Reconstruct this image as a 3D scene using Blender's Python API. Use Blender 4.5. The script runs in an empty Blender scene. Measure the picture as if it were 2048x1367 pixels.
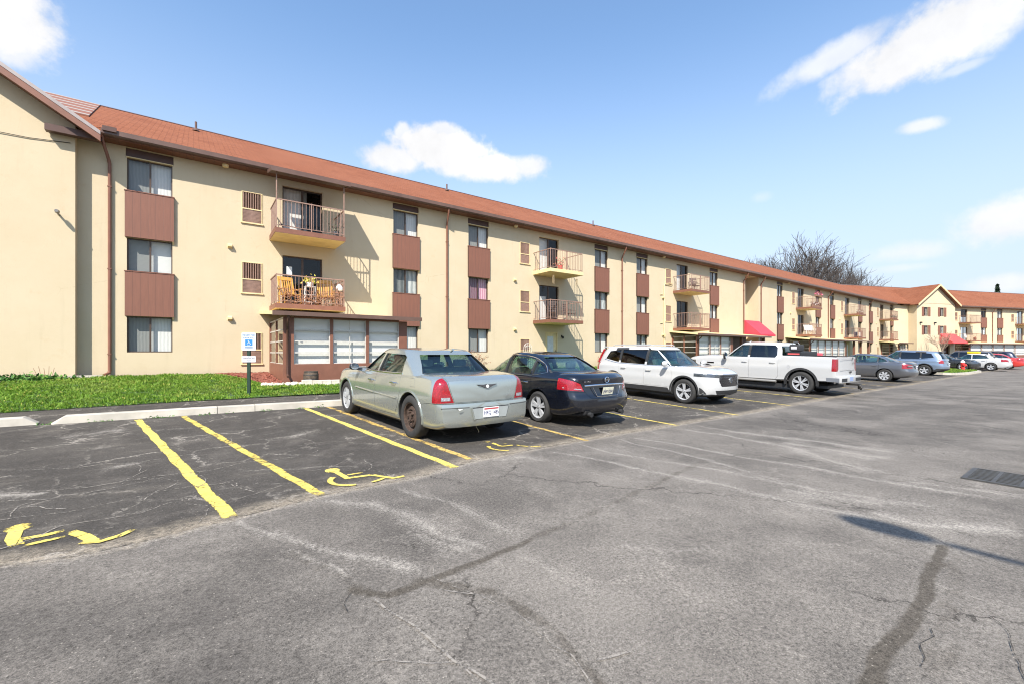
# Apartment complex and its parking lot on a sunny spring day.
# World frame: +X runs along the main facade, +Y points from the camera side to the building, Z up, metres.
import bpy, bmesh, math, random
import numpy as np
from mathutils import Vector, Matrix, Euler, noise as mnoise
random.seed(7)
R = math.radians
scene = bpy.context.scene
COL = scene.collection

# ------------------------------------------------------------------ helpers
def link(o, parent=None):
    COL.objects.link(o)
    if parent is not None:
        o.parent = parent
    return o

def tag(o, label=None, cat=None, group=None, kind=None):
    if label: o['label'] = label
    if cat: o['category'] = cat
    if group: o['group'] = group
    if kind: o['kind'] = kind
    return o

def empty(name, loc=(0, 0, 0), rz=0.0, parent=None):
    o = bpy.data.objects.new(name, None)
    o.empty_display_size = 0.2
    o.location = loc
    o.rotation_euler = (0, 0, rz)
    return link(o, parent)

class MB:
    """collects simple shapes into one mesh"""
    def __init__(s):
        s.v = []; s.f = []; s.m = []
        s.T = None
    def _p(s, p):
        p = Vector(p)
        return tuple(s.T @ p) if s.T is not None else tuple(p)
    def add(s, vs, fs, mi=0):
        b = len(s.v)
        s.v += [s._p(p) for p in vs]
        s.f += [tuple(i + b for i in f) for f in fs]
        s.m += [mi] * len(fs)
        return s
    def box(s, x0, x1, y0, y1, z0, z1, mi=0):
        vs = [(x0,y0,z0),(x1,y0,z0),(x1,y1,z0),(x0,y1,z0),(x0,y0,z1),(x1,y0,z1),(x1,y1,z1),(x0,y1,z1)]
        return s.add(vs, [(0,3,2,1),(4,5,6,7),(0,1,5,4),(1,2,6,5),(2,3,7,6),(3,0,4,7)], mi)
    def cbox(s, x0, x1, y0, y1, z0, z1, c=0.01, mi=0):
        """box with chamfered edges"""
        bm = bmesh.new()
        bmesh.ops.create_cube(bm, size=1)
        for v in bm.verts:
            v.co = Vector(((x0+x1)/2 + v.co.x*(x1-x0), (y0+y1)/2 + v.co.y*(y1-y0), (z0+z1)/2 + v.co.z*(z1-z0)))
        bmesh.ops.bevel(bm, geom=bm.edges[:], offset=c, segments=2, affect='EDGES', profile=0.6)
        bm.verts.ensure_lookup_table()
        vs = [tuple(v.co) for v in bm.verts]; fs = [[v.index for v in f.verts] for f in bm.faces]
        bm.free()
        return s.add(vs, fs, mi)
    def quad(s, a, b, c, d, mi=0):
        return s.add([a, b, c, d], [(0, 1, 2, 3)], mi)
    def prism(s, poly, axis, a, b, mi=0):
        """poly: list of 2d points, extruded along axis from a to b. axis x: (y,z); y: (x,z); z: (x,y)"""
        n = len(poly)
        def P(p, t):
            if axis == 'x': return (t, p[0], p[1])
            if axis == 'y': return (p[0], t, p[1])
            return (p[0], p[1], t)
        area = sum(poly[i][0]*poly[(i+1) % n][1]-poly[(i+1) % n][0]*poly[i][1] for i in range(n))
        ccw = area > 0
        if axis == 'y': ccw = not ccw
        if a > b: a, b = b, a
        q = list(poly) if ccw else list(poly)[::-1]
        vs = [P(p, a) for p in q] + [P(p, b) for p in q]
        fs = [tuple(range(n))[::-1], tuple(range(n, 2*n))]
        for i in range(n):
            j = (i+1) % n
            fs.append((i, j, n+j, n+i))
        return s.add(vs, fs, mi)
    def tube(s, pts, r, n=6, mi=0, caps=True, r1=None):
        pts = [Vector(p) for p in pts]
        rings = []
        k = len(pts)
        prev = None
        vs = []
        for i, p in enumerate(pts):
            d = (pts[min(i+1, k-1)] - pts[max(i-1, 0)])
            if d.length < 1e-9: d = Vector((0, 0, 1))
            d.normalize()
            a = Vector((0, 0, 1)) if abs(d.z) < 0.9 else Vector((1, 0, 0))
            if prev is not None:
                x = prev - d * prev.dot(d)
                if x.length < 1e-6: x = d.cross(a)
            else:
                x = d.cross(a)
            x.normalize(); prev = x
            y = d.cross(x)
            rr = r if r1 is None else r + (r1 - r) * i / max(1, k-1)
            for j in range(n):
                t = 2*math.pi*(j+0.5)/n
                vs.append(p + (x*math.cos(t) + y*math.sin(t))*rr)
        fs = []
        for i in range(k-1):
            for j in range(n):
                a = i*n+j; b = i*n+(j+1) % n
                fs.append((a, b, b+n, a+n))
        if caps:
            fs.append(tuple(range(n))[::-1]); fs.append(tuple(range((k-1)*n, k*n)))
        return s.add(vs, fs, mi)
    def bar(s, a, b, w, h=None, mi=0):
        return s.tube([a, b], w*0.7071, 4, mi)
    def lathe(s, prof, n=32, axis='z', c=(0, 0, 0), mi=0, close=False):
        """prof list of (r, t)"""
        vs = []; fs = []
        k = len(prof)
        for (r, t) in prof:
            for j in range(n):
                a = 2*math.pi*j/n
                if axis == 'z': p = (r*math.cos(a), r*math.sin(a), t)
                elif axis == 'y': p = (r*math.cos(a), t, r*math.sin(a))
                else: p = (t, r*math.cos(a), r*math.sin(a))
                vs.append((p[0]+c[0], p[1]+c[1], p[2]+c[2]))
        for i in range(k-1 if not close else k):
            i2 = (i+1) % k
            for j in range(n):
                a = i*n+j; b = i*n+(j+1) % n; c2 = i2*n+(j+1) % n; d = i2*n+j
                fs.append((a, b, c2, d) if axis != 'y' else (a, d, c2, b))
        return s.add(vs, fs, mi)
    def mesh(s, name, mats, smooth=None, merge=False):
        me = bpy.data.meshes.new(name)
        me.from_pydata(s.v, [], s.f)
        for m in (mats if isinstance(mats, (list, tuple)) else [mats]):
            me.materials.append(m)
        if len(me.materials) > 1:
            me.polygons.foreach_set('material_index', s.m)
        if merge:
            bm = bmesh.new(); bm.from_mesh(me)
            bmesh.ops.remove_doubles(bm, verts=bm.verts, dist=0.0005)
            bmesh.ops.recalc_face_normals(bm, faces=bm.faces)
            bm.to_mesh(me); bm.free()
        if smooth is not None:
            me.shade_smooth(); me.set_sharp_from_angle(angle=R(smooth))
        me.update()
        return me
    def build(s, name, mats, parent=None, smooth=None, merge=False, loc=None):
        o = bpy.data.objects.new(name, s.mesh(name, mats, smooth, merge))
        if loc: o.location = loc
        return link(o, parent)

# ------------------------------------------------------------------ node helpers
class NT:
    def __init__(s, name, disp=False):
        s.m = bpy.data.materials.new(name)
        s.m.use_nodes = True
        s.t = s.m.node_tree
        s.t.nodes.clear()
        s.out = s.t.nodes.new('ShaderNodeOutputMaterial')
        s.b = s.t.nodes.new('ShaderNodeBsdfPrincipled')
        s.t.links.new(s.b.outputs[0], s.out.inputs[0])
    def n(s, typ, **kw):
        nd = s.t.nodes.new(typ)
        for k, v in kw.items(): setattr(nd, k, v)
        return nd
    def l(s, a, b): s.t.links.new(a, b)
    def setin(s, sock, v):
        if hasattr(v, 'is_output') or isinstance(v, bpy.types.NodeSocket): s.l(v, sock)
        else: sock.default_value = v
    def coord(s, kind='Object'):
        return s.n('ShaderNodeTexCoord').outputs[kind]
    def mapping(s, vec, scale=(1, 1, 1), rot=(0, 0, 0), loc=(0, 0, 0)):
        m = s.n('ShaderNodeMapping'); s.l(vec, m.inputs[0])
        m.inputs['Scale'].default_value = scale; m.inputs['Rotation'].default_value = rot; m.inputs['Location'].default_value = loc
        return m.outputs[0]
    def noise(s, vec, scale=5, detail=3, rough=0.55, dist=0.0, out=0):
        nd = s.n('ShaderNodeTexNoise'); s.l(vec, nd.inputs['Vector'])
        nd.inputs['Scale'].default_value = scale; nd.inputs['Detail'].default_value = detail
        nd.inputs['Roughness'].default_value = rough; nd.inputs['Distortion'].default_value = dist
        return nd.outputs[out]
    def vor(s, vec, scale=5, feature='F1', out='Distance', rand=1.0):
        nd = s.n('ShaderNodeTexVoronoi'); nd.feature = feature; s.l(vec, nd.inputs['Vector'])
        nd.inputs['Scale'].default_value = scale
        if 'Randomness' in nd.inputs: nd.inputs['Randomness'].default_value = rand
        return nd.outputs[out]
    def ramp(s, fac, stops):
        nd = s.n('ShaderNodeValToRGB'); s.l(fac, nd.inputs[0])
        cr = nd.color_ramp
        while len(cr.elements) < len(stops): cr.elements.new(0.5)
        for e, (p, c) in zip(cr.elements, stops):
            e.position = p
            if isinstance(c, (int, float)): c = (c, c, c)
            e.color = (c[0], c[1], c[2], 1)
        return nd.outputs[0]
    def mr(s, v, a, b, c=0.0, d=1.0, smooth=False):
        nd = s.n('ShaderNodeMapRange'); s.l(v, nd.inputs[0])
        if smooth: nd.interpolation_type = 'SMOOTHSTEP'
        for i, x in enumerate((a, b, c, d)): nd.inputs[i+1].default_value = x
        return nd.outputs[0]
    def math(s, op, a, b=None, c=None, clamp=False):
        nd = s.n('ShaderNodeMath', operation=op); nd.use_clamp = clamp
        for i, x in enumerate((a, b, c)):
            if x is None: continue
            s.setin(nd.inputs[i], x)
        return nd.outputs[0]
    def mix(s, fac, a, b, mode='MIX'):
        nd = s.n('ShaderNodeMix'); nd.data_type = 'RGBA'; nd.blend_type = mode
        s.setin(nd.inputs[0], fac)
        for sock, v in ((nd.inputs[6], a), (nd.inputs[7], b)):
            if isinstance(v, (tuple, list)): sock.default_value = (v[0], v[1], v[2], 1)
            else: s.l(v, sock)
        return nd.outputs[2]
    def attr(s, name, out='Fac'):
        nd = s.n('ShaderNodeAttribute'); nd.attribute_name = name
        return nd.outputs[out]
    def bump(s, h, strength=0.3, dist=0.01, normal=None):
        nd = s.n('ShaderNodeBump'); s.l(h, nd.inputs['Height'])
        nd.inputs['Strength'].default_value = strength; nd.inputs['Distance'].default_value = dist
        if normal is not None: s.l(normal, nd.inputs['Normal'])
        s.l(nd.outputs[0], s.b.inputs['Normal'])
        return nd.outputs[0]
    def base(s, c):
        if isinstance(c, (tuple, list)): s.b.inputs['Base Color'].default_value = (c[0], c[1], c[2], 1)
        else: s.l(c, s.b.inputs['Base Color'])
        return s
    def p(s, **kw):
        for k, v in kw.items():
            k = {'rough': 'Roughness', 'metal': 'Metallic', 'coat': 'Coat Weight', 'coatr': 'Coat Roughness', 'spec': 'Specular IOR Level',
                 'ior': 'IOR', 'trans': 'Transmission Weight', 'alpha': 'Alpha', 'sss': 'Subsurface Weight'}[k]
            s.setin(s.b.inputs[k], v)
        return s

def simple(name, col, rough=0.5, metal=0.0, var=0.08, scale=6.0, bump=0.0, bscale=60, coat=0.0):
    t = NT(name)
    co = t.coord()
    n = t.noise(co, scale, 4)
    c = t.mix(t.mr(n, 0.3, 0.7), tuple(x*(1-var) for x in col), tuple(min(1, x*(1+var)) for x in col))
    t.base(c).p(rough=rough, metal=metal, coat=coat)
    if bump: t.bump(t.noise(co, bscale, 4), bump, 0.01)
    return t.m

# ------------------------------------------------------------------ camera, sun, sky
EYE = 1.45
YAW = math.atan2(0.5863, 0.8101)
cam = bpy.data.cameras.new('camera')
cam.sensor_width = 36.0
cam.lens = 36.0*880/2048
cam.shift_y = 20.5/2048
cam.clip_start = 0.05; cam.clip_end = 6000
co_ = bpy.data.objects.new('camera', cam)
co_.location = (0, 0, EYE); co_.rotation_euler = (math.pi/2, 0, -YAW)
link(co_)
scene.camera = co_

SUN_TO = Vector((-1.54, -1.5, 2.2)).normalized()
sun = bpy.data.lights.new('sun', 'SUN')
sun.energy = 4.4; sun.angle = R(0.53); sun.color = (1.0, 0.95, 0.87)
so = bpy.data.objects.new('sun', sun)
so.rotation_euler = (-SUN_TO).to_track_quat('-Z', 'Y').to_euler()
so.location = (0, 0, 60)
link(so)

def dirpx(px, py):
    x = (px-1024)/880; y = (704-py)/880
    return Vector((0.8101*x+0.5863, -0.5863*x+0.8101, y)).normalized()

w = bpy.data.worlds.new('World'); scene.world = w
w.use_nodes = True
def build_world():
    t = w.node_tree; t.nodes.clear()
    N = t.nodes.new; L = t.links.new
    out = N('ShaderNodeOutputWorld'); bg = N('ShaderNodeBackground')
    sky = N('ShaderNodeTexSky'); sky.sky_type = 'NISHITA'; sky.sun_disc = False
    sky.sun_elevation = math.asin(SUN_TO.z)
    sky.sun_rotation = math.atan2(SUN_TO.x, SUN_TO.y)
    sky.air_density = SKY_AIR; sky.dust_density = SKY_DUST; sky.ozone_density = SKY_OZ; sky.altitude = 200
    tc = N('ShaderNodeTexCoord')
    D = tc.outputs['Generated']
    def mth(op, a, b=None, cl=False):
        n = N('ShaderNodeMath'); n.operation = op; n.use_clamp = cl
        for i, x in enumerate((a, b)):
            if x is None: continue
            if isinstance(x, (int, float)): n.inputs[i].default_value = x
            else: L(x, n.inputs[i])
        return n.outputs[0]
    nz = N('ShaderNodeTexNoise'); nz.inputs['Scale'].default_value = 7.0; nz.inputs['Detail'].default_value = 7; nz.inputs['Roughness'].default_value = 0.62
    L(D, nz.inputs['Vector'])
    nz2 = N('ShaderNodeTexNoise'); nz2.inputs['Scale'].default_value = 26.0; nz2.inputs['Detail'].default_value = 6; nz2.inputs['Roughness'].default_value = 0.6
    L(D, nz2.inputs['Vector'])
    # clouds: blobs given as sky directions, tangential half sizes, tilt and density
    total = None
    for (px, py, a, b, tilt, dens, soft) in CLOUDS:
        d = dirpx(px, py)
        rho = ((px-1024)**2+(py-704)**2)/880.0**2     # wide angle lens: angular size shrinks off axis
        a /= 1+.38*rho; b /= (1+rho)**.22
        e1 = Vector((d.y, -d.x, 0)).normalized(); e2 = e1.cross(d).normalized()
        ct, st = math.cos(R(tilt)), math.sin(R(tilt))
        g1 = e1*ct + e2*st; g2 = e2*ct - e1*st
        def dot(vv):
            n = N('ShaderNodeVectorMath'); n.operation = 'DOT_PRODUCT'; L(D, n.inputs[0]); n.inputs[1].default_value = vv
            return n.outputs['Value']
        q1 = mth('DIVIDE', dot(g1), a/880.0); q2 = mth('DIVIDE', dot(g2), b/880.0)
        front = mth('GREATER_THAN', dot(d), 0.0)
        r2 = mth('ADD', mth('MULTIPLY', q1, q1), mth('MULTIPLY', q2, q2))
        r2 = mth('SQRT', r2)
        nn = mth('ADD', mth('MULTIPLY', mth('SUBTRACT', nz.outputs[0], 0.5), 1.05), mth('MULTIPLY', mth('SUBTRACT', nz2.outputs[0], 0.5), 0.75))
        v = mth('ADD', mth('SUBTRACT', 1.0, r2), nn)
        mr = N('ShaderNodeMapRange'); mr.interpolation_type = 'SMOOTHSTEP'; L(v, mr.inputs[0])
        mr.inputs[1].default_value = 0.0; mr.inputs[2].default_value = soft; mr.inputs[3].default_value = 0.0; mr.inputs[4].default_value = dens
        m = mth('MULTIPLY', mr.outputs[0], front)
        total = m if total is None else mth('MAXIMUM', total, m)
    # thin pale veil towards the horizon
    sep = N('ShaderNodeSeparateXYZ'); L(D, sep.inputs[0])
    mrh = N('ShaderNodeMapRange'); mrh.interpolation_type = 'SMOOTHSTEP'; L(sep.outputs['Z'], mrh.inputs[0])
    for i, x in enumerate((0.0, 0.62, VEIL, 0.0)): mrh.inputs[i+1].default_value = x
    shade = N('ShaderNodeMapRange'); L(nz.outputs[0], shade.inputs[0])
    for i, x in enumerate((0.3, 0.65, 0.84, 1.0)): shade.inputs[i+1].default_value = x
    cl = N('ShaderNodeMix'); cl.data_type = 'RGBA'; cl.blend_type = 'MULTIPLY'; cl.inputs[0].default_value = 1.0
    cl.inputs[6].default_value = (CLOUD[0], CLOUD[1], CLOUD[2], 1); L(shade.outputs[0], cl.inputs[7])
    tint = N('ShaderNodeMix'); tint.data_type = 'RGBA'; tint.blend_type = 'MULTIPLY'; tint.inputs[0].default_value = 1.0
    L(sky.outputs[0], tint.inputs[6]); tint.inputs[7].default_value = (*SKY_TINT, 1)
    mv = N('ShaderNodeMix'); mv.data_type = 'RGBA'
    L(mrh.outputs[0], mv.inputs[0]); L(tint.outputs[2], mv.inputs[6]); mv.inputs[7].default_value = (*VEILC, 1)
    mx = N('ShaderNodeMix'); mx.data_type = 'RGBA'
    L(total, mx.inputs[0]); L(mv.outputs[2], mx.inputs[6]); L(cl.outputs[2], mx.inputs[7])
    L(mx.outputs[2], bg.inputs[0]); bg.inputs[1].default_value = SKY_STR
    L(bg.outputs[0], out.inputs[0])
SKY_STR = 0.15; SKY_AIR = 1.0; SKY_DUST = 0.6; SKY_OZ = 1.5
SKY_TINT = (0.95, 1.04, 1.06)
CLOUD = (3.85, 3.85, 3.9); VEIL = 0.95; VEILC = (2.5, 2.78, 3.2)
# (px, py) name the direction as seen on the photograph, sizes in the same angular unit
CLOUDS = [
    (5, 25, 118, 86, -20, 1.0, 0.45), (25, 95, 58, 40, -10, 0.85, 0.55),
    (880, 300, 112, 46, -4, 1.0, 0.35), (785, 318, 80, 34, 0, 0.97, 0.5), (965, 335, 150, 30, -3, 0.98, 0.5), (1050, 336, 66, 24, 5, 0.92, 0.6), (806, 268, 22, 26, 0, 0.85, 0.5), (888, 262, 40, 22, 0, 0.9, 0.5),
    (1850, 82, 185, 64, 14, 0.97, 0.45), (1680, 108, 135, 28, 14, 0.78, 0.7), (1965, 34, 110, 58, 18, 0.92, 0.6), (1765, 122, 125, 40, 12, 0.88, 0.6), (1850, 14, 100, 12, 14, 0.4, 0.9),
    (1840, 252, 44, 14, -4, 0.8, 0.7), (1922, 136, 50, 10, 3, 0.5, 0.8),
    (2020, 440, 105, 46, 4, 0.9, 0.6), (1820, 503, 85, 22, 0, 0.6, 0.8), (1800, 536, 60, 10, 0, 0.4, 0.9), (2010, 566, 90, 20, 0, 0.7, 0.8), (1522, 395, 24, 12, 0, 0.25, 1.0),
]
build_world()
scene.render.engine = 'CYCLES'
scene.cycles.use_denoising = True
scene.cycles.pixel_filter_type = 'BLACKMAN_HARRIS'; scene.cycles.filter_width = 1.1
try:
    scene.cycles.denoiser = 'OPENIMAGEDENOISE'
    scene.cycles.denoising_input_passes = 'RGB_ALBEDO_NORMAL'
except Exception: pass
scene.cycles.max_bounces = 6; scene.cycles.transparent_max_bounces = 12
scene.cycles.glossy_bounces = 3; scene.cycles.transmission_bounces = 4; scene.cycles.diffuse_bounces = 3
scene.cycles.caustics_reflective = False; scene.cycles.caustics_refractive = False
vs = scene.view_settings
vs.view_transform = 'Standard'; vs.look = 'None'; vs.exposure = 0.92; vs.gamma = 1.0; vs.use_curve_mapping = False
# ------------------------------------------------------------------ ground
def ginterp(x, xs, ys): return np.interp(x, xs, ys)
def gz(u, v):
    b = np.interp(u, [-10, 0, 3, 7, 12, 30, 60], [.06, .06, .04, -.035, -.07, -.12, -.13])
    return b + np.interp(v, [5, 11.3, 13.2, 19.5], [-.0475, .11, .205, .62])

def axis_pts(segs):
    out = []
    for a, b, st in segs:
        n = max(1, int(round((b-a)/st)))
        out += list(np.linspace(a, b, n, endpoint=False))
    out.append(segs[-1][1])
    return np.array(out)

def seg_dist(U, V, pts):
    """distance to polyline and 0..1 position along it"""
    best = np.full(U.shape, 1e9); pos = np.zeros(U.shape)
    pts = np.array(pts); n = len(pts)-1
    for i in range(n):
        a = pts[i]; d = pts[i+1]-a; L2 = (d**2).sum()+1e-12
        t = np.clip(((U-a[0])*d[0]+(V-a[1])*d[1])/L2, 0, 1)
        dd = np.hypot(U-a[0]-t*d[0], V-a[1]-t*d[1])
        m = dd < best
        best = np.where(m, dd, best); pos = np.where(m, (i+t)/n, pos)
    return best, pos

BOUND = [(-30, 3.6), (-1.058, 4.431), (-0.709, 4.32), (-0.3, 4.36), (0.3, 4.513), (1.075, 4.728), (2.139, 4.8), (3.0, 5.08), (4.467, 5.264), (5.445, 5.338), (6.747, 5.45), (8.489, 5.485), (10.948, 5.522), (17.79, 5.79), (31.375, 6.09), (150, 8.0)]
# pale dust washed out of the cracks: (points, half width at start, half width at end, strength)
DUST = [
    ([(.31, 4.51), (.47, 3.99), (.57, 3.83), (.70, 3.60), (.855, 3.31), (1.01, 3.08), (1.22, 2.63)], .035, .09, .62),
    ([(.58, 3.58), (.67, 3.30), (.76, 3.20), (.80, 2.88)], .04, .05, .55),
    ([(1.015, 4.565), (1.367, 4.25), (1.53, 3.81), (1.60, 3.15), (1.745, 2.86), (1.741, 2.69)], .07, .19, .62),
    ([(1.45, 3.3), (1.55, 3.0), (1.66, 2.75)], .16, .16, .5),
    ([(1.73, 4.6), (1.856, 4.16), (2.037, 3.78), (2.06, 3.26), (2.07, 2.82), (2.17, 2.75)], .06, .14, .5),
    ([(3.38, 4.92), (3.74, 4.98), (3.86, 4.55)], .10, .14, .6),
    ([(5.09, 5.2), (5.06, 4.48), (5.21, 3.74), (5.48, 3.02), (5.475, 2.3), (5.6, 1.67)], .03, .13, .55),
    ([(4.3, 5.05), (4.49, 4.55), (4.61, 3.88), (4.62, 3.45), (4.85, 2.63), (4.79, 2.12), (4.9, 1.6), (5.09, .99)], .03, .16, .62),
    ([(6.05, 5.26), (5.93, 4.74), (5.97, 4.29), (5.88, 3.45), (5.62, 2.59), (5.5, 1.96), (5.71, 1.38), (6.1, .92)], .03, .16, .55),
    ([(6.3, 5.2), (6.5, 4.43), (6.49, 3.22), (6.65, 2.37), (6.6, 1.77), (6.69, 1.3), (6.8, .75)], .04, .10, .7),
    ([(7.91, 5.17), (8.05, 4.44), (7.91, 3.77), (7.86, 3.06), (7.3, 2.38), (7.1, 1.63)], .04, .22, .62),
    ([(8.59, 5.26), (8.56, 4.28), (8.68, 3.53), (8.79, 2.86), (8.8, 1.86)], .05, .30, .68),
    ([(8.2, 3.4), (8.2, 2.6), (8.1, 1.9)], .45, .45, .55),
    ([(5.14, 1.38), (5.1, .99), (5.36, .81), (5.64, .48)], .22, .14, .75),
    ([(5.2, 2.2), (5.5, 1.5), (6.0, 1.0)], .45, .3, .45),
    ([(6.9, 1.5), (7.1, .8), (7.2, .2)], .2, .2, .5),
    ([(1.9, 2.5), (1.95, 2.1), (2.0, 1.8)], .12, .2, .35),
    ([(.95, 2.1), (1.0, 1.7), (1.15, 1.4)], .10, .12, .3),
    ([(2.6, 2.2), (2.9, 1.9), (3.2, 1.8)], .25, .25, .3),
    ([(-.6, 9.2), (-.5, 9.6), (.2, 9.6)], .25, .15, .3), ([(-1.7, 9.6), (-1.2, 9.9), (-.9, 10.0)], .3, .25, .55), ([(-1.2, 8.4), (-1.0, 8.5)], .12, .12, .4),
    ([(1.1, 9.9), (1.9, 10.6)], .12, .12, .4), ([(1.3, 7.9), (1.75, 8.3)], .16, .14, .5),
    ([(-2.1, 6.55), (-1.5, 6.45), (-1.15, 6.3)], .16, .05, 1.0), ([(-.75, 7.15), (-.55, 7.2)], .12, .1, .55),
    ([(-30, 3.6), (-1.06, 4.40), (-.35, 4.33), (.3, 4.47), (1.07, 4.69), (2.1, 4.77), (3.0, 5.04), (4.4, 5.22), (5.4, 5.3), (6.7, 5.42), (8.5, 5.45), (10.9, 5.49), (17.8, 5.76)], .08, .10, .42),
]
# dark sealant bands
SEAL = [
    ([(.57, 3.50), (.69, 3.15), (.79, 2.80), (.86, 2.65)], .07, .05, .32),
    ([(.80, 2.72), (.86, 2.63), (.95, 2.56), (1.2, 2.58), (1.59, 2.60), (2.13, 2.69)], .04, .035, .66),
    ([(2.13, 2.69), (2.74, 2.77), (5.6, 3.36), (5.72, 3.4)], .045, .05, .35),
    ([(1.15, 2.58), (1.29, 2.44), (1.44, 2.25), (1.49, 2.06), (1.52, 1.86), (1.50, 1.69), (1.475, 1.57), (1.45, 1.4), (1.42, 1.2)], .06, .03, .44),
    ([(4.66, .80), (3.857, .734), (3.26, .666), (2.885, .664), (2.6, .663), (2.3, .645), (1.6, .6)], .03, .045, .85),
    ([(4.56, .695), (3.75, .60), (3.3, .56), (2.9, .517), (2.64, .475), (1.8, .4)], .05, .05, .28),
    ([(4.3, .66), (3.6, .56), (3.0, .47), (2.5, .40)], .02, .02, .3),
    ([(30, 2.6), (9.6, .55), (8.9, .3)], .06, .03, .3),
]
# thin pale cracks in the lot surface and the drive
CRACK = [
    [(-1.55, 6.5), (-.9, 6.27), (-.42, 6.4), (.08, 6.35), (.54, 6.51), (1.2, 6.5)], [(-2.6, 7.8), (-1.82, 7.63), (-1.17, 7.28), (-.88, 7.35), (-.66, 7.21), (.1, 7.4)],
    [(-1.48, 6.2), (-1.13, 6.03), (-.6, 6.17), (-.13, 6.35)], [(-.39, 5.44), (-.33, 5.72), (-.12, 6.01)],
    [(-1.3, 5.2), (-.86, 5.13), (-.38, 5.11), (-.17, 5.3), (.12, 4.98), (.23, 5.07)], [(-1.28, 5.5), (-1.29, 5.92), (-1.18, 6.05)],
    [(.32, 5.06), (.52, 5.18), (.85, 5.34), (1.1, 5.3)], [(.99, 6.8), (1.5, 7.1), (2.0, 7.16), (2.4, 7.4)], [(.9, 5.75), (1.3, 5.7), (1.7, 5.35), (2.1, 5.3)],
    [(1.45, 2.0), (1.456, 1.81), (1.42, 1.635), (1.456, 1.536), (1.43, 1.455), (1.41, 1.35), (1.36, 1.1)], [(1.2, 2.45), (1.36, 2.22), (1.45, 2.0)],
    [(.86, 2.6), (.92, 2.2), (1.0, 1.8), (1.1, 1.5), (1.1, 1.3)],
    [(5.3, 6.6), (5.9, 6.3), (6.9, 6.0), (7.6, 5.6)], [(8.9, 7.2), (9.4, 6.4), (10.2, 6.3)], [(3.1, 6.2), (3.8, 6.35), (4.6, 5.9), (5.3, 5.9)],
    [(-2.2, 5.3), (-1.5, 5.6), (-.9, 5.5), (-.2, 5.75), (.4, 5.7)], [(-.2, 8.4), (.5, 8.2), (1.2, 8.35)],
]
DARKCRACK = [
    [(3.19, .598), (3.08, .562), (2.95, .58), (2.825, .545), (2.69, .526)], [(3.63, .452), (3.47, .368), (3.25, .315), (3.13, .262), (2.9, .2)],
    [(-1.3, 4.36), (-.709, 4.34), (-.3, 4.38), (.3, 4.53), (1.075, 4.745), (1.6, 4.76), (2.139, 4.815), (3.0, 5.09), (4.467, 5.27), (5.4, 5.35)],
    [(5.9, 4.3), (5.6, 2.6), (6.1, 1.9), (6.5, .9)], [(6.45, 3.3), (6.7, 2.3), (6.65, 1.6), (7.2, 1.2)], [(9.4, 2.0), (8.7, 1.7), (8.4, 1.14)], [(4.9, .95), (4.6, .7), (4.5, .5)],
    [(.8, 2.75), (.72, 2.6), (.7, 2.45)], [(1.6, 2.52), (1.62, 2.42)],
]

def wob(pts, amp, step=0.06, seed=0):
    """resample a polyline and let it wander"""
    rnd = random.Random(seed)
    out = []
    for i in range(len(pts)-1):
        a = Vector((*pts[i], 0)); b = Vector((*pts[i+1], 0))
        n = max(1, int((b-a).length/step))
        for k in range(n):
            p = a.lerp(b, k/n)
            q = mnoise.noise_vector(Vector((p.x*9, p.y*9, seed*3.1)))*amp + mnoise.noise_vector(Vector((p.x*2.6, p.y*2.6, seed*1.7)))*amp*2.0
            out.append((p.x+q.x, p.y+q.y))
    out.append(pts[-1])
    return out

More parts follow.
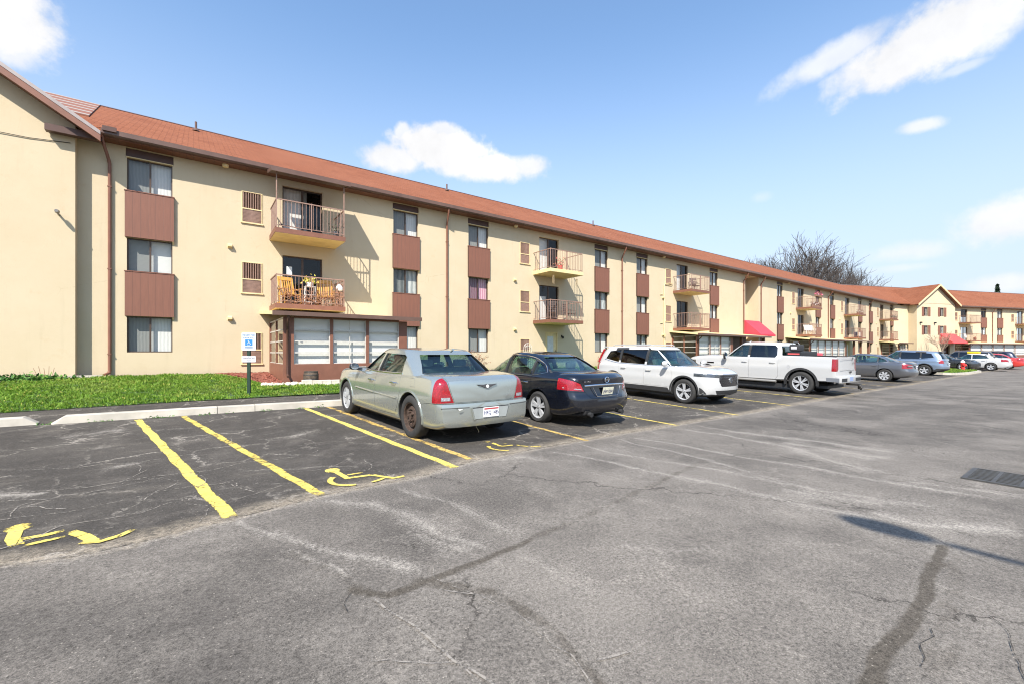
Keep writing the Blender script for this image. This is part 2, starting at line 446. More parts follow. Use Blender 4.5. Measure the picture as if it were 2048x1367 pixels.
def build_ground():
    us = axis_pts([(-3000, -400, 650), (-400, -40, 60), (-40, -6, 4), (-6, -2.6, .15), (-2.6, 6.6, .03), (6.6, 11, .05), (11, 24, .25), (24, 100, 2), (100, 400, 30), (400, 3000, 650)])
    vs_ = axis_pts([(-3000, -400, 650), (-400, -40, 60), (-40, -2, 3), (-2, 0.1, .12), (0.1, 7.4, .03), (7.4, 11.4, .05), (11.4, 13.3, .25), (13.3, 60, 3), (60, 400, 40), (400, 3000, 650)])
    U, V = np.meshgrid(us, vs_, indexing='xy')
    Z = gz(np.clip(U, -60, 200), np.minimum(V, 13.2))
    Z = Z - np.where(V > 13.3, 0.05, 0)
    rng = np.random.default_rng(3)
    nu, nv = len(us), len(vs_)
    bnd_u = np.array([p[0] for p in BOUND]); bnd_v = np.array([p[1] for p in BOUND])
    lot = np.clip((V-np.interp(U, bnd_u, bnd_v))/0.05+0.5, 0, 1)
    near = (U > -6) & (U < 24) & (V > -2) & (V < 11.4)
    un = U[near]; vn = V[near]
    dust = np.zeros(un.shape); seal = np.zeros(un.shape)
    for k, (pts, w0, w1, s) in enumerate(DUST):
        pp = wob(pts, .025, .12, k) if len(pts) > 2 else pts
        lo = np.array(pp).min(0)-1.2; hi = np.array(pp).max(0)+1.2
        m = (un > lo[0]) & (un < hi[0]) & (vn > lo[1]) & (vn < hi[1])
        d, t = seg_dist(un[m], vn[m], pp)
        ww = w0+(w1-w0)*t
        core = np.exp(-(d/(ww*.10+.010))**2)*s*.55 + np.exp(-(d/(ww*1.0))**2)*s*.42 + np.exp(-(d/(ww*2.8))**2)*s*.26
        core *= np.clip(t*14+.45, 0, 1)*np.clip((1-t)*9+.2, 0, 1) if len(pts) > 2 else 1
        dust[m] = np.maximum(dust[m], core)
    for k, (pts, w0, w1, s) in enumerate(SEAL):
        pp = wob(pts, .012, .12, 50+k)
        lo = np.array(pp).min(0)-.5; hi = np.array(pp).max(0)+.5
        m = (un > lo[0]) & (un < hi[0]) & (vn > lo[1]) & (vn < hi[1])
        d, t = seg_dist(un[m], vn[m], pp)
        ww = w0+(w1-w0)*t
        seal[m] = np.maximum(seal[m], np.clip((ww-d)/.03+.5, 0, 1)*s)
    tone = np.zeros(U.shape)
    for (cu_, cv_, ru, rv, val) in TONES:
        tone += val*np.exp(-(((U-cu_)/ru)**2+((V-cv_)/rv)**2))
    me = bpy.data.meshes.new('ground')
    co = np.stack([U, V, Z], -1).reshape(-1, 3)
    idx = np.arange(nu*nv).reshape(nv, nu)
    q = np.stack([idx[:-1, :-1], idx[:-1, 1:], idx[1:, 1:], idx[1:, :-1]], -1).reshape(-1, 4)
    me.vertices.add(len(co)); me.vertices.foreach_set('co', co.ravel())
    me.loops.add(q.size); me.loops.foreach_set('vertex_index', q.ravel().astype(np.int32))
    me.polygons.add(len(q)); me.polygons.foreach_set('loop_start', (np.arange(len(q))*4).astype(np.int32))
    me.update(calc_edges=True)
    me.shade_smooth()
    seam = np.clip(V-np.interp(U, bnd_u, bnd_v), -1.5, 1.5)
    for nm, arr in (('lot', lot.ravel()), ('seam', seam.ravel()), ('tone', tone.ravel()), ('dust', None), ('seal', None)):
        a = me.attributes.new(nm, 'FLOAT', 'POINT')
        if arr is None:
            full = np.zeros(U.shape); full[near] = dust if nm == 'dust' else seal
            arr = full.ravel()
        a.data.foreach_set('value', arr.astype(np.float32))
    return me

def asphalt_mat():
    t = NT('asphalt')
    co = t.coord()
    lot = t.attr('lot'); dust = t.attr('dust'); seal = t.attr('seal'); seam = t.attr('seam')
    sub_ = lambda a, k=.5: t.math('SUBTRACT', a, k)
    mul = lambda a, b: t.math('MULTIPLY', a, b)
    add = lambda a, b: t.math('ADD', a, b)
    big = t.noise(co, 0.45, 6, .62)
    mid = t.noise(co, 1.9, 7, .68)
    fine = t.noise(co, 38, 4, .7)
    # gritty surface with energy at every scale, so it still reads far off
    grit = t.noise(co, 44, 5, .9)
    grit2 = t.noise(t.mapping(co, (1, 1, 1), loc=(7, 3, 0)), 125, 3, .9)
    tone = t.attr('tone')
    road = t.mix(t.mr(big, .36, .64), ROAD_A, ROAD_B)
    road = t.mix(t.mr(add(mid, mul(tone, .20)), .46, .72, 0, .70), road, ROAD_C)
    road = t.mix(t.mr(add(t.noise(co, .8, 5, .6), mul(tone, -.22)), .52, .70, 0, .75), road, ROAD_D)
    lotc = t.mix(t.mr(big, .38, .62), LOT_A, LOT_B)
    lotc = t.mix(t.mr(mid, .52, .68, 0, .70), lotc, LOT_C)
    lotc = t.mix(t.mr(t.noise(t.mapping(co, (.6, 2.2, 1)), 1.2, 7, .72), .56, .74, 0, .55), lotc, LOT_D)
    lotm = t.mr(add(lot, mul(sub_(fine), 1.3)), .3, .7)
    c = t.mix(lotm, road, lotc)
    # old dust bleached out of the cracks, streaked along the fall of the ground
    str_ = t.noise(t.mapping(co, (3.2, .8, 1)), 4.0, 9, .82)
    dn = add(dust, mul(sub_(str_), 1.5)); dn = add(dn, mul(sub_(grit), 1.5))
    dn = add(dn, mul(sub_(t.noise(co, 2.2, 5, .7)), .9))
    dm = mul(t.mr(dn, .18, 1.0, 0, DUSTM), t.mr(dust, .03, .30, 0, 1))
    c = t.mix(dm, c, DUSTC)
    wear = t.mr(t.noise(co, 1.1, 9, .8), .56, .74, 0, .28)
    c = t.mix(mul(wear, t.mr(lotm, 0, 1, 1, .5)), c, DUSTC)
    # crumbled seam between lot and drive
    sd = add(seam, mul(sub_(t.noise(co, 5, 7, .8)), .30))
    band = mul(t.mr(sd, -.10, .03), t.mr(sd, .08, .34, 1, 0))
    c = t.mix(mul(band, t.mr(t.noise(co, 13, 7, .85), .40, .56, .15, .85)), c, (.33, .275, .205))
    lip = t.mr(t.math('ABSOLUTE', add(seam, mul(sub_(t.noise(co, 3, 6, .75)), .10))), .006, .022, .75, 0)
    c = t.mix(mul(lip, t.mr(t.noise(co, 8, 5, .8), .45, .58)), c, (.035, .03, .025))
    # crack nets
    wp = t.n('ShaderNodeVectorMath'); wp.operation = 'ADD'; t.l(co, wp.inputs[0])
    wn = t.n('ShaderNodeTexNoise'); t.l(co, wn.inputs['Vector']); wn.inputs['Scale'].default_value = 2.6; wn.inputs['Detail'].default_value = 7; wn.inputs['Roughness'].default_value = .7
    ws = t.n('ShaderNodeVectorMath'); ws.operation = 'SCALE'; t.l(wn.outputs['Color'], ws.inputs[0]); ws.inputs['Scale'].default_value = .55
    t.l(ws.outputs[0], wp.inputs[1])
    wv = wp.outputs[0]
    e1 = t.vor(t.mapping(wv, (1, .8, 1)), .95, 'DISTANCE_TO_EDGE'); e2 = t.vor(t.mapping(wv, (1, 1, 1), loc=(4, 9, 0)), 3.4, 'DISTANCE_TO_EDGE'); e3 = t.vor(t.mapping(wv, (1, .7, 1), loc=(11, 2, 0)), .42, 'DISTANCE_TO_EDGE')
    m1 = t.mr(t.noise(co, .9, 4, .6), .46, .58); m2 = t.mr(t.noise(t.mapping(co, (1, 1, 1), loc=(5, 5, 0)), .8, 5, .7), .56, .64)
    pale = mul(t.mr(e1, .004, .020, .85, 0), m1)
    pale = t.math('MAXIMUM', pale, mul(t.mr(e2, .010, .045, .55, 0), m2))
    c = t.mix(mul(mul(pale, t.mr(grit, .40, .55, .2, 1)), t.mr(lotm, 0, 1, .35, 1)), c, (.36, .32, .27))
    dkl = mul(mul(t.mr(e3, .0016, .006, .8, 0), t.mr(lotm, 0, 1, 1, .2)), t.mr(t.noise(co, .5, 5, .7), .47, .56))
    c = t.mix(dkl, c, (.03, .026, .022))
    # sealant
    sn = add(seal, mul(sub_(t.noise(co, 5, 9, .86)), 1.7))
    sm = mul(t.mr(sn, .22, .60, 0, SEALM), t.mr(seal, .03, .15, 0, 1))
    c = t.mix(sm, c, SEALC)
    # oil spots in the stalls
    oil = mul(t.mr(t.noise(t.mapping(co, (1, 1, 1), loc=(2, 8, 0)), 1.6, 5, .65), .64, .74, 0, .55), lotm)
    c = t.mix(oil, c, (.030, .028, .027))
    # grit multiplies everything, stones sit on top
    k = add(mul(t.mr(grit, .36, .64, -1, 1), .46), mul(t.mr(grit2, .34, .66, -1, 1), .48))
    kk = add(1.0, mul(k, t.mr(lotm, 0, 1, 1.0, .85)))
    mv = t.n('ShaderNodeVectorMath'); mv.operation = 'SCALE'; t.l(c, mv.inputs[0]); t.l(t.math('MAXIMUM', kk, .12), mv.inputs['Scale'])
    c = mv.outputs[0]
    v1 = t.vor(co, 70, 'F1', 'Color'); sp = t.n('ShaderNodeSeparateColor'); t.l(v1, sp.inputs[0])
    vd = t.vor(co, 70, 'F1', 'Distance')
    c = t.mix(mul(t.mr(sp.outputs[0], .90, .93), t.mr(vd, .30, .22, 0, .7)) if False else mul(t.mr(sp.outputs[0], .93, .95), t.mr(vd, .20, .34, .6, 0)), c, (.42, .37, .31))
    t.base(c).p(rough=t.mr(fine, .3, .7, .78, .95), spec=.2)
    h = add(mul(grit, 1.0), mul(grit2, .5))
    t.bump(h, .6, .008)
    return t.m
TONES = [(3.2, 2.1, 2.2, .9, .6), (1.75, 1.75, .5, .5, .5), (.35, 2.5, .8, .8, -.7), (1.28, 3.45, .22, .5, -.8), (-.6, 3.1, 1.2, .8, -.6), (2.6, 4.0, .7, .6, -.4), (13, 3.4, 4.5, 1.7, -.6), (9.6, 4.4, 1.6, .8, -.8), (22, 3, 8, 3, -.5), (5.2, 1.2, .8, .6, .6), (7.6, 2.2, .9, .8, .4)]
ROAD_A = (.125, .111, .096); ROAD_B = (.178, .158, .136); ROAD_C = (.225, .20, .171); ROAD_D = (.090, .080, .070)
LOT_A = (.055, .049, .043); LOT_B = (.082, .073, .063); LOT_C = (.125, .110, .094); LOT_D = (.175, .152, .124)
DUSTC = (.36, .325, .28); DUSTM = .78; SEALC = (.070, .058, .044); SEALM = .75

gm = build_ground(); gm.materials.append(asphalt_mat())
ground = link(bpy.data.objects.new('ground', gm)); tag(ground, kind='structure')

def yellow_paint(name, worn, col=(.74, .58, .125)):
    t = NT(name); co = t.coord()
    n = t.math('ADD', t.math('MULTIPLY', t.noise(co, 9, 9, .86), 1.0), t.math('MULTIPLY', t.math('SUBTRACT', t.noise(co, 2.2, 4, .6), .5), .45))
    edge = t.attr('edge')
    n = t.math('SUBTRACT', n, t.math('MULTIPLY', edge, .16))
    m = t.mr(n, worn-.035, worn+.035)
    e2 = t.vor(t.mapping(co, (1, 1, 1), loc=(3, 1, 0)), 5.0, 'DISTANCE_TO_EDGE')
    m = t.math('MULTIPLY', m, t.mr(t.math('ADD', e2, t.math('MULTIPLY', t.math('SUBTRACT', t.noise(co, 12, 5, .7), .5), .10)), .0, .02, .15, 1))
    c = t.mix(t.mr(t.noise(co, 4, 7, .75), .42, .68), col, tuple(x*.70 for x in col))
    c = t.mix(t.mr(t.noise(co, 22, 7, .85), .52, .68, 0, .55), c, (.26, .19, .07))
    t.base(c).p(rough=.8)
    t.bump(t.noise(co, 60, 6, .85), .4, .006)
    tr = t.n('ShaderNodeBsdfTransparent'); mx = t.n('ShaderNodeMixShader')
    t.l(m, mx.inputs[0]); t.l(tr.outputs[0], mx.inputs[1]); t.l(t.b.outputs[0], mx.inputs[2]); t.l(mx.outputs[0], t.out.inputs[0])
    return t.m
PAINT = yellow_paint('yellow_paint', .36); PAINT_OLD = yellow_paint('worn_yellow_paint', .47, (.62, .42, .12)); PAINT_MID = yellow_paint('chipped_yellow_paint', .435, (.68, .52, .11))

def ribbon(pts, w, dz=.004, w1=None, sides=8):
    """strip draped on the ground; 'edge' attribute is 1 at the rim"""
    mb = MB(); ed = []
    n = len(pts)
    for i, p in enumerate(pts):
        a = Vector(pts[max(0, i-1)]); b = Vector(pts[min(n-1, i+1)])
        d = (b-a); d = Vector((d.x, d.y)); d.normalize(); nr = Vector((-d.y, d.x))
        ww = w if w1 is None else w+(w1-w)*i/(n-1)
        for k in range(sides+1):
            s = k/sides-.5
            q = Vector((p[0], p[1]))+nr*(s*ww)
            mb.v.append((q.x, q.y, float(gz(q.x, q.y))+dz)); ed.append(1 if (k in (0, sides) or i in (0, n-1)) else 0)
    for i in range(n-1):
        for k in range(sides):
            a = i*(sides+1)+k
            mb.f.append((a, a+sides+1, a+sides+2, a+1)); mb.m.append(0)
    return mb, ed

def ribbon_obj(name, specs, mat, label=None):
    V = []; F = []; ED = []
    for (mb, ed) in specs:
        b = len(V); V += mb.v; F += [tuple(i+b for i in f) for f in mb.f]; ED += ed
    me = bpy.data.meshes.new(name); me.from_pydata(V, [], F); me.materials.append(mat)
    a = me.attributes.new('edge', 'FLOAT', 'POINT'); a.data.foreach_set('value', np.array(ED, dtype=np.float32))
    bm = bmesh.new(); bm.from_mesh(me); bmesh.ops.recalc_face_normals(bm, faces=bm.faces)
    if sum(f.normal.z for f in bm.faces) < 0: bmesh.ops.reverse_faces(bm, faces=bm.faces)
    bm.to_mesh(me); bm.free()
    o = link(bpy.data.objects.new(name, me)); tag(o, kind='structure')
    return o

def line_pts(a, b, step=.12, seed=0, amp=.008):
    n = max(2, int(math.dist(a, b)/step))
    return [(a[0]+(b[0]-a[0])*i/n+amp*math.sin(i*.9+seed), a[1]+(b[1]-a[1])*i/n) for i in range(n+1)]
LINES = [((-.87, 11.05), (.268, 4.55), .12, PAINT), ((-.18, 11.12), (1.06, 4.72), .115, PAINT_MID), ((2.11, 11.15), (2.69, 4.93), .115, PAINT), ((2.613, 11.15), (3.06, 5.1), .115, PAINT_OLD),
         ((5.44, 11.2), (5.41, 5.25), .11, PAINT_OLD), ((8.35, 11.2), (8.22, 5.4), .10, PAINT_MID), ((11.3, 11.2), (10.9, 5.47), .10, PAINT_MID), ((14.7, 11.2), (14.2, 5.6), .10, PAINT_MID),
         ((17.4, 11.2), (17.15, 5.75), .10, PAINT_MID), ((20.4, 11.2), (20.3, 5.9), .10, PAINT_OLD), ((23.4, 11.2), (23.3, 5.9), .10, PAINT_OLD), ((26.4, 11.2), (26.3, 6.0), .10, PAINT_OLD), ((29.4, 11.2), (29.3, 6.0), .10, PAINT_OLD), ((32.4, 11.2), (32.3, 6.0), .10, PAINT_OLD)]
for i, (a, b, wd, m) in enumerate(LINES):
    ribbon_obj('parking_line', [ribbon(line_pts(a, b, seed=i), wd, .004)], m)

def blob(c, rx, ry, rot=0, n=20, dz=.004):
    mb = MB(); ed = [0]
    mb.v.append((c[0], c[1], float(gz(*c))+dz))
    for k in range(n):
        a = 2*math.pi*k/n; x = rx*math.cos(a); y = ry*math.sin(a)
        p = (c[0]+x*math.cos(rot)-y*math.sin(rot), c[1]+x*math.sin(rot)+y*math.cos(rot))
        mb.v.append((p[0], p[1], float(gz(*p))+dz)); ed.append(1)
    for k in range(n): mb.f.append((0, 1+k, 1+(k+1) % n)); mb.m.append(0)
    return mb, ed
def rs(pts, st=.05):
    out = []
    for i in range(len(pts)-1):
        n = max(1, int(math.dist(pts[i], pts[i+1])/st))
        for k in range(n): out.append(tuple(pts[i][j]+(pts[i+1][j]-pts[i][j])*k/n for j in (0, 1)))
    out.append(pts[-1]); return out
def arc(c, r, a0, a1, n=22): return [(c[0]+r*math.cos(R(a0+(a1-a0)*i/n)), c[1]+r*math.sin(R(a0+(a1-a0)*i/n))) for i in range(n+1)]
S = lambda pts, wd, k=0, w1=None: ribbon(rs(pts), wd, .004+.0012*k, w1)
ribbon_obj('wheelchair_symbol', [blob((-1.155, 5.27), .085, .095), S([(-1.16, 5.24), (-1.13, 5.0), (-1.06, 4.80)], .085, 1), S([(-1.09, 4.95), (-.945, 4.95), (-.84, 4.98)], .075, 2), S([(-1.03, 4.77), (-.905, 4.80), (-.80, 4.82)], .06, 3),
    S([(-.80, 4.92), (-.70, 4.76), (-.61, 4.56)], .08, 4), S([(-.69, 4.585), (-.573, 4.53), (-.466, 4.585), (-.39, 4.68)], .06, 5), S([(-1.30, 4.92), (-1.24, 4.93), (-1.20, 4.98)], .06, 6)], PAINT)
ribbon_obj('wheelchair_symbol', [blob((1.365, 5.60), .085, .10), S([(1.38, 5.56), (1.432, 5.17)], .07, 1), S([(1.42, 5.19), (1.70, 5.17)], .06, 2), S([(1.69, 5.18), (1.87, 4.90)], .06, 3), S([(1.85, 4.905), (2.0, 4.91)], .055, 4),
    S([(1.46, 5.30), (1.64, 5.31)], .04, 5), S(arc((1.47, 5.12), .24, 135, 262), .07, 6, .05), S([(1.61, 4.88), (1.68, 4.90), (1.77, 4.95)], .05, 7)], PAINT)
ribbon_obj('wheelchair_symbol', [blob((3.86, 5.99), .08, .10), S([(3.88, 5.93), (3.87, 5.62)], .07, 1), S([(3.86, 5.63), (4.12, 5.61)], .06, 2), S([(4.11, 5.62), (4.243, 5.385)], .06, 3), S([(4.23, 5.39), (4.44, 5.32)], .055, 4),
    S([(3.95, 5.74), (4.08, 5.73)], .04, 5), S(arc((3.88, 5.56), .24, 140, 255), .07, 6, .05)], PAINT_MID)

def crack_mat(name, col, thr):
    t = NT(name); co = t.coord()
    n = t.noise(co, 23, 5, .75); edge = t.attr('edge')
    m = t.mr(t.math('SUBTRACT', n, t.math('MULTIPLY', edge, .3)), thr-.06, thr+.06)
    t.base(col).p(rough=.95)
    tr = t.n('ShaderNodeBsdfTransparent'); mx = t.n('ShaderNodeMixShader')
    t.l(m, mx.inputs[0]); t.l(tr.outputs[0], mx.inputs[1]); t.l(t.b.outputs[0], mx.inputs[2]); t.l(mx.outputs[0], t.out.inputs[0])
    return t.m
PALE_CRACK = crack_mat('crack_dust', (.27, .24, .205), .48); DARK_CRACK = crack_mat('open_crack', (.035, .03, .025), .47)
def grow(paths, k0):
    out = []
    for i, p in enumerate(paths):
        out.append(p)
        rnd = random.Random(k0+i)
        for _ in range(2 if len(p) > 3 else 1):
            a = p[rnd.randrange(1, len(p))]
            ang = rnd.uniform(0, 6.28); b = [a]
            for s in range(rnd.randint(2, 4)):
                ang += rnd.uniform(-.7, .7); l = rnd.uniform(.08, .2)
                b.append((b[-1][0]+math.cos(ang)*l, b[-1][1]+math.sin(ang)*l*1.3))
            out.append(b)
    return out
ribbon_obj('ground_cracks', [ribbon(wob(p, .018, .05, i), .010 if i % 3 else .017, .0075) for i, p in enumerate(grow(CRACK, 10))], PALE_CRACK)
ribbon_obj('ground_dark_cracks', [ribbon(wob(p, .016, .04, 100+i), .006, .009) for i, p in enumerate(DARKCRACK)], DARK_CRACK)

# storm drain grate sunk in the drive
def build_grate():
    u0, u1, v0, v1 = 7.58, 8.36, .22, 1.14
    z = float(gz(8, .7))
    root = empty('storm_drain_grate', (0, 0, 0))
    tag(root, 'black cast iron storm drain grate set in the asphalt drive', 'drain grate')
    iron = simple('drain_iron', (.075, .072, .068), .6, .3, .25, 20, .3, 90)
    pit = simple('drain_pit', (.006, .006, .006), .9)
    MB().quad((u0, v0, z+.003), (u1, v0, z+.003), (u1, v1, z+.003), (u0, v1, z+.003)).build('pit', pit, root)
    m = MB()
    for (a, b, c, d) in ((u0, u1, v1-.05, v1), (u0, u1, v0, v0+.05), (u0, u0+.03, v0+.05, v1-.05), (u1-.03, u1, v0+.05, v1-.05)):
        m.box(a, b, c, d, z+.001, z+.022)
    for vv in (.86, .64, .42): m.box(u0+.03, u1-.03, vv, vv+.035, z+.001, z+.021)
    m.build('frame', iron, root)
    b = MB()
    for k in range(9):
        uu = u0+.03+(u1-u0-.06)*(k+.5)/9
        b.box(uu-.015, uu+.015, v0+.05, v1-.05, z+.001, z+.016)
    b.build('bars', iron, root)
build_grate()
def glass(name, tint=(.75, .82, .82), refl=.10, rough=.015):
    t = NT(name)
    tr = t.n('ShaderNodeBsdfTransparent'); tr.inputs[0].default_value = (*tint, 1)
    gl = t.n('ShaderNodeBsdfGlossy'); gl.inputs['Roughness'].default_value = rough; gl.inputs[0].default_value = (.95, .97, 1, 1)
    lw = t.n('ShaderNodeLayerWeight'); lw.inputs[0].default_value = .5
    f = t.math('ADD', t.math('MULTIPLY', t.math('POWER', lw.outputs['Facing'], 4.0), .75), refl, clamp=True)
    co = t.coord()
    bp = t.n('ShaderNodeBump'); bp.inputs['Strength'].default_value = .03; bp.inputs['Distance'].default_value = .02
    t.l(t.noise(co, 1.6, 2), bp.inputs['Height']); t.l(bp.outputs[0], gl.inputs['Normal'])
    mx = t.n('ShaderNodeMixShader'); t.l(f, mx.inputs[0]); t.l(tr.outputs[0], mx.inputs[1]); t.l(gl.outputs[0], mx.inputs[2])
    t.l(mx.outputs[0], t.out.inputs[0])
    return t.m
# ------------------------------------------------------------------ vehicles
def mono(pts):
    """monotone cubic through (x, y) points"""
    pts = sorted(pts); xs = np.array([p[0] for p in pts], float); ys = np.array([p[1] for p in pts], float)
    n = len(xs)
    if n < 3: return lambda x: np.interp(x, xs, ys)
    h = np.diff(xs); d = np.diff(ys)/h; m = np.zeros(n); m[0] = d[0]; m[-1] = d[-1]
    for i in range(1, n-1):
        m[i] = 0 if d[i-1]*d[i] <= 0 else 2*d[i-1]*d[i]/(d[i-1]+d[i])
    def f(x):
        x = np.clip(x, xs[0], xs[-1]); i = np.clip(np.searchsorted(xs, x)-1, 0, n-2)
        t = (x-xs[i])/h[i]; t2 = t*t; t3 = t2*t
        return (2*t3-3*t2+1)*ys[i]+(t3-2*t2+t)*h[i]*m[i]+(-2*t3+3*t2)*ys[i+1]+(t3-t2)*h[i]*m[i+1]
    return f

def paint(name, col, metal=.0, rough=.3, coat=1.0, dirt=.25, dcol=(.25, .21, .16)):
    t = NT(name); co = t.coord()
    s = t.n('ShaderNodeSeparateXYZ'); t.l(co, s.inputs[0])
    n = t.noise(co, 5, 6, .7)
    low = t.mr(t.math('ADD', s.outputs[2], t.math('MULTIPLY', t.math('SUBTRACT', n, .5), .5)), .22, .72, 1, 0)
    fl = t.mix(t.mr(t.noise(co, 900, 1), .3, .7), tuple(x*.92 for x in col), tuple(min(1, x*1.08) for x in col))
    d = t.math('MULTIPLY', low, dirt)
    sp = t.math('MULTIPLY', t.mr(t.noise(co, 26, 5, .75), .60, .75), dirt*.5)
    c = t.mix(d, fl, dcol)
    t.base(c).p(rough=t.math('ADD', rough, t.math('MULTIPLY', d, .5), clamp=True), metal=metal, coat=coat, coatr=.06)
    return t.m
CARGLASS = glass('car_glass', (.72, .84, .80), .07, .005)
TINTGLASS = glass('privacy_glass', (.22, .24, .24), .07, .005)
TYRE = simple('tyre_rubber', (.028, .027, .026), .85, 0, .25, 14, .2, 60)
CHROME = simple('chrome', (.75, .76, .78), .12, 1.0, .03)
BLACKPL = simple('black_plastic', (.025, .025, .026), .6, 0, .2, 20)
GLOSSBLK = simple('gloss_black', (.012, .012, .014), .15, 0, .1, 5, coat=1.0)
ALLOY = simple('bright_alloy', (.52, .53, .545), .35, .35, .06)
CABIN = simple('cabin_trim', (.05, .05, .055), .85, 0, .2, 10)
SEATC = simple('seat_grey', (.16, .16, .165), .9, 0, .2, 10)
RUSTW = simple('rusty_steel', (.075, .048, .036), .8, .3, .45, 18, .3, 50)
def lens(name, col, em=0):
    t = NT(name); co = t.coord()
    v = t.vor(co, 42, 'F1', 'Distance')
    t.base(t.mix(t.mr(v, 0, .5), col, tuple(x*.45 for x in col))).p(rough=.12, coat=1.0, coatr=.03, spec=.6)
    return t.m
REDLENS = lens('red_lens', (.52, .008, .018)); CLEARLENS = lens('clear_lens', (.55, .57, .60)); AMBER = lens('amber_lens', (.6, .2, .03)); HEADLENS = lens('head_lens', (.10, .11, .12))
PLATEW = simple('plate_white', (.78, .78, .78), .4, 0, .04)

def boolean(o, cm, op, keep=None):
    """apply cutter mesh cm to object o and return the resulting mesh"""
    c = bpy.data.objects.new('cutter', cm); COL.objects.link(c); c.matrix_world = o.matrix_basis
    md = o.modifiers.new('b', 'BOOLEAN'); md.object = c; md.operation = op; md.solver = 'EXACT'
    bpy.context.view_layer.update()
    dg = bpy.context.evaluated_depsgraph_get()
    me = bpy.data.meshes.new_from_object(o.evaluated_get(dg))
    o.modifiers.remove(md); bpy.data.objects.remove(c)
    return me

def mb_mesh(mb):
    me = bpy.data.meshes.new('cutter'); me.from_pydata(mb.v, [], mb.f); me.update(); return me

def tmp(me):
    o = bpy.data.objects.new('work', me); COL.objects.link(o); return o

def resample(pts, n):
    """Catmull-Rom resample of a 2d open polyline"""
    P = [Vector(p) for p in pts]; k = len(P)-1; out = []
    for i in range(n):
        t = i/(n-1)*k; j = min(int(t), k-1); f = t-j
        p0 = P[max(j-1, 0)]; p1 = P[j]; p2 = P[j+1]; p3 = P[min(j+2, k)]
        out.append(.5*((2*p1)+(p2-p0)*f+(2*p0-5*p1+4*p2-p3)*f*f+(3*p1-p0-3*p2+p3)*f**3))
    return out

def loft_body(P):
    L = P['L']; hw = P['W']/2
    top = mono(P['top']); belt = mono(P['belt']); bot = mono(P['bot']); plan = mono(P['plan'])
    fp = mono(P['front']); rp = mono(P['rear'])
    xs = []
    N = 58
    for i in range(N+1):
        t = i/N; xs.append(-L/2*math.cos(math.pi*t)*.35+(t-.5)*L*.65)
    M = 36
    def section(x):
        w_ = float(plan(x))*hw; zb = float(bot(x)); zs = float(belt(x)); zt = float(top(x)); H = zs-zb
        tuck = P.get('tuck', .05)
        cr = P.get('crease', .0)
        pts = [(0, zb), (w_*.70, zb), (w_*(1-tuck*1.6), zb+.015), (w_*(1-tuck*.5), zb+.14*H), (w_*.995, zb+.36*H), (w_*1.0, zb+.58*H), (w_*(.995-cr), zb+.76*H), (w_*.972, zb+.92*H), (w_*P.get('shoulder', .935), zs+.01)]
        ws = P.get('shoulder', .935)
        pts += [(w_*(ws-.045), zs+(zt-zs)*.45+.012), (w_*(ws-.14), zs+(zt-zs)*.72+.012), (w_*.55, zs+(zt-zs)*.94+.008), (0, zt)]
        return resample(pts, M)
    rings = []
    for x in xs:
        half = section(x)
        ring = [(x, p.x, p.y) for p in half]+[(x, -p.x, p.y) for p in half[-2:0:-1]]
        rings.append(ring)
    n = len(rings[0])
    verts = []; faces = []
    def cap(ring, sc):
        zc = sum(p[2] for p in ring)/n
        return [(ring[0][0], p[1]*sc, zc+(p[2]-zc)*sc) for p in ring]
    allr = [cap(rings[0], s) for s in (.12, .35, .6, .82, .95)]+rings+[cap(rings[-1], s) for s in (.95, .82, .6, .35, .12)]
    for r in allr: verts += r
    K = len(allr)
    for i in range(K-1):
        for j in range(n):
            a = i*n+j; b = i*n+(j+1) % n
            faces.append((a, a+n, b+n, b))
    faces.append(tuple(range(n))); faces.append(tuple(range((K-1)*n, K*n))[::-1])
    V = np.array(verts)
    x = V[:, 0].copy(); y = np.abs(V[:, 1])/hw; z = V[:, 2]
    xf0, xr0 = P['fz'], P['rz']
    wf = np.clip((x-xf0)/(L/2-xf0), 0, 1)**1.3; wr = np.clip((xr0-x)/(xr0+L/2), 0, 1)**1.3
    V[:, 0] += wf*(fp(z)-P.get('fcurve', .18)*y**2.6) + wr*(rp(z)+P.get('rcurve', .12)*y**2.6)
    me = bpy.data.meshes.new('body'); me.from_pydata([tuple(v) for v in V], [], faces)
    bm = bmesh.new(); bm.from_mesh(me); bmesh.ops.recalc_face_normals(bm, faces=bm.faces); bm.to_mesh(me); bm.free()
    return me

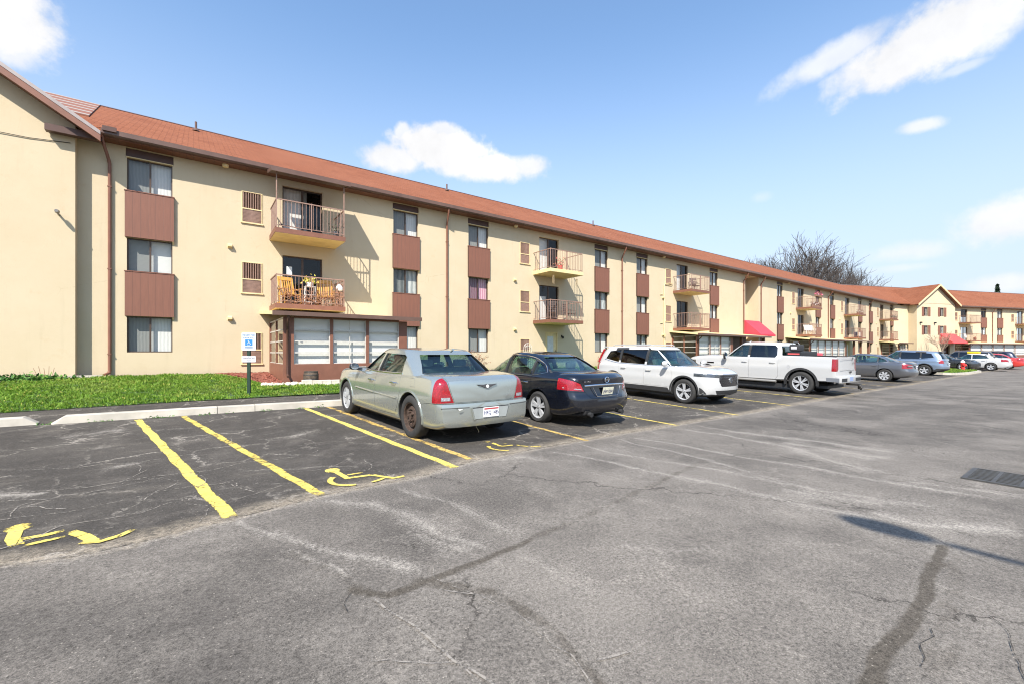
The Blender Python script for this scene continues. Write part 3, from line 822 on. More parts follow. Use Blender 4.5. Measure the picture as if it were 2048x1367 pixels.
def loft_gh(P, inset=0.0, ext=0.0):
    """closed cabin solid; inset shrinks it, ext lowers its floor"""
    g = P['gh']; xf = mono(g['xf']); xr = mono(g['xr']); hwf = mono(g['hw']); roof = mono(g['roof']); base = mono(g['base'])
    nexp = g.get('n', 5.5); NA = 72
    lv = [0, .12, .25, .4, .55, .7, .82, .90]
    rings = []
    def ring(q, sc=1.0, zq=None):
        a0 = float(xr(q))+inset; a1 = float(xf(q))-inset; b = float(hwf(q))-inset
        xc = (a0+a1)/2; a = (a1-a0)/2*sc; b *= sc
        out = []
        for k in range(NA):
            t = 2*math.pi*k/NA; c, s = math.cos(t), math.sin(t)
            X = xc+a*math.copysign(abs(c)**(2/nexp), c); Y = b*math.copysign(abs(s)**(2/nexp), s)
            # narrower towards both ends in plan
            f = (X-xc)/max(a, 1e-6); Y *= 1-g.get('taper', .06)*f*f
            rz = float(roof(X))-inset; bz = float(base(X))-ext
            qq = q if zq is None else zq
            Z = bz+qq*(rz-bz)
            if zq is not None and zq >= .98: Z = rz-.03*(Y/max(.1, float(hwf(1))))**2-(1-zq)*(rz-bz)
            out.append((X, Y, Z))
        return out
    for q in lv: rings.append(ring(q))
    for q, sc, zq in ((.95, .992, .945), (.98, .975, .972), (1, .95, .988), (1, .90, .996), (1, .78, 1), (1, .55, 1), (1, .3, 1), (1, .06, 1)): rings.append(ring(q, sc, zq))
    verts = [p for r in rings for p in r]; faces = []
    for i in range(len(rings)-1):
        for j in range(NA):
            a = i*NA+j; b = i*NA+(j+1) % NA
            faces.append((a, b, b+NA, a+NA))
    faces.append(tuple(range(NA))[::-1]); faces.append(tuple(range((len(rings)-1)*NA, len(rings)*NA)))
    me = bpy.data.meshes.new('cabin'); me.from_pydata(verts, [], faces); me.update(); return me

def finish(me, mats, smooth=32):
    me.materials.clear()
    for m in mats: me.materials.append(m)
    me.shade_smooth(); me.set_sharp_from_angle(angle=R(smooth)); me.update()

def wheel(root, x, y, Rt, wd, rim, style, spokes=5, alloy=None, back=None):
    s = 1 if y > 0 else -1
    w_ = empty('wheel', (x, y, Rt), 0 if s > 0 else math.pi, root)
    h = wd/2
    prof = [(rim*.97, -h), (rim+.012, -h-.004), ((rim+Rt)/2, -h-.012), (Rt-.022, -h+.004), (Rt-.004, -h+.022), (Rt, -h+.05), (Rt, h-.05), (Rt-.004, h-.022), (Rt-.022, h-.004), ((rim+Rt)/2, h+.012), (rim+.012, h+.004), (rim*.97, h), (rim*.93, h-.03), (rim*.93, -h+.03)]
    MB().lathe(prof, 48, 'y', close=True).build('tyre', TYRE, w_, smooth=40)
    m = MB(); al = alloy or ALLOY
    yf = h-.005
    m.lathe([(rim*.98, yf-.02), (rim*.98, yf), (rim*.90, yf-.008), (rim*.88, yf-.05), (rim*.88, -h+.05)], 48, 'y')
    m.lathe([(rim*.88, yf-.085), (.0, yf-.085)], 32, 'y', mi=1)
    if style == 'steel':
        m.lathe([(rim*.88, yf-.05), (rim*.78, yf-.075), (rim*.66, yf-.03), (rim*.5, yf-.02), (rim*.40, yf-.05), (rim*.30, yf-.03), (rim*.22, yf-.025), (rim*.2, yf+.0), (0, yf+.0)], 40, 'y')
        for k in range(5):
            a = k*2*math.pi/5; m.lathe([(.016, yf-.03), (.016, yf+.012), (0, yf+.016)], 8, 'y', (rim*.33*math.cos(a), 0, rim*.33*math.sin(a)))
        for k in range(14):
            a = k*2*math.pi/14; m.lathe([(.02, yf-.033), (0, yf-.032)], 8, 'y', (rim*.59*math.cos(a), .006, rim*.59*math.sin(a)), mi=1)
    else:
        hub = rim*.20
        m.lathe([(hub, yf-.06), (hub, yf-.022), (hub*.8, yf-.014), (0, yf-.012)], 24, 'y')
        def spoke(a, r0, r1, w0, w1, y0, y1, mi=0):
            c, sn = math.cos(a), math.sin(a)
            pl = [(r0, -w0), (r1, -w1), (r1, w1), (r0, w0)]
            q = [(p[0]*c-p[1]*sn, p[0]*sn+p[1]*c) for p in pl]
            vs_ = [(q[i][0], (y0 if i in (0, 3) else y1)-.04, q[i][1]) for i in range(4)]+[(q[i][0]*.998, (y0 if i in (0, 3) else y1), q[i][1]*.998) for i in range(4)]
            m.add(vs_, [(0, 1, 2, 3), (7, 6, 5, 4), (0, 4, 5, 1), (1, 5, 6, 2), (2, 6, 7, 3), (3, 7, 4, 0)], mi)
        for k in range(spokes):
            a = 2*math.pi*k/spokes+.3
            if style == 'double':
                for d in (-.13, .13): spoke(a+d, hub*.7, rim*.93, .018, .020, yf-.02, yf-.012)
            elif style == 'split':
                for d in (-.17, .17):
                    spoke(a+d, hub*.7, rim*.93, .020, .024, yf-.02, yf-.010)
                spoke(a, hub, rim*.9, .016, .012, yf-.045, yf-.04, 1)
            elif style == 'cap':
                spoke(a, hub*.6, rim*.93, rim*.13, rim*.20, yf-.012, yf-.012)
            else:
                spoke(a, hub*.7, rim*.93, .034, .045, yf-.02, yf-.012)
        for k in range(5):
            a = k*2*math.pi/5+.6; m.lathe([(.012, yf-.022), (.010, yf-.008), (0, yf-.007)], 6, 'y', (hub*.65*math.cos(a), 0, hub*.65*math.sin(a)), mi=1)
    m.build('rim', [al, back or BLACKPL], w_, smooth=38)
    return w_

def vehicle(P, name, label, cat, loc, rz, pmat, group=None):
    root = empty(name, loc, rz); tag(root, label, cat, group)
    root.rotation_euler.y = P.get('pitch', 0)
    L = P['L']; hw = P['W']/2; Rt = P['R']
    body = tmp(loft_body(P))
    def cut(mb, op='DIFFERENCE'):
        nonlocal body
        body.data = boolean(body, mb_mesh(mb), op)
    # wheel wells
    wl = Rt+P.get('well', .055)
    for ax in (P['xf'], P['xr']):
        c = MB()
        for s in (-1, 1):
            q = [(ax+wl*math.cos(2*math.pi*k/40), Rt+wl*math.sin(2*math.pi*k/40)) for k in range(40)]
            c.prism(q, 'y', s*(hw-.30), s*(hw+.4))
        cut(c)
    alt = None
    if 'rear_b' in P:      # the bumper has a profile of its own and stands proud of the tail
        q_ = dict(P); q_['rear'] = P['rear_b']; keep_ = body; body = tmp(loft_body(q_))
        c = MB(); ax = P['xr']
        for s in (-1, 1): c.prism([(ax+wl*math.cos(2*math.pi*k/40), Rt+wl*math.sin(2*math.pi*k/40)) for k in range(40)], 'y', s*(hw-.30), s*(hw+.4))
        cut(c); alt = body; body = keep_
    if 'bed' in P:
        x0, x1, by, z0 = P['bed'][:4]; cut(MB().box(x0, x1, -by, by, z0, 3))
    parts = {}
    def carve(nm, mb, mat, gap_mb=None, smooth=32, parent=None, label=None):
        me = boolean(alt if (alt is not None and nm == 'bumper') else body, mb_mesh(mb), 'INTERSECT')
        body.data = boolean(body, mb_mesh(gap_mb or mb), 'DIFFERENCE')
        if len(me.polygons) == 0: return None
        finish(me, mat if isinstance(mat, list) else [mat], smooth)
        o = link(bpy.data.objects.new(nm, me), parent or root)
        if label: o['label'] = label
        parts.setdefault(nm, []).append(o); return o
    def grown(poly, g):
        c = Vector((sum(p[0] for p in poly)/len(poly), sum(p[1] for p in poly)/len(poly)))
        out = []
        n = len(poly)
        for i in range(n):
            p = Vector(poly[i]); a = (p-Vector(poly[i-1])).normalized(); b = (Vector(poly[(i+1) % n])-p).normalized()
            nr = Vector((a.y+b.y, -(a.x+b.x)));
            if nr.length < 1e-6: nr = Vector((a.y, -a.x))
            nr.normalize()
            if nr.dot(p-c) < 0: nr = -nr
            out.append(tuple(p+nr*g))
        return out
    for (nm, axis, poly, a, b, mat, gap) in P['carve']:
        mm = pmat if mat is None else mat
        mb = MB().prism(poly, axis, a, b)
        gb = MB().prism(grown(poly, gap), axis, a-(.0 if axis == 'y' else 0), b) if gap else None
        carve(nm, mb, mm, gb)
        if P.get('mirror_' + axis, True) and axis == 'x' and min(p[0] for p in poly)*max(p[0] for p in poly) > 0:
            q = [(-p[0], p[1]) for p in poly]
            carve(nm, MB().prism(q, axis, a, b), mm, MB().prism(grown(q, gap), axis, a, b) if gap else None)
    for (poly, hx, hz) in P['doors']:
        for s in ((1, -1) if P.get('both', True) else (P['side'],)):
            a, b = (.45, hw+.3) if s > 0 else (-hw-.3, -.45)
            d = carve('door', MB().prism(poly, 'y', a, b), [pmat], MB().prism(grown(poly, .008), 'y', a, b))
            if d is None: continue
            # handle sits on the door skin
            yy = max((abs(v.co.y) for v in d.data.vertices if abs(v.co.x-hx) < .25 and abs(v.co.z-hz) < .12), default=hw)
            hm = MB()
            hm.tube([(hx-.10, s*(yy-.015), hz), (hx-.085, s*(yy+.028), hz), (hx+.085, s*(yy+.028), hz+.004), (hx+.10, s*(yy-.015), hz+.004)], .013, 6)
            hm.build('handle', P.get('handle', pmat), d, smooth=50)
    # body shell: paint, dark wells and cabin floor
    me = body.data; finish(me, [pmat, BLACKPL, CABIN])
    g = P['gh']; xr0 = min(p[1] for p in g['xr']); xf0 = max(p[1] for p in g['xf'])
    for p in me.polygons:
        c = p.center
        for ax in (P['xf'], P['xr']):
            if math.hypot(c.x-ax, c.z-Rt) < wl+.004 and abs(c.y) > hw-.31 and abs(p.normal.y) < .99 or (math.hypot(c.x-ax, c.z-Rt) < wl and abs(abs(c.y)-(hw-.30)) < .01): p.material_index = 1
        if p.normal.z > .75 and xr0+.16 < c.x < xf0-.36 and abs(c.y) < hw*.80: p.material_index = 2
        if p.normal.z < -.9 and c.z < .5: p.material_index = 1
        if 'bed' in P and P['bed'][0]-.01 < c.x < P['bed'][1]+.01 and abs(c.y) < P['bed'][2]+.01 and c.z > P['bed'][3]-.01 and (c.z < P['bed'][4] if len(P['bed']) > 4 else True): p.material_index = 1
    bo = link(bpy.data.objects.new('body', me), root); bpy.data.objects.remove(body)
    # cabin
    gh = tmp(loft_gh(P)); inner = loft_gh(P, .045, .25)
    gh.data = boolean(gh, inner, 'DIFFERENCE')
    sw = MB()
    for poly in g['side']: sw.prism(poly, 'y', -2, 2)
    for q in ('side_dark',):
        for poly in g.get(q, []): sw.prism(poly, 'y', -2, 2)
    gh.data = boolean(gh, mb_mesh(sw), 'DIFFERENCE')
    xm = (xr0+xf0)/2
    fr = MB().prism(g['screen'], 'x', xm, xm+4); gh.data = boolean(gh, mb_mesh(fr), 'DIFFERENCE')
    rr = MB().prism(g['back'], 'x', xm-4, xm) if g.get('back') else None
    if rr: gh.data = boolean(gh, mb_mesh(rr), 'DIFFERENCE')
    finish(gh.data, [pmat, BLACKPL])
    def near_edge(a, b, poly):
        for i in range(len(poly)):
            p0 = Vector(poly[i]); d = Vector(poly[(i+1) % len(poly)])-p0
            tt = max(0, min(1, (Vector((a, b))-p0).dot(d)/d.length_squared))
            if (Vector((a, b))-p0-d*tt).length < .004: return True
        return False
    for p in gh.data.polygons:
        c = p.center
        if abs(p.normal.y) < .6 and any(near_edge(c.x, c.z, q) for q in list(g['side'])+list(g.get('side_dark', []))): p.material_index = 1
        if abs(p.normal.x) < .7 and (near_edge(c.y, c.z, g['screen']) and c.x > xm or (g.get('back') and c.x < xm and near_edge(c.y, c.z, g['back']))): p.material_index = 1
        for (x0, x1) in g.get('black', []):
            if x0 < c.x < x1 and c.z < float(mono(g['roof'])(c.x))-.08: p.material_index = 1
    cab = link(bpy.data.objects.new('roof', gh.data), root); bpy.data.objects.remove(gh)
    gl = tmp(loft_gh(P, .012, .05)); gi = loft_gh(P, .020, .3); gl.data = boolean(gl, gi, 'DIFFERENCE')
    def pane(nm, polys, axis, a, b, mat):
        m = MB()
        for p in polys: m.prism(grown(p, .018), axis, a, b)
        me = boolean(gl, mb_mesh(m), 'INTERSECT')
        if len(me.polygons): finish(me, [mat], 40); link(bpy.data.objects.new(nm, me), root)
    pane('windshield', [g['screen']], 'x', xm, xm+4, CARGLASS)
    if rr: pane('rear_window', [g['back']], 'x', xm-4, xm, g.get('backglass', CARGLASS))
    for poly in g['side']:
        for s in (1, -1): pane('side_window', [poly], 'y', *((.2, 2) if s > 0 else (-2, -.2)), CARGLASS)
    for poly in g.get('side_dark', []):
        for s in (1, -1): pane('side_window', [poly], 'y', *((.2, 2) if s > 0 else (-2, -.2)), TINTGLASS)
    bpy.data.objects.remove(gl)
    # window trim strips
    if g.get('trim'):
        tm = MB(); hwf = mono(g['hw']); roof = mono(g['roof']); base = mono(g['base']); xfm = mono(g['xf']); xrm = mono(g['xr'])
        for line in g['trim']:
            for s in (1, -1):
                pp = []
                for (x, z) in resample(line, len(line)*5):
                    b = float(base(x)); q = (z-b)/(float(roof(x))-b); xc = (float(xrm(q))+float(xfm(q)))/2; a = (float(xfm(q))-float(xrm(q)))/2
                    f = min(.999, abs((x-xc)/a)); ne = g.get('n', 5.5)
                    yv = float(hwf(q))*(1-f**ne)**(1/ne)*(1-g.get('taper', .06)*f*f)
                    pp.append((x, s*(yv+.001), z))
                tm.tube(pp, .011, 5)
        tm.build('window_trim', g.get('trim_mat', CHROME), cab, smooth=60)
    # seats, dash, wheel
    sx, sz = P['seat']
    for s in (-1, 1):
        st = MB(); y = s*.37
        st.add([(sx-.09, y-.24, sz-.5), (sx+.08, y-.24, sz-.5), (sx+.08, y+.24, sz-.5), (sx-.09, y+.24, sz-.5), (sx-.26, y-.20, sz+.02), (sx-.15, y-.20, sz+.04), (sx-.15, y+.20, sz+.04), (sx-.26, y+.20, sz+.02)], [(0, 3, 2, 1), (4, 5, 6, 7), (0, 1, 5, 4), (1, 2, 6, 5), (2, 3, 7, 6), (3, 0, 4, 7)])
        st.cbox(sx-.29, sx-.19, y-.13, y+.13, sz+.07, sz+.25, .03)
        st.build('seat', P.get('seatmat', SEATC), root, smooth=40)
    rx = P.get('rear_seat')
    if rx is not None:
        st = MB(); st.add([(rx-.02, -.62, sz-.5), (rx+.14, -.62, sz-.5), (rx+.14, .62, sz-.5), (rx-.02, .62, sz-.5), (rx-.17, -.60, sz+.02), (rx-.05, -.60, sz+.04), (rx-.05, .60, sz+.04), (rx-.17, .60, sz+.02)], [(0, 3, 2, 1), (4, 5, 6, 7), (0, 1, 5, 4), (1, 2, 6, 5), (2, 3, 7, 6), (3, 0, 4, 7)])
        for y in (-.36, .36): st.cbox(rx-.2, rx-.11, y-.13, y+.13, sz+.05, sz+.18, .03)
        st.build('rear_seat', P.get('seatmat', SEATC), root, smooth=40)
    dx = xf0-.42
    MB().cbox(dx-.22, dx+.04, -.66, .66, sz-.3, sz-.09, .05).build('dashboard', CABIN, root, smooth=40)
    MB().tube([(dx-.22+.07*math.sin(a), .37+.18*math.cos(a), sz-.06+.17*math.sin(a)) for a in [2*math.pi*k/20 for k in range(21)]], .014, 6).build('steering_wheel', CABIN, root, smooth=50)
    # mirrors
    mx, mz, my = P['mirror']
    for s in (1, -1):
        bm = bmesh.new(); bmesh.ops.create_uvsphere(bm, u_segments=16, v_segments=10, radius=1)
        mh, mw = P.get('mirror_size', (.085, .12))
        for v in bm.verts:
            c = v.co; c.x = c.x*.075 if c.x > 0 else c.x*.05
            v.co = Vector((mx+c.x, s*(my+.15)+c.y*mw, mz+.06+math.copysign(abs(c.z)**.7, c.z)*mh))
        q = MB(); q.add([tuple(v.co) for v in bm.verts], [[v.index for v in f.verts] for f in bm.faces]); bm.free()
        q.tube([(mx+.02, s*(my-.02), mz), (mx+.01, s*(my+.10), mz+.02)], .028, 6)
        o = q.build('mirror', P.get('mirror_mat', pmat), root, smooth=50)
        MB().add([(mx-.0515, s*(my+.15)+mw*.8*math.cos(a), mz+.06+mh*.8*math.sin(a)) for a in [2*math.pi*k/16 for k in range(16)]], [tuple(range(16))[::-1] if s*0+1 > 0 else tuple(range(16))]).build('mirror_glass', CHROME, o)
    # wheels
    for (ax, key) in ((P['xf'], 'wf'), (P['xr'], 'wr')):
        for s in (1, -1):
            ws = P.get(key, P['wheel']); wheel(root, ax, s*(hw-ws[0]/2-.018), Rt, ws[0], ws[1], ws[2], ws[3], ws[4] if len(ws) > 4 else None, ws[5] if len(ws) > 5 else None)
    # underbody
    MB().box(P['xr']+.4, P['xf']-.4, -hw+.12, hw-.12, .20, .34).box(-L/2+.35, P['xr']-.42, -hw+.25, hw-.25, .26, .36).build('underbody', BLACKPL, root)
    if alt is not None: bpy.data.objects.remove(alt)
    if P.get('arch'):
        for ax in (P['xf'], P['xr']):
            for s in (1, -1):
                m = MB(); pl = mono(P['plan'])
                pts = []
                for k in range(29):
                    a = R(-8+196*k/28); x = ax+(wl+.005)*math.cos(a); z = Rt+(wl+.005)*math.sin(a)
                    pts.append((x, z))
                for k in range(len(pts)-1):
                    pass
                vs_ = []; fs = []
                aw = P['arch']
                for (x, z) in pts:
                    dx_, dz_ = (x-ax)/(wl+.005), (z-Rt)/(wl+.005)
                    yo = s*(hw*float(pl(x))*(1.0 if z > .42 else .985)+P.get('arch_out', .012))
                    yi = s*(hw*float(pl(x))-.10)
                    x2, z2 = ax+dx_*(wl+aw), Rt+dz_*(wl+aw)
                    vs_ += [(x, yi, z), (x, yo, z), (x2, yo, z2), (x2, yi, z2)]
                n = len(pts)
                for k in range(n-1):
                    for j in range(4): a_, b_ = k*4+j, k*4+(j+1) % 4; fs.append((a_, a_+4, b_+4, b_) if s > 0 else (a_, b_, b_+4, a_+4))
                fs += [(0, 1, 2, 3) if s > 0 else (3, 2, 1, 0), tuple(range(4*n-4, 4*n))]
                m.add(vs_, fs); m.build('wheel_arch_trim', P.get('arch_mat') or BLACKPL, root, smooth=40)
    return root, parts

REAR = lambda x, y, z: Matrix.Translation((x, y, z)) @ Matrix.Rotation(-math.pi/2, 4, 'Z') @ FACING0
FACING0 = Matrix.Rotation(math.pi/2, 4, 'X')
def text_mesh0(body, size):
    cu = bpy.data.curves.new('lettering', 'FONT'); cu.body = body; cu.size = size; cu.align_x = 'CENTER'; cu.align_y = 'CENTER'; cu.resolution_u = 3; cu.extrude = .001
    o = bpy.data.objects.new('lettering', cu); COL.objects.link(o); bpy.context.view_layer.update()
    me = bpy.data.meshes.new_from_object(o.evaluated_get(bpy.context.evaluated_depsgraph_get()))
    bpy.data.objects.remove(o); bpy.data.curves.remove(cu); return me
def letter(body, size, mat, parent, M, sx=1.0):
    me = text_mesh0(body, size); me.transform(M @ Matrix.Diagonal((sx, 1, 1, 1))); me.materials.clear(); me.materials.append(mat)
    return link(bpy.data.objects.new('lettering', me), parent)
PLATEINK = simple('plate_ink', (.02, .03, .12), .5); PLATERED = simple('plate_red', (.45, .05, .05), .5)
def plate(root, x, z, txt, tilt=0, w=.305, h=.155, band=True, col=None, frame=False):
    """number plate on the rear (facing -x)"""
    M = Matrix.Translation((x, 0, z)) @ Matrix.Rotation(tilt, 4, 'Y')
    q = MB(); q.T = M; q.cbox(-.004, .004, -w/2, w/2, -h/2, h/2, .002); p = q.build('number_plate', col or PLATEW, root)
    letter(txt, .085, PLATEINK, p, M @ REAR(-.0062, 0, -.01), .78)
    if band:
        b = MB(); b.T = M; b.box(-.0058, -.0052, -w/2+.012, w/2-.012, h/2-.034, h/2-.012); b.build('plate_band', PLATERED, p)
    return p
NOSE_IN = math.pi/2; NOSE_OUT = -math.pi/2
def gloc(u, v, dz=0): return (u, v, float(gz(u, v))+dz)
def slope_pitch(v0, v1, u, nose_in=True):
    a = math.atan2(float(gz(u, v1))-float(gz(u, v0)), v1-v0)
    return -a if nose_in else a

# ---- silver saloon, nose to the kerb
SED1 = dict(L=5.0, W=1.85, R=.36, xf=1.62, xr=-1.47, fz=2.05, rz=-1.95, well=.05, tuck=.045, crease=.0, shoulder=.94,
    top=[(-2.5, 1.00), (-2.35, 1.055), (-1.9, 1.085), (-1.68, 1.09), (-1.55, .90), (.95, .90), (1.12, 1.03), (1.5, 1.04), (2.1, .99), (2.42, .92), (2.5, .86)],
    belt=[(-2.5, .93), (-2.2, 1.00), (-1.5, 1.03), (0, 1.00), (1.2, .97), (2.1, .90), (2.5, .76)],
    bot=[(-2.5, .30), (-2.3, .25), (-1.9, .23), (1.9, .22), (2.3, .22), (2.5, .26)],
    plan=[(-2.5, .90), (-2.42, .955), (-2.1, .985), (-1.4, 1.0), (1.4, 1.0), (2.1, .97), (2.4, .92), (2.5, .82)],
    front=[(.2, -.05), (.35, 0), (.6, 0), (.85, -.06)], rear=[(.2, .12), (.6, .105), (.70, .105), (.80, .112), (.95, .125), (1.06, .17)], rear_b=[(.2, .08), (.30, .025), (.40, .0), (.52, .004), (.58, .0), (.64, .012), (.70, .03)], arch=.032, arch_out=.008,
    fcurve=.20, rcurve=.13, seat=(.28, 1.10), rear_seat=-.82, mirror=(.86, 1.02, .86), mirror_mat=GLOSSBLK, mirror_size=(.07, .10), side=1, wheel=(.22, .245, 'cap', 7), wf=(.22, .245, 'cap', 7), wr=(.22, .25, 'steel', 5, RUSTW, RUSTW), handle=CHROME,
    carve=[
        ('reversing_light', 'x', [(.655, .70), (.80, .70), (.80, .752), (.665, .752)], -2.7, -2.2, CLEARLENS, .002),
        ('tail_light', 'x', [(.60, .668), (1.2, .668), (1.2, .96), (.86, 1.045), (.725, 1.052), (.67, .86)], -2.7, -2.19, REDLENS, .004),
        ('boot_lid', 'x', [(-.585, .672), (.585, .672), (.655, .87), (.70, 1.06), (.72, 1.3), (-.72, 1.3), (-.70, 1.06), (-.655, .87)], -2.7, -1.74, None, .006),
        ('bumper', 'y', [(-2.8, .1), (-1.88, .1), (-1.885, .62), (-2.1, .655), (-2.8, .655)], -1.2, 1.2, None, .005),
        ('fuel_flap', 'y', [(-1.66, .87), (-1.50, .87), (-1.44, 1.0), (-1.60, 1.0)], .5, 1.3, None, .007),
        ('headlight', 'x', [(.50, .66), (1.2, .64), (1.2, .84), (.50, .86)], 2.05, 2.8, HEADLENS, .004),
        ('radiator_grille', 'x', [(-.44, .44), (.44, .44), (.48, .84), (-.48, .84)], 2.25, 2.8, BLACKPL, .004)],
    doors=[([(1.02, .33), (.0, .31), (.0, 1.2), (1.0, 1.2), (1.04, .8)], .16, .865), ([(-.015, .31), (-.88, .33), (-1.0, .50), (-1.12, .78), (-1.08, .95), (-1.05, 1.2), (-.015, 1.2)], -.86, .88)],
    gh=dict(n=6, taper=.05, base=[(-2, .97), (2, .95)], xf=[(0, 1.22), (.5, .80), (1, .30)], xr=[(0, -1.78), (.5, -1.46), (1, -1.04)], hw=[(0, .875), (.25, .83), (.6, .745), (1, .62)],
        roof=[(-1.8, 1.36), (-1.04, 1.455), (-.3, 1.485), (.3, 1.465), (1.2, 1.36)],
        side=[[(.80, 1.045), (.05, 1.045), (.05, 1.375), (.30, 1.385)], [(-.02, 1.045), (-1.0, 1.06), (-.90, 1.33), (-.80, 1.365), (-.02, 1.378)]],
        screen=[(-.72, 1.03), (.72, 1.03), (.575, 1.39), (-.575, 1.39)], back=[(-.70, 1.07), (.70, 1.07), (.55, 1.375), (-.55, 1.375)],
        trim=[[(.84, 1.03), (.3, 1.03), (-.4, 1.03), (-1.02, 1.045)]], trim_mat=CHROME, black=[]))
SILVER = paint('silver_green_paint', (.44, .475, .445), .70, .20, 1.0, .22, (.33, .29, .22))
u0, v0 = 3.72, 8.42
SED1['pitch'] = slope_pitch(6.9, 9.95, 3.8)
SED1['arch_mat'] = SILVER
car1, cp = vehicle(SED1, 'parked_car', 'silver saloon with a rusty steel rear wheel and red plate band, nearest the camera', 'car', gloc(u0, v0), R(90+3.2), SILVER)
def car1_details():
    b = cp['bumper'][0]
    # plate recess panel, plate, winged badge, black moulding, fuel flap, door strips, scuffs
    m = MB().prism([(-.36, .59), (.36, .59), (.31, .41), (-.31, .41)], 'x', -2.503, -2.44); rec = m.build('plate_recess', simple('recess_grey', (.30, .32, .31), .5), car1)
    MB().prism([(.375, .592), (.355, .592), (.30, .40), (.33, .40)], 'x', -2.508, -2.45).build('recess_edge', SILVER, rec)
    MB().box(-2.506, -2.46, -.36, .36, .582, .592).build('recess_shadow', BLACKPL, rec)
    plate(car1, -2.512, .505, 'HRQ 1485', 0)
    bl = cp['boot_lid'][0]
    w = MB(); xb = -2.398
    def xat(z): return -2.5+.085+.0
    wing = [(0, .034), (.07, .026), (.19, .032), (.15, .014), (.09, -.002), (.04, -.026), (0, -.036)]
    full = wing+[(-p[0], p[1]) for p in wing[-2:0:-1]]
    w.prism([(p[0], .905+p[1]) for p in full], 'x', xb+.02, xb-.006); w.build('winged_badge', simple('badge_dark', (.13, .13, .135), .3, .6), bl)
    bx = MB(); bx.lathe([(0, xb-.012), (.026, xb-.011), (.030, xb-.004)], 16, 'x', (0, 0, .903)); bx.build('badge_centre', simple('badge_white', (.70, .70, .70), .4), bl)
    letter('LIMITED', .042, CHROME, bl, REAR(xb-.004, -.43, .735)); letter('LX', .035, CHROME, bl, REAR(xb-.004, -.555, .80))
    for s in (1, -1):
        MB().tube([(1.0, s*.932, .66), (.03, s*.936, .64)], .014, 6).build('door_strip', SILVER, car1, smooth=60); MB().tube([(-.03, s*.936, .64), (-.98, s*.933, .63)], .014, 6).build('door_strip', SILVER, car1, smooth=60)
    gr_ = lambda z, o: [(-2.5+.13*(abs(y)/.925)**2.6-o, y, z) for y in [i*.05 for i in range(-17, 18)] if abs(y) > .37]
    gm_ = simple('groove_dark', (.08, .08, .075), .7)
    for sgn in (1, -1): MB().tube([p for p in gr_(.60, -.004) if p[1]*sgn > 0], .008, 5).build('bumper_groove', gm_, car1)
    MB().tube([(-2.3, .18, .30), (-2.42, .18, .20), (-2.38, .15, .17)], .008, 5).build('hanging_clip', CHROME, car1)
    sc = simple('bare_scuff', (.62, .62, .58), .7, 0, .2, 40)
    MB().add([(-2.5045, .62, .60), (-2.5045, .53, .59), (-2.5045, .55, .575), (-2.5045, .60, .565)], [(0, 1, 2, 3)]).build('scuff', sc, car1)
    # side glazing: aerial base on roof
    MB().tube([(-1.25, 0, 1.43), (-1.33, 0, 1.47)], .02, 6).build('aerial', SILVER, car1)
car1_details()

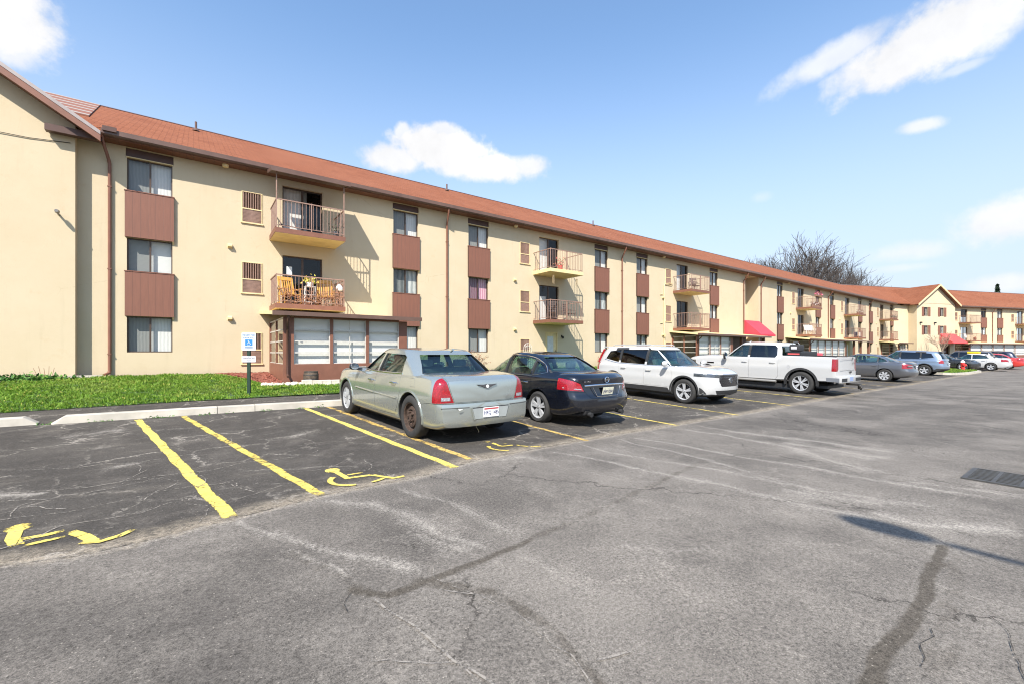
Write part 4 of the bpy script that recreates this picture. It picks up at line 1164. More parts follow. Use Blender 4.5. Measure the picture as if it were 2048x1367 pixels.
# ---- dark blue saloon, nose to the kerb
SED2 = dict(L=4.87, W=1.83, R=.332, xf=1.50, xr=-1.275, fz=1.95, rz=-1.75, well=.055, tuck=.06, shoulder=.93, crease=.006,
    top=[(-2.435, .99), (-2.3, 1.06), (-2.0, 1.085), (-1.85, 1.08), (-1.7, .86), (.95, .86), (1.12, .96), (1.5, .95), (2.1, .86), (2.35, .76), (2.435, .70)],
    belt=[(-2.435, .90), (-2.1, .99), (-1.4, .98), (0, .93), (1.2, .90), (2.0, .80), (2.435, .62)],
    bot=[(-2.435, .34), (-2.2, .26), (-1.8, .22), (1.9, .20), (2.3, .20), (2.435, .26)],
    plan=[(-2.435, .84), (-2.3, .92), (-1.9, .975), (-1.2, 1.0), (1.2, 1.0), (2.0, .95), (2.3, .86), (2.435, .72)],
    front=[(.2, -.04), (.35, 0), (.55, 0), (.8, -.16)], rear=[(.2, .14), (.34, .05), (.48, .0), (.58, .0), (.68, .05), (.85, .085), (.97, .09), (1.06, .10)],
    fcurve=.34, rcurve=.26, seat=(.20, 1.06), rear_seat=-.78, mirror=(.78, .97, .88), side=1, wheel=(.215, .242, 'split', 5), handle=CHROME,
    carve=[
        ('tail_light', 'x', [(.56, .74), (1.2, .78), (1.2, .99), (.86, .99), (.62, .88)], -2.7, -1.86, REDLENS, .004),
        ('fuel_flap', 'y', [(-1.56, .74), (-1.38, .74), (-1.34, .88), (-1.52, .88)], .5, 1.3, None, .006),
        ('headlight', 'x', [(.50, .60), (1.2, .62), (1.2, .80), (.55, .74)], 1.65, 2.8, HEADLENS, .004),
        ('radiator_grille', 'x', [(-.40, .40), (.40, .40), (.50, .66), (-.50, .66)], 2.1, 2.8, BLACKPL, .004),
        ('boot_lid', 'x', [(-.44, .60), (.44, .60), (.55, .74), (.61, .88), (.80, 1.0), (.74, 1.3), (-.74, 1.3), (-.80, 1.0), (-.61, .88), (-.55, .74)], -2.7, -1.98, None, .005),
        ('bumper', 'y', [(-2.8, .1), (-1.68, .1), (-1.69, .66), (-1.95, .725), (-2.8, .725)], -1.2, 1.2, None, .004)],
    doors=[([(1.02, .32), (.02, .30), (.02, 1.2), (.9, 1.2), (1.02, .75)], .17, .80), ([(.005, .30), (-.80, .32), (-.92, .48), (-1.03, .75), (-1.0, 1.2), (.005, 1.2)], -.84, .83)],
    gh=dict(n=5, taper=.10, base=[(-2.2, .98), (0, .92), (2, .90)], xf=[(0, 1.28), (.5, .74), (1, .12)], xr=[(0, -2.02), (.35, -1.72), (.7, -1.35), (1, -.86)], hw=[(0, .86), (.3, .80), (.7, .70), (1, .57)],
        roof=[(-2.0, 1.22), (-1.4, 1.365), (-.86, 1.435), (-.25, 1.465), (.3, 1.44), (1.2, 1.30)],
        side=[[(.98, .985), (.06, .985), (.06, 1.375), (.24, 1.365), (.62, 1.22)], [(-.0, .985), (-.92, 1.005), (-.92, 1.305), (-.72, 1.345), (-.0, 1.378)], [(-.97, 1.01), (-1.34, 1.08), (-1.20, 1.195), (-.97, 1.28)]],
        screen=[(-.70, .98), (.70, .98), (.53, 1.37), (-.53, 1.37)], back=[(-.69, 1.085), (.69, 1.085), (.50, 1.365), (-.50, 1.365)],
        trim=[[(1.02, .965), (.4, .965), (-.4, .97), (-1.0, .985), (-1.40, 1.06)], [(-1.40, 1.06), (-1.27, 1.19), (-1.0, 1.31), (-.7, 1.375), (-.2, 1.40), (.25, 1.385), (.65, 1.23)]], trim_mat=CHROME, black=[(-.04, .05), (-1.0, -.93)]))
NAVY = paint('dark_blue_paint', (.0045, .006, .011), .1, .15, 1.0, .05, (.10, .09, .08))
SED2['pitch'] = slope_pitch(7.18, 9.95, 6.8)
car2, cp2 = vehicle(SED2, 'parked_car', 'dark navy saloon with boomerang tail lights and chrome window trim beside the silver one', 'car', gloc(6.75, 8.46), NOSE_IN, NAVY)
def car2_details():
    bl = cp2['boot_lid'][0]
    xb = -2.37
    # chrome bar over the plate and frame lines
    m = MB().tube([(xb+.07, .56, .845), (xb-.01, .36, .86), (xb-.035, 0, .865), (xb-.01, -.36, .86), (xb+.07, -.56, .845)], .020, 8); m.build('chrome_bar', CHROME, bl, smooth=60)
    f = MB().tube([(xb+.0, .40, .82), (xb-.03, .30, .64), (xb-.045, 0, .632), (xb-.03, -.30, .64), (xb, -.40, .82)], .008, 6); f.build('plate_surround', CHROME, bl, smooth=60)
    plate(car2, -2.405, .735, 'JHM 7204', -.25, band=False, col=simple('plate_cream', (.66, .64, .50), .45, 0, .2, 30))
    ring = MB().tube([(xb-.005+.0, .055*math.cos(a), .955+.055*math.sin(a)) for a in [2*math.pi*k/24 for k in range(25)]], .009, 6); ring.box(xb-.014, xb-.004, -.075, .075, .947, .963); ring.build('ring_badge', CHROME, bl, smooth=50)
    letter('ALTIMA', .052, CHROME, bl, REAR(xb+.045, .50, .925) @ Matrix.Rotation(.0, 4, 'Z'))
    [MB().tube([(-2.2, y, .30), (-2.41, y, .28)], .045, 12).build('exhaust_tip', BLACKPL, car2, smooth=50) for y in (.45, -.45)]
    MB().prism([(-2.36, .36), (-2.2, .36), (-2.2, .27), (-2.33, .29)], 'y', -.55, .55).build('lower_valance', BLACKPL, car2)
    for s in (1, -1): MB().tube([(-2.28, s*.62, .77), (-2.20, s*.74, .785), (-2.0, s*.86, .80)], .012, 5).build('lamp_strip', CLEARLENS, car2, smooth=60)
    MB().cbox(-.55, -.47, -.42, .42, 1.463, 1.475, .004).build('roof_seam', BLACKPL, car2)
car2_details()

# ---- white crossover, nose to the drive
SUV1 = dict(L=4.70, W=1.87, R=.362, xf=1.42, xr=-1.28, fz=1.85, rz=-1.75, well=.06, tuck=.035, shoulder=.935, crease=.014,
    top=[(-2.35, 1.05), (-2.2, 1.10), (-2.0, 1.08), (-1.85, .98), (.95, .98), (1.12, 1.10), (1.5, 1.10), (2.0, 1.03), (2.25, .97), (2.35, .90)],
    belt=[(-2.35, 1.00), (-1.6, 1.06), (0, 1.04), (1.2, 1.02), (2.0, .96), (2.35, .80)],
    bot=[(-2.35, .40), (-2.1, .30), (-1.6, .26), (1.7, .24), (2.1, .24), (2.35, .32)],
    plan=[(-2.35, .84), (-2.2, .92), (-1.8, .975), (-1.2, 1.0), (1.2, 1.0), (1.9, .965), (2.25, .88), (2.35, .78)],
    front=[(.2, -.12), (.34, -.03), (.50, 0), (.90, -.02), (1.0, -.08)], rear=[(.3, .12), (.45, .02), (.62, .0), (.78, .05), (1.05, .10)],
    fcurve=.30, rcurve=.2, seat=(.30, 1.22), rear_seat=-.75, mirror=(.86, 1.09, .91), side=-1, wheel=(.235, .258, 'double', 5, ALLOY, GLOSSBLK), mirror_size=(.085, .125),
    carve=[
        ('lower_cladding', 'y', [(-3, .05), (3, .05), (3, .315), (1.98, .315), (1.7, .33), (.95, .33), (.88, .43), (-.85, .43), (-.9, .36), (-1.7, .36), (-1.9, .50), (-3, .50)], -1.2, 1.2, BLACKPL, .0),
        ('tail_light', 'x', [(.62, .84), (1.2, .84), (1.2, 1.06), (.80, 1.2), (.70, 1.2)], -2.7, -1.98, REDLENS, .004),
        ('headlight', 'x', [(.46, .80), (1.2, .84), (1.2, .93), (.46, .885)], 1.72, 2.8, HEADLENS, .004),
        ('radiator_grille', 'x', [(-.42, .55), (.42, .55), (.50, .70), (.50, .885), (-.50, .885), (-.50, .70)], 2.1, 2.8, GLOSSBLK, .004),
        ('lower_grille', 'x', [(-.55, .325), (.55, .325), (.62, .44), (-.62, .44)], 2.1, 2.8, BLACKPL, .003),
        ('side_intake', 'x', [(.80, .325), (1.05, .325), (1.05, .56), (.92, .56)], 1.9, 2.8, BLACKPL, .003)],
    doors=[([(1.0, .46), (.0, .46), (.0, 1.3), (.9, 1.3), (1.0, .85)], .17, .92), ([(-.015, .46), (-.80, .46), (-.90, .60), (-1.05, .85), (-1.05, 1.3), (-.015, 1.3)], -.84, .95)],
    gh=dict(n=6, taper=.06, base=[(-2.3, 1.02), (2, 1.0)], xf=[(0, 1.24), (.5, .80), (1, .26)], xr=[(0, -2.28), (.5, -2.16), (1, -1.92)], hw=[(0, .885), (.3, .83), (.7, .745), (1, .63)],
        roof=[(-2.3, 1.58), (-1.9, 1.625), (-.9, 1.675), (0, 1.68), (.4, 1.655), (1.2, 1.5)],
        side=[[(.86, 1.085), (.05, 1.085), (.05, 1.56), (.28, 1.55)]], side_dark=[[(-.03, 1.09), (-1.02, 1.11), (-1.02, 1.54), (-.03, 1.56)], [(-1.10, 1.12), (-1.72, 1.22), (-1.58, 1.48), (-1.10, 1.53)]],
        screen=[(-.74, 1.08), (.74, 1.08), (.60, 1.56), (-.60, 1.56)], back=[(-.68, 1.14), (.68, 1.14), (.58, 1.53), (-.58, 1.53)], backglass=TINTGLASS,
        trim=[[(.92, 1.07), (.3, 1.07), (-.6, 1.08), (-1.2, 1.10), (-1.78, 1.20)]], trim_mat=CHROME, black=[(-.05, .07), (-1.1, -1.0)]),
    arch=.05)
WHITE = paint('white_paint', (.47, .47, .465), .0, .25, 1.0, .10, (.45, .41, .35))
SUV1['pitch'] = slope_pitch(7.58, 10.28, 12.6, False)
car3, cp3 = vehicle(SUV1, 'parked_car', 'white crossover backed into its stall, black grille facing the drive', 'car', gloc(12.64, 8.99), NOSE_OUT, WHITE)
def car3_details():
    g = MB()
    for r in range(5):
        z = .60+.062*r
        for k in range(9):
            y = -.42+.105*k+(.05 if r % 2 else 0)
            if abs(y) < .45: g.tube([(2.335-.16*abs(y)**2, y-.04, z-.015), (2.345-.16*abs(y)**2, y, z+.012), (2.335-.16*abs(y)**2, y+.04, z-.015)], .008, 4)
    g.build('grille_mesh', BLACKPL, cp3['radiator_grille'][0])
    e = MB(); e.tube([(2.35, -.055, .68), (2.35, -.045, .785)], .009, 5).tube([(2.35, .055, .68), (2.35, .045, .785)], .009, 5).tube([(2.35, -.05, .735), (2.35, .05, .735)], .009, 5); e.tube([(2.345, .075*math.cos(a), .732+.068*math.sin(a)) for a in [2*math.pi*k/20 for k in range(21)]], .007, 5)
    e.build('grille_emblem', CHROME, cp3['radiator_grille'][0], smooth=50)
    ch = MB().tube([(2.08, .80, .905), (2.24, .55, .895), (2.33, .25, .895), (2.345, 0, .895), (2.33, -.25, .895), (2.24, -.55, .895), (2.08, -.80, .905)], .010, 6); ch.build('grille_chrome', CHROME, car3, smooth=60)
    for s in (1, -1): MB().tube([(-2.10, s*.74, 1.08), (-2.02, s*.70, 1.30), (-1.93, s*.63, 1.54)], .04, 6).build('pillar_light', REDLENS, car3, smooth=50)
    MB().cbox(-2.06, -1.84, -.52, .52, 1.60, 1.635, .012).build('roof_spoiler', WHITE, car3, smooth=40)
    MB().tube([(-1.55, 0, 1.64), (-1.66, 0, 1.72)], .022, 6, r1=.008).build('aerial', WHITE, car3, smooth=50)
    for s in (1, -1): MB().tube([(-1.6, s*.56, 1.645), (-1.5, s*.56, 1.69), (.0, s*.57, 1.715), (.1, s*.56, 1.675)], .014, 6).build('roof_rail', WHITE, car3, smooth=60)
    MB().box(1.995, 2.03, -.95, -.78, .355, .375).build('fog_strip', CHROME, car3)
    MB().tube([(-1.3, -.75, 1.10), (-1.5, -.77, 1.115)], .005, 4).build('trim_end', CHROME, car3)
car3_details()

# ---- white pickup, nose to the kerb
TRK = dict(L=5.88, W=2.06, R=.415, xf=1.93, xr=-1.80, fz=2.35, rz=-2.35, well=.075, tuck=.025, shoulder=.955, crease=.012,
    top=[(-2.94, 1.40), (-2.8, 1.41), (-1.2, 1.41), (-1.05, 1.30), (-.95, 1.15), (.9, 1.15), (1.1, 1.34), (1.6, 1.36), (2.4, 1.30), (2.8, 1.24), (2.94, 1.16)],
    belt=[(-2.94, 1.37), (-1.2, 1.38), (-1.0, 1.26), (1.0, 1.26), (1.3, 1.26), (2.4, 1.20), (2.94, 1.05)],
    bot=[(-2.94, .52), (-2.2, .50), (-1.2, .47), (1.4, .44), (2.4, .42), (2.94, .48)],
    plan=[(-2.94, .945), (-2.86, .965), (-2.0, .975), (-1.2, .98), (1.2, .985), (2.3, .98), (2.8, .93), (2.94, .84)],
    front=[(.4, -.05), (.6, 0), (1.0, 0), (1.2, -.05)], rear=[(.5, .0), (1.4, .03)],
    fcurve=.14, rcurve=.04, seat=(.45, 1.45), rear_seat=-.62, mirror=(.98, 1.28, 1.0), side=1, wheel=(.27, .288, 'double', 6, ALLOY, GLOSSBLK), mirror_size=(.15, .10), mirror_mat=GLOSSBLK,
    bed=(-2.80, -1.16, .78, .90, 1.36),
    carve=[
        ('tail_light', 'x', [(.80, .98), (.86, .90), (1.3, .90), (1.3, 1.33), (.79, 1.33)], -3.1, -2.76, REDLENS, .004),
        ('tailgate', 'x', [(-.775, .66), (.775, .66), (.775, 1.6), (-.775, 1.6)], -3.1, -2.82, None, .006),
        ('headlight', 'x', [(.62, .92), (1.3, .92), (1.3, 1.12), (.62, 1.12)], 2.4, 3.2, HEADLENS, .004),
        ('radiator_grille', 'x', [(-.58, .72), (.58, .72), (.60, 1.12), (-.60, 1.12)], 2.6, 3.2, GLOSSBLK, .004)],
    doors=[([(1.12, .50), (.10, .50), (.10, 1.6), (1.12, 1.6)], .26, 1.13), ([(.08, .50), (-.92, .50), (-1.0, .62), (-1.0, 1.6), (.08, 1.6)], -.80, 1.13)],
    gh=dict(n=7, taper=.03, base=[(-1.3, 1.22), (2, 1.22)], xf=[(0, 1.28), (.5, .93), (1, .48)], xr=[(0, -1.10), (.5, -1.09), (1, -1.02)], hw=[(0, .975), (.3, .92), (.7, .83), (1, .70)],
        roof=[(-1.1, 1.885), (-.4, 1.925), (.2, 1.92), (.5, 1.90), (1.3, 1.80)],
        side=[[(1.0, 1.315), (.16, 1.315), (.16, 1.80), (.48, 1.79)]], side_dark=[[(.07, 1.315), (-.86, 1.32), (-.92, 1.42), (-.90, 1.70), (-.80, 1.79), (.07, 1.80)]],
        screen=[(-.82, 1.32), (.82, 1.32), (.66, 1.79), (-.66, 1.79)], back=[(-.74, 1.42), (.74, 1.42), (.68, 1.76), (-.68, 1.76)], black=[(.06, .17)]),
    arch=.075)
TRK['pitch'] = slope_pitch(6.93, 10.66, 19.1)
car4, cp4 = vehicle(TRK, 'pickup_truck', 'white crew cab pickup with black wheel arches and a tow hitch, parked nose in', 'pickup', gloc(19.16, 8.73), NOSE_IN, WHITE)
def truck_details():
    tg = cp4['tailgate'][0]; x = -2.945
    em = simple('tailgate_black', (.02, .02, .022), .4)
    letter('AT4', .115, em, tg, REAR(x-.0, -.52, 1.17))
    m = MB().lathe([(0, x-.006), (.05, x-.005), (.055, x)], 16, 'x', (0, -.45, 1.345)); m.build('tailgate_camera', em, tg)
    s = MB().tube([(x-.002, .70, .95), (x-.002, -.70, .95)], .006, 4).tube([(x-.002, .70, 1.33), (x-.002, -.70, 1.33)], .006, 4); s.build('tailgate_seam', simple('seam_grey', (.30, .30, .30), .6), tg)
    MB().cbox(x-.02, x+.0, -.33, -.17, .83, .89, .005).build('tailgate_handle', em, tg)
    # bumper
    b = MB(); b.cbox(-3.06, -2.86, -.98, .98, .50, .74, .035); bo = b.build('bumper', WHITE, car4, smooth=40)
    [MB().box(-3.064, -3.05, *q, .54, .66).build('bumper_step', BLACKPL, bo) for q in ((-.93, -.42), (.42, .93))]
    MB().box(-3.0, -2.90, .975, .985, .55, .65).build('bumper_corner', BLACKPL, bo)
    MB().prism([(-3.0, .53), (-2.62, .53), (-2.60, .67), (-3.0, .67)], 'y', .978, .992).build('corner_step', simple('step_grey', (.16, .17, .19), .5), bo)
    pl = MB().cbox(-3.068, -3.06, -.155, .155, .55, .70, .002); pl.build('number_plate', simple('plate_blue', (.25, .32, .50), .4), car4)
    # hitch with ball
    h = MB().cbox(-3.28, -2.9, -.035, .035, .40, .47, .006).cbox(-3.34, -3.26, -.06, .06, .28, .46, .01)
    for (dy, dz) in ((-.06, .30), (.07, .36)): h.lathe([(0, dz-.05), (.03, dz-.05), (.03, dz), (.045, dz+.03), (.03, dz+.07), (0, dz+.08)], 12, 'z', (-3.33, dy, 0))
    h.build('tow_hitch', simple('hitch_dark', (.05, .045, .04), .45, .6), car4, smooth=40)
    # bed rail caps, running boards, rocker
    for s in (1, -1): MB().box(-2.86, -1.14, s*.87-.055, s*.87+.055, 1.405, 1.425).build('bed_rail', BLACKPL, car4)
    sb = simple('step_bar', (.30, .29, .27), .5, .3)
    for s in (1, -1): MB().tube([(-.95, s*.99, .42), (1.2, s*.99, .42)], .05, 8).build('side_step', sb, car4, smooth=50)
    MB().tube([(.30, .5, 1.90), (.24, .5, 1.955)], .025, 6, r1=.012).build('aerial', WHITE, car4)
    MB().box(1.55, 1.85, 1.0, 1.012, 1.00, 1.06).build('fender_badge', GLOSSBLK, car4)
    f = MB().lathe([(0, 0), (.05, 0), (.05, .004)], 16, 'y', (0, 0, 0)); f.build('fuel_dot', simple('seam_grey2', (.4, .4, .4), .6), car4, loc=(-1.38, 1.011, 1.0))
truck_details()
def truck_load():
    p = car4.matrix_basis if False else (Matrix.Translation(car4.location) @ car4.rotation_euler.to_matrix().to_4x4())
    def place(o, x, y, z): o.location = p @ Vector((x, y, z)); o.rotation_euler = car4.rotation_euler
    root = empty('tool_box', (0, 0, 0)); place(root, -1.45, 0, .95); tag(root, 'black cross bed tool box with red and white stickers behind the pickup cab', 'tool box')
    MB().cbox(-.25, .25, -.76, .76, 0, .62, .02).build('chest', simple('toolbox_black', (.025, .025, .028), .4, .2), root)
    MB().box(.0, .0, 0, 0, 0, 0).cbox(-.20, .20, .74, .765, .50, .55, .002).build('sticker', simple('sticker_red', (.62, .10, .10), .5), root)
    r2_ = empty('tool_bag', (0, 0, 0)); place(r2_, -1.42, .42, 1.57); tag(r2_, 'dark strapped gear bag with grey patch lying on the pickup tool box', 'bag')
    m = MB().cbox(-.18, .18, -.25, .25, 0, .26, .07); m.build('bag_body', simple('bag_black', (.03, .03, .032), .8), r2_, smooth=40)
    MB().tube([(-.16, .1, .2), (-.08, .1, .33), (.08, .1, .33), (.16, .1, .2)], .014, 5).build('strap', simple('strap_grey', (.30, .31, .33), .7), r2_)
    MB().cbox(-.10, .10, .246, .256, .08, .18, .002).build('patch', simple('patch_white', (.55, .55, .58), .6), r2_)
    o = MB().cbox(-.08, .08, -.05, .05, 0, .10, .02).build('red_box', simple('box_red', (.55, .09, .12), .5)); place(o, -2.35, .86, 1.43); tag(o, 'small red box on the rail of the pickup bed', 'box')
truck_load()

# ---- cars farther along the row
def variant(base, **kw):
    import copy
    q = copy.copy(base); g = dict(base['gh']); q['gh'] = g
    for k, v in kw.items():
        if k.startswith('gh_'): g[k[3:]] = v
        else: q[k] = v
    return q
GREYP = paint('grey_paint', (.13, .135, .15), .6, .28, 1.0, .2, (.22, .2, .17)); SLATE = paint('slate_blue_paint', (.21, .27, .36), .55, .28, 1.0, .12); BLACKP = paint('black_paint', (.018, .019, .021), .3, .25, 1.0, .12); REDP = paint('red_paint', (.60, .04, .03), .2, .25, 1.0, .06); BLUEP = paint('ink_blue_paint', (.02, .025, .05), .4, .25, 1.0, .1)
SED3 = variant(SED2, pitch=slope_pitch(7.4, 10.2, 30.9), wheel=(.215, .235, 'cap', 7), carve=[
        ('tail_light', 'x', [(.42, .76), (1.2, .70), (1.2, .96), (.80, .97), (.46, .93)], -2.7, -1.98, REDLENS, .004), SED2['carve'][2], SED2['carve'][3],
        ('boot_lid', 'x', [(-.40, .62), (.40, .62), (.44, .93), (.80, 1.0), (.74, 1.3), (-.74, 1.3), (-.80, 1.0), (-.44, .93)], -2.7, -1.98, None, .005), ('bumper', 'y', [(-2.8, .1), (-1.68, .1), (-1.69, .62), (-1.95, .68), (-2.8, .68)], -1.2, 1.2, None, .004)])
c5, q5 = vehicle(SED3, 'parked_car', 'grey saloon with red and white tail lights just beyond the pickup tailgate', 'car', gloc(30.92, 8.70), NOSE_IN, GREYP)
plate(c5, -2.40, .80, 'GKV 3310', -.1, band=False)
for s in (1, -1): MB().tube([(-2.22, s*.82, .88), (-2.33, s*.50, .87)], .03, 5).build('lamp_strip', CLEARLENS, c5)
MB().tube([(-2.37, .42, .90), (-2.385, 0, .905), (-2.37, -.42, .90)], .014, 6).build('chrome_bar', CHROME, q5['boot_lid'][0])
SUV2 = variant(SUV1, pitch=slope_pitch(7.7, 10.4, 41), both=False, side=1, wheel=(.235, .232, 'plain', 5))
c6, q6 = vehicle(SUV2, 'parked_car', 'slate blue crossover parked nose in beside the grass island', 'car', gloc(40.9, 9.05), NOSE_IN, SLATE)
plate(c6, -2.36, .80, 'EWT 9021', 0, band=False); MB().cbox(-2.06, -1.84, -.52, .52, 1.60, 1.635, .012).build('roof_spoiler', SLATE, c6)
COUPE_B = variant(SED2, pitch=0, both=False, side=-1, wheel=(.22, .225, 'split', 5, ALLOY, GLOSSBLK))
c7, q7 = vehicle(COUPE_B, 'parked_car', 'black saloon facing the drive behind the fire hydrant', 'car', gloc(53.2, 9.25), NOSE_OUT, BLACKP)
MB().tube([(2.0, .72, .80), (2.30, .4, .73), (2.36, 0, .72), (2.30, -.4, .73), (2.0, -.72, .80)], .012, 5).build('grille_chrome', CHROME, c7)
COUPE_W = variant(SED2, both=False, side=1, pitch=0, wheel=(.22, .225, 'plain', 5), gh_side=[[(.98, .985), (-.10, .985), (-.10, 1.375), (.24, 1.365), (.62, 1.22)], [(-.16, .985), (-1.2, 1.04), (-.92, 1.28), (-.60, 1.35), (-.16, 1.37)]], gh_trim=None)
c8, q8 = vehicle(COUPE_W, 'parked_car', 'white coupe carrying a yellow roof pod, parked nose in beyond the hydrant', 'car', gloc(56.1, 7.75), NOSE_IN, WHITE)
MB().cbox(-.62, .12, -.5, .5, 1.47, 1.63, .05).build('roof_pod', simple('yellow_pod', (.72, .52, .01), .45), c8, smooth=40, loc=(.1, 0, 0))
plate(c8, -2.40, .735, 'FTD 4471', -.2, band=False)
VAN = variant(SUV1, both=False, side=1, pitch=0, gh_side=[], gh_side_dark=[[(.86, 1.085), (.05, 1.085), (.05, 1.56), (.28, 1.55)], [(-.03, 1.09), (-1.02, 1.09), (-1.02, 1.55), (-.03, 1.56)], [(-1.10, 1.09), (-1.95, 1.12), (-1.86, 1.50), (-1.10, 1.55)]])
c9, q9 = vehicle(VAN, 'parked_car', 'dark windowed grey people carrier partly hidden behind the white coupe', 'car', gloc(59.2, 8.9), NOSE_IN, GREYP)
RED_C = variant(SED2, both=False, side=1, pitch=0)
c10, q10 = vehicle(RED_C, 'parked_car', 'bright red car parked beyond the white coupe', 'car', gloc(63.0, 7.5), NOSE_IN, REDP)
plate(c10, -2.40, .735, 'HCL 2250', -.2, band=False)
c11, q11 = vehicle(variant(SUV1, both=False, side=1, pitch=0, carve=SUV1['carve'][:4]), 'parked_car', 'dark blue crossover at the very end of the row by the picture edge', 'car', gloc(67.0, 8.3), NOSE_IN, BLUEP)
# ------------------------------------------------------------------ building materials
def stucco(name, ca, cb):
    t = NT(name); co = t.coord()
    c = t.mix(t.mr(t.noise(co, .8, 5, .6), .35, .68), ca, cb)
    # faint run marks and grime with their own outline
    streak = t.noise(t.mapping(co, (2.2, 2.2, .22)), 1.6, 5, .65)
    c = t.mix(t.mr(streak, .56, .76, 0, .24), c, tuple(x*.74 for x in ca))
    stain = t.noise(co, 2.6, 6, .72)
    c = t.mix(t.mr(stain, .58, .74, 0, .22), c, (ca[0]*.88, ca[1]*.70, ca[2]*.55))
    # hairline cracks and patch repairs
    ck = t.vor(t.mapping(co, (.55, .55, .4)), 1.0, 'DISTANCE_TO_EDGE')
    ckm = t.math('MULTIPLY', t.mr(t.math('ADD', ck, t.math('MULTIPLY', t.math('SUBTRACT', t.noise(co, 5, 6, .75), .5), .05)), .0, .005, .28, 0), t.mr(t.noise(co, .35, 3), .54, .64))
    c = t.mix(ckm, c, (.30, .21, .12))
    # splash line of dirt near the ground
    sz = t.n('ShaderNodeSeparateXYZ'); t.l(co, sz.inputs[0])
    dirt = t.math('MULTIPLY', t.mr(t.math('ADD', sz.outputs[2], t.math('MULTIPLY', t.noise(co, 3, 6, .7), .7)), .85, 1.35, .5, 0), t.noise(co, 7, 5, .75))
    c = t.mix(dirt, c, (.36, .26, .16))
    t.base(c).p(rough=.92, spec=.2)
    sw = t.noise(t.mapping(co, (1, 1, 1.9)), 3.4, 5, .6, 2.2)
    ridge = t.mr(t.math('ABSOLUTE', t.math('SUBTRACT', sw, .5)), 0, .035, 1, 0)
    h = t.math('ADD', t.math('MULTIPLY', ridge, .8), t.math('MULTIPLY', t.noise(co, 22, 3, .6), .35))
    t.bump(h, .20, .010)
    return t.m
STUCCO = stucco('stucco', (.56, .458, .308), (.59, .488, .338))
TAN = simple('tan_trim_paint', (.70, .55, .30), .7, 0, .12, 5, .2, 40)
SLABTAN = simple('balcony_underside', (.78, .60, .30), .8, 0, .10, 3, .2, 40)
BROWN = simple('brown_paint', (.20, .084, .052), .55, 0, .10, 4, .08, 60)
DKBROWN = simple('dark_brown_paint', (.085, .040, .028), .5, 0, .15, 4)
GUTTER = simple('brown_gutter', (.13, .075, .055), .38, 0, .15, 3)
RAIL = simple('railing_paint', (.30, .185, .14), .5, 0, .15, 8)
FRAME = simple('bronze_frame', (.085, .055, .04), .4, .3, .15, 6)
WHITEFR = simple('white_frame', (.55, .52, .47), .5, 0, .12, 6)
CONCRETE = simple('concrete', (.44, .40, .335), .9, 0, .18, 3, .35, 60)
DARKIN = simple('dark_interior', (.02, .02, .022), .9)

def soffit_mat():
    t = NT('soffit_boards'); co = t.coord()
    s = t.n('ShaderNodeSeparateXYZ'); t.l(co, s.inputs[0])
    fr = t.math('FRACT', t.math('MULTIPLY', s.outputs[0], 5.0))
    g = t.mr(fr, 0, .08, .35, 1)
    c = t.mix(t.mr(t.noise(co, 5, 4), .3, .7), (.20, .085, .05), (.15, .062, .038))
    c = t.mix(g, (.05, .025, .018), c)
    t.base(c).p(rough=.6)
    return t.m
SOFFIT = soffit_mat()

def shingle_mat():
    t = NT('roof_shingles'); co = t.coord('UV')
    br = t.n('ShaderNodeTexBrick'); t.l(co, br.inputs['Vector'])
    br.offset = .5; br.inputs['Scale'].default_value = 1.0
    br.inputs['Brick Width'].default_value = .33; br.inputs['Row Height'].default_value = .145
    br.inputs['Mortar Size'].default_value = .013; br.inputs['Mortar Smooth'].default_value = .3; br.inputs['Bias'].default_value = -.2
    br.inputs['Color1'].default_value = (*ROOF_A, 1); br.inputs['Color2'].default_value = (*ROOF_B, 1); br.inputs['Mortar'].default_value = (*ROOF_M, 1)
    c = t.mix(t.mr(t.noise(co, .35, 5, .6), .4, .7, 0, .5), br.outputs[0], ROOF_C)
    c = t.mix(t.mr(t.noise(co, 9, 5, .7), .42, .72, 0, .4), c, ROOF_M)
    c = t.mix(t.mr(t.noise(t.mapping(co, (1.2, .14, 1)), 1.3, 5, .7), .58, .76, 0, .35), c, (.17, .06, .035))
    t.base(c).p(rough=.95, spec=.15)
    t.bump(t.math('ADD', br.outputs[1], t.math('MULTIPLY', t.noise(co, 60, 3), .6)), .5, .012)
    return t.m
ROOF_A = (.275, .102, .052); ROOF_B = (.195, .068, .035); ROOF_M = (.12, .040, .022); ROOF_C = (.29, .118, .066)
SHINGLE = shingle_mat()

def panel_mat():
    t = NT('spandrel_boards'); co = t.coord()
    s = t.n('ShaderNodeSeparateXYZ'); t.l(co, s.inputs[0])
    fr = t.math('FRACT', t.math('MULTIPLY', s.outputs[0], 5.0))
    g = t.mr(fr, .0, .05, 0, 1)
    c = t.mix(t.mr(t.noise(t.mapping(co, (8, 8, .6)), 2.5, 4), .3, .7), (.22, .090, .056), (.18, .075, .048))
    c = t.mix(g, (.07, .03, .022), c)
    t.base(c).p(rough=.6); t.bump(g, .5, .012)
    return t.m
PANEL = panel_mat()

GLASS = glass('window_glass', (.93, .93, .91), .045)
SCREEN = glass('screened_glass', (.56, .57, .56), .035, .12)

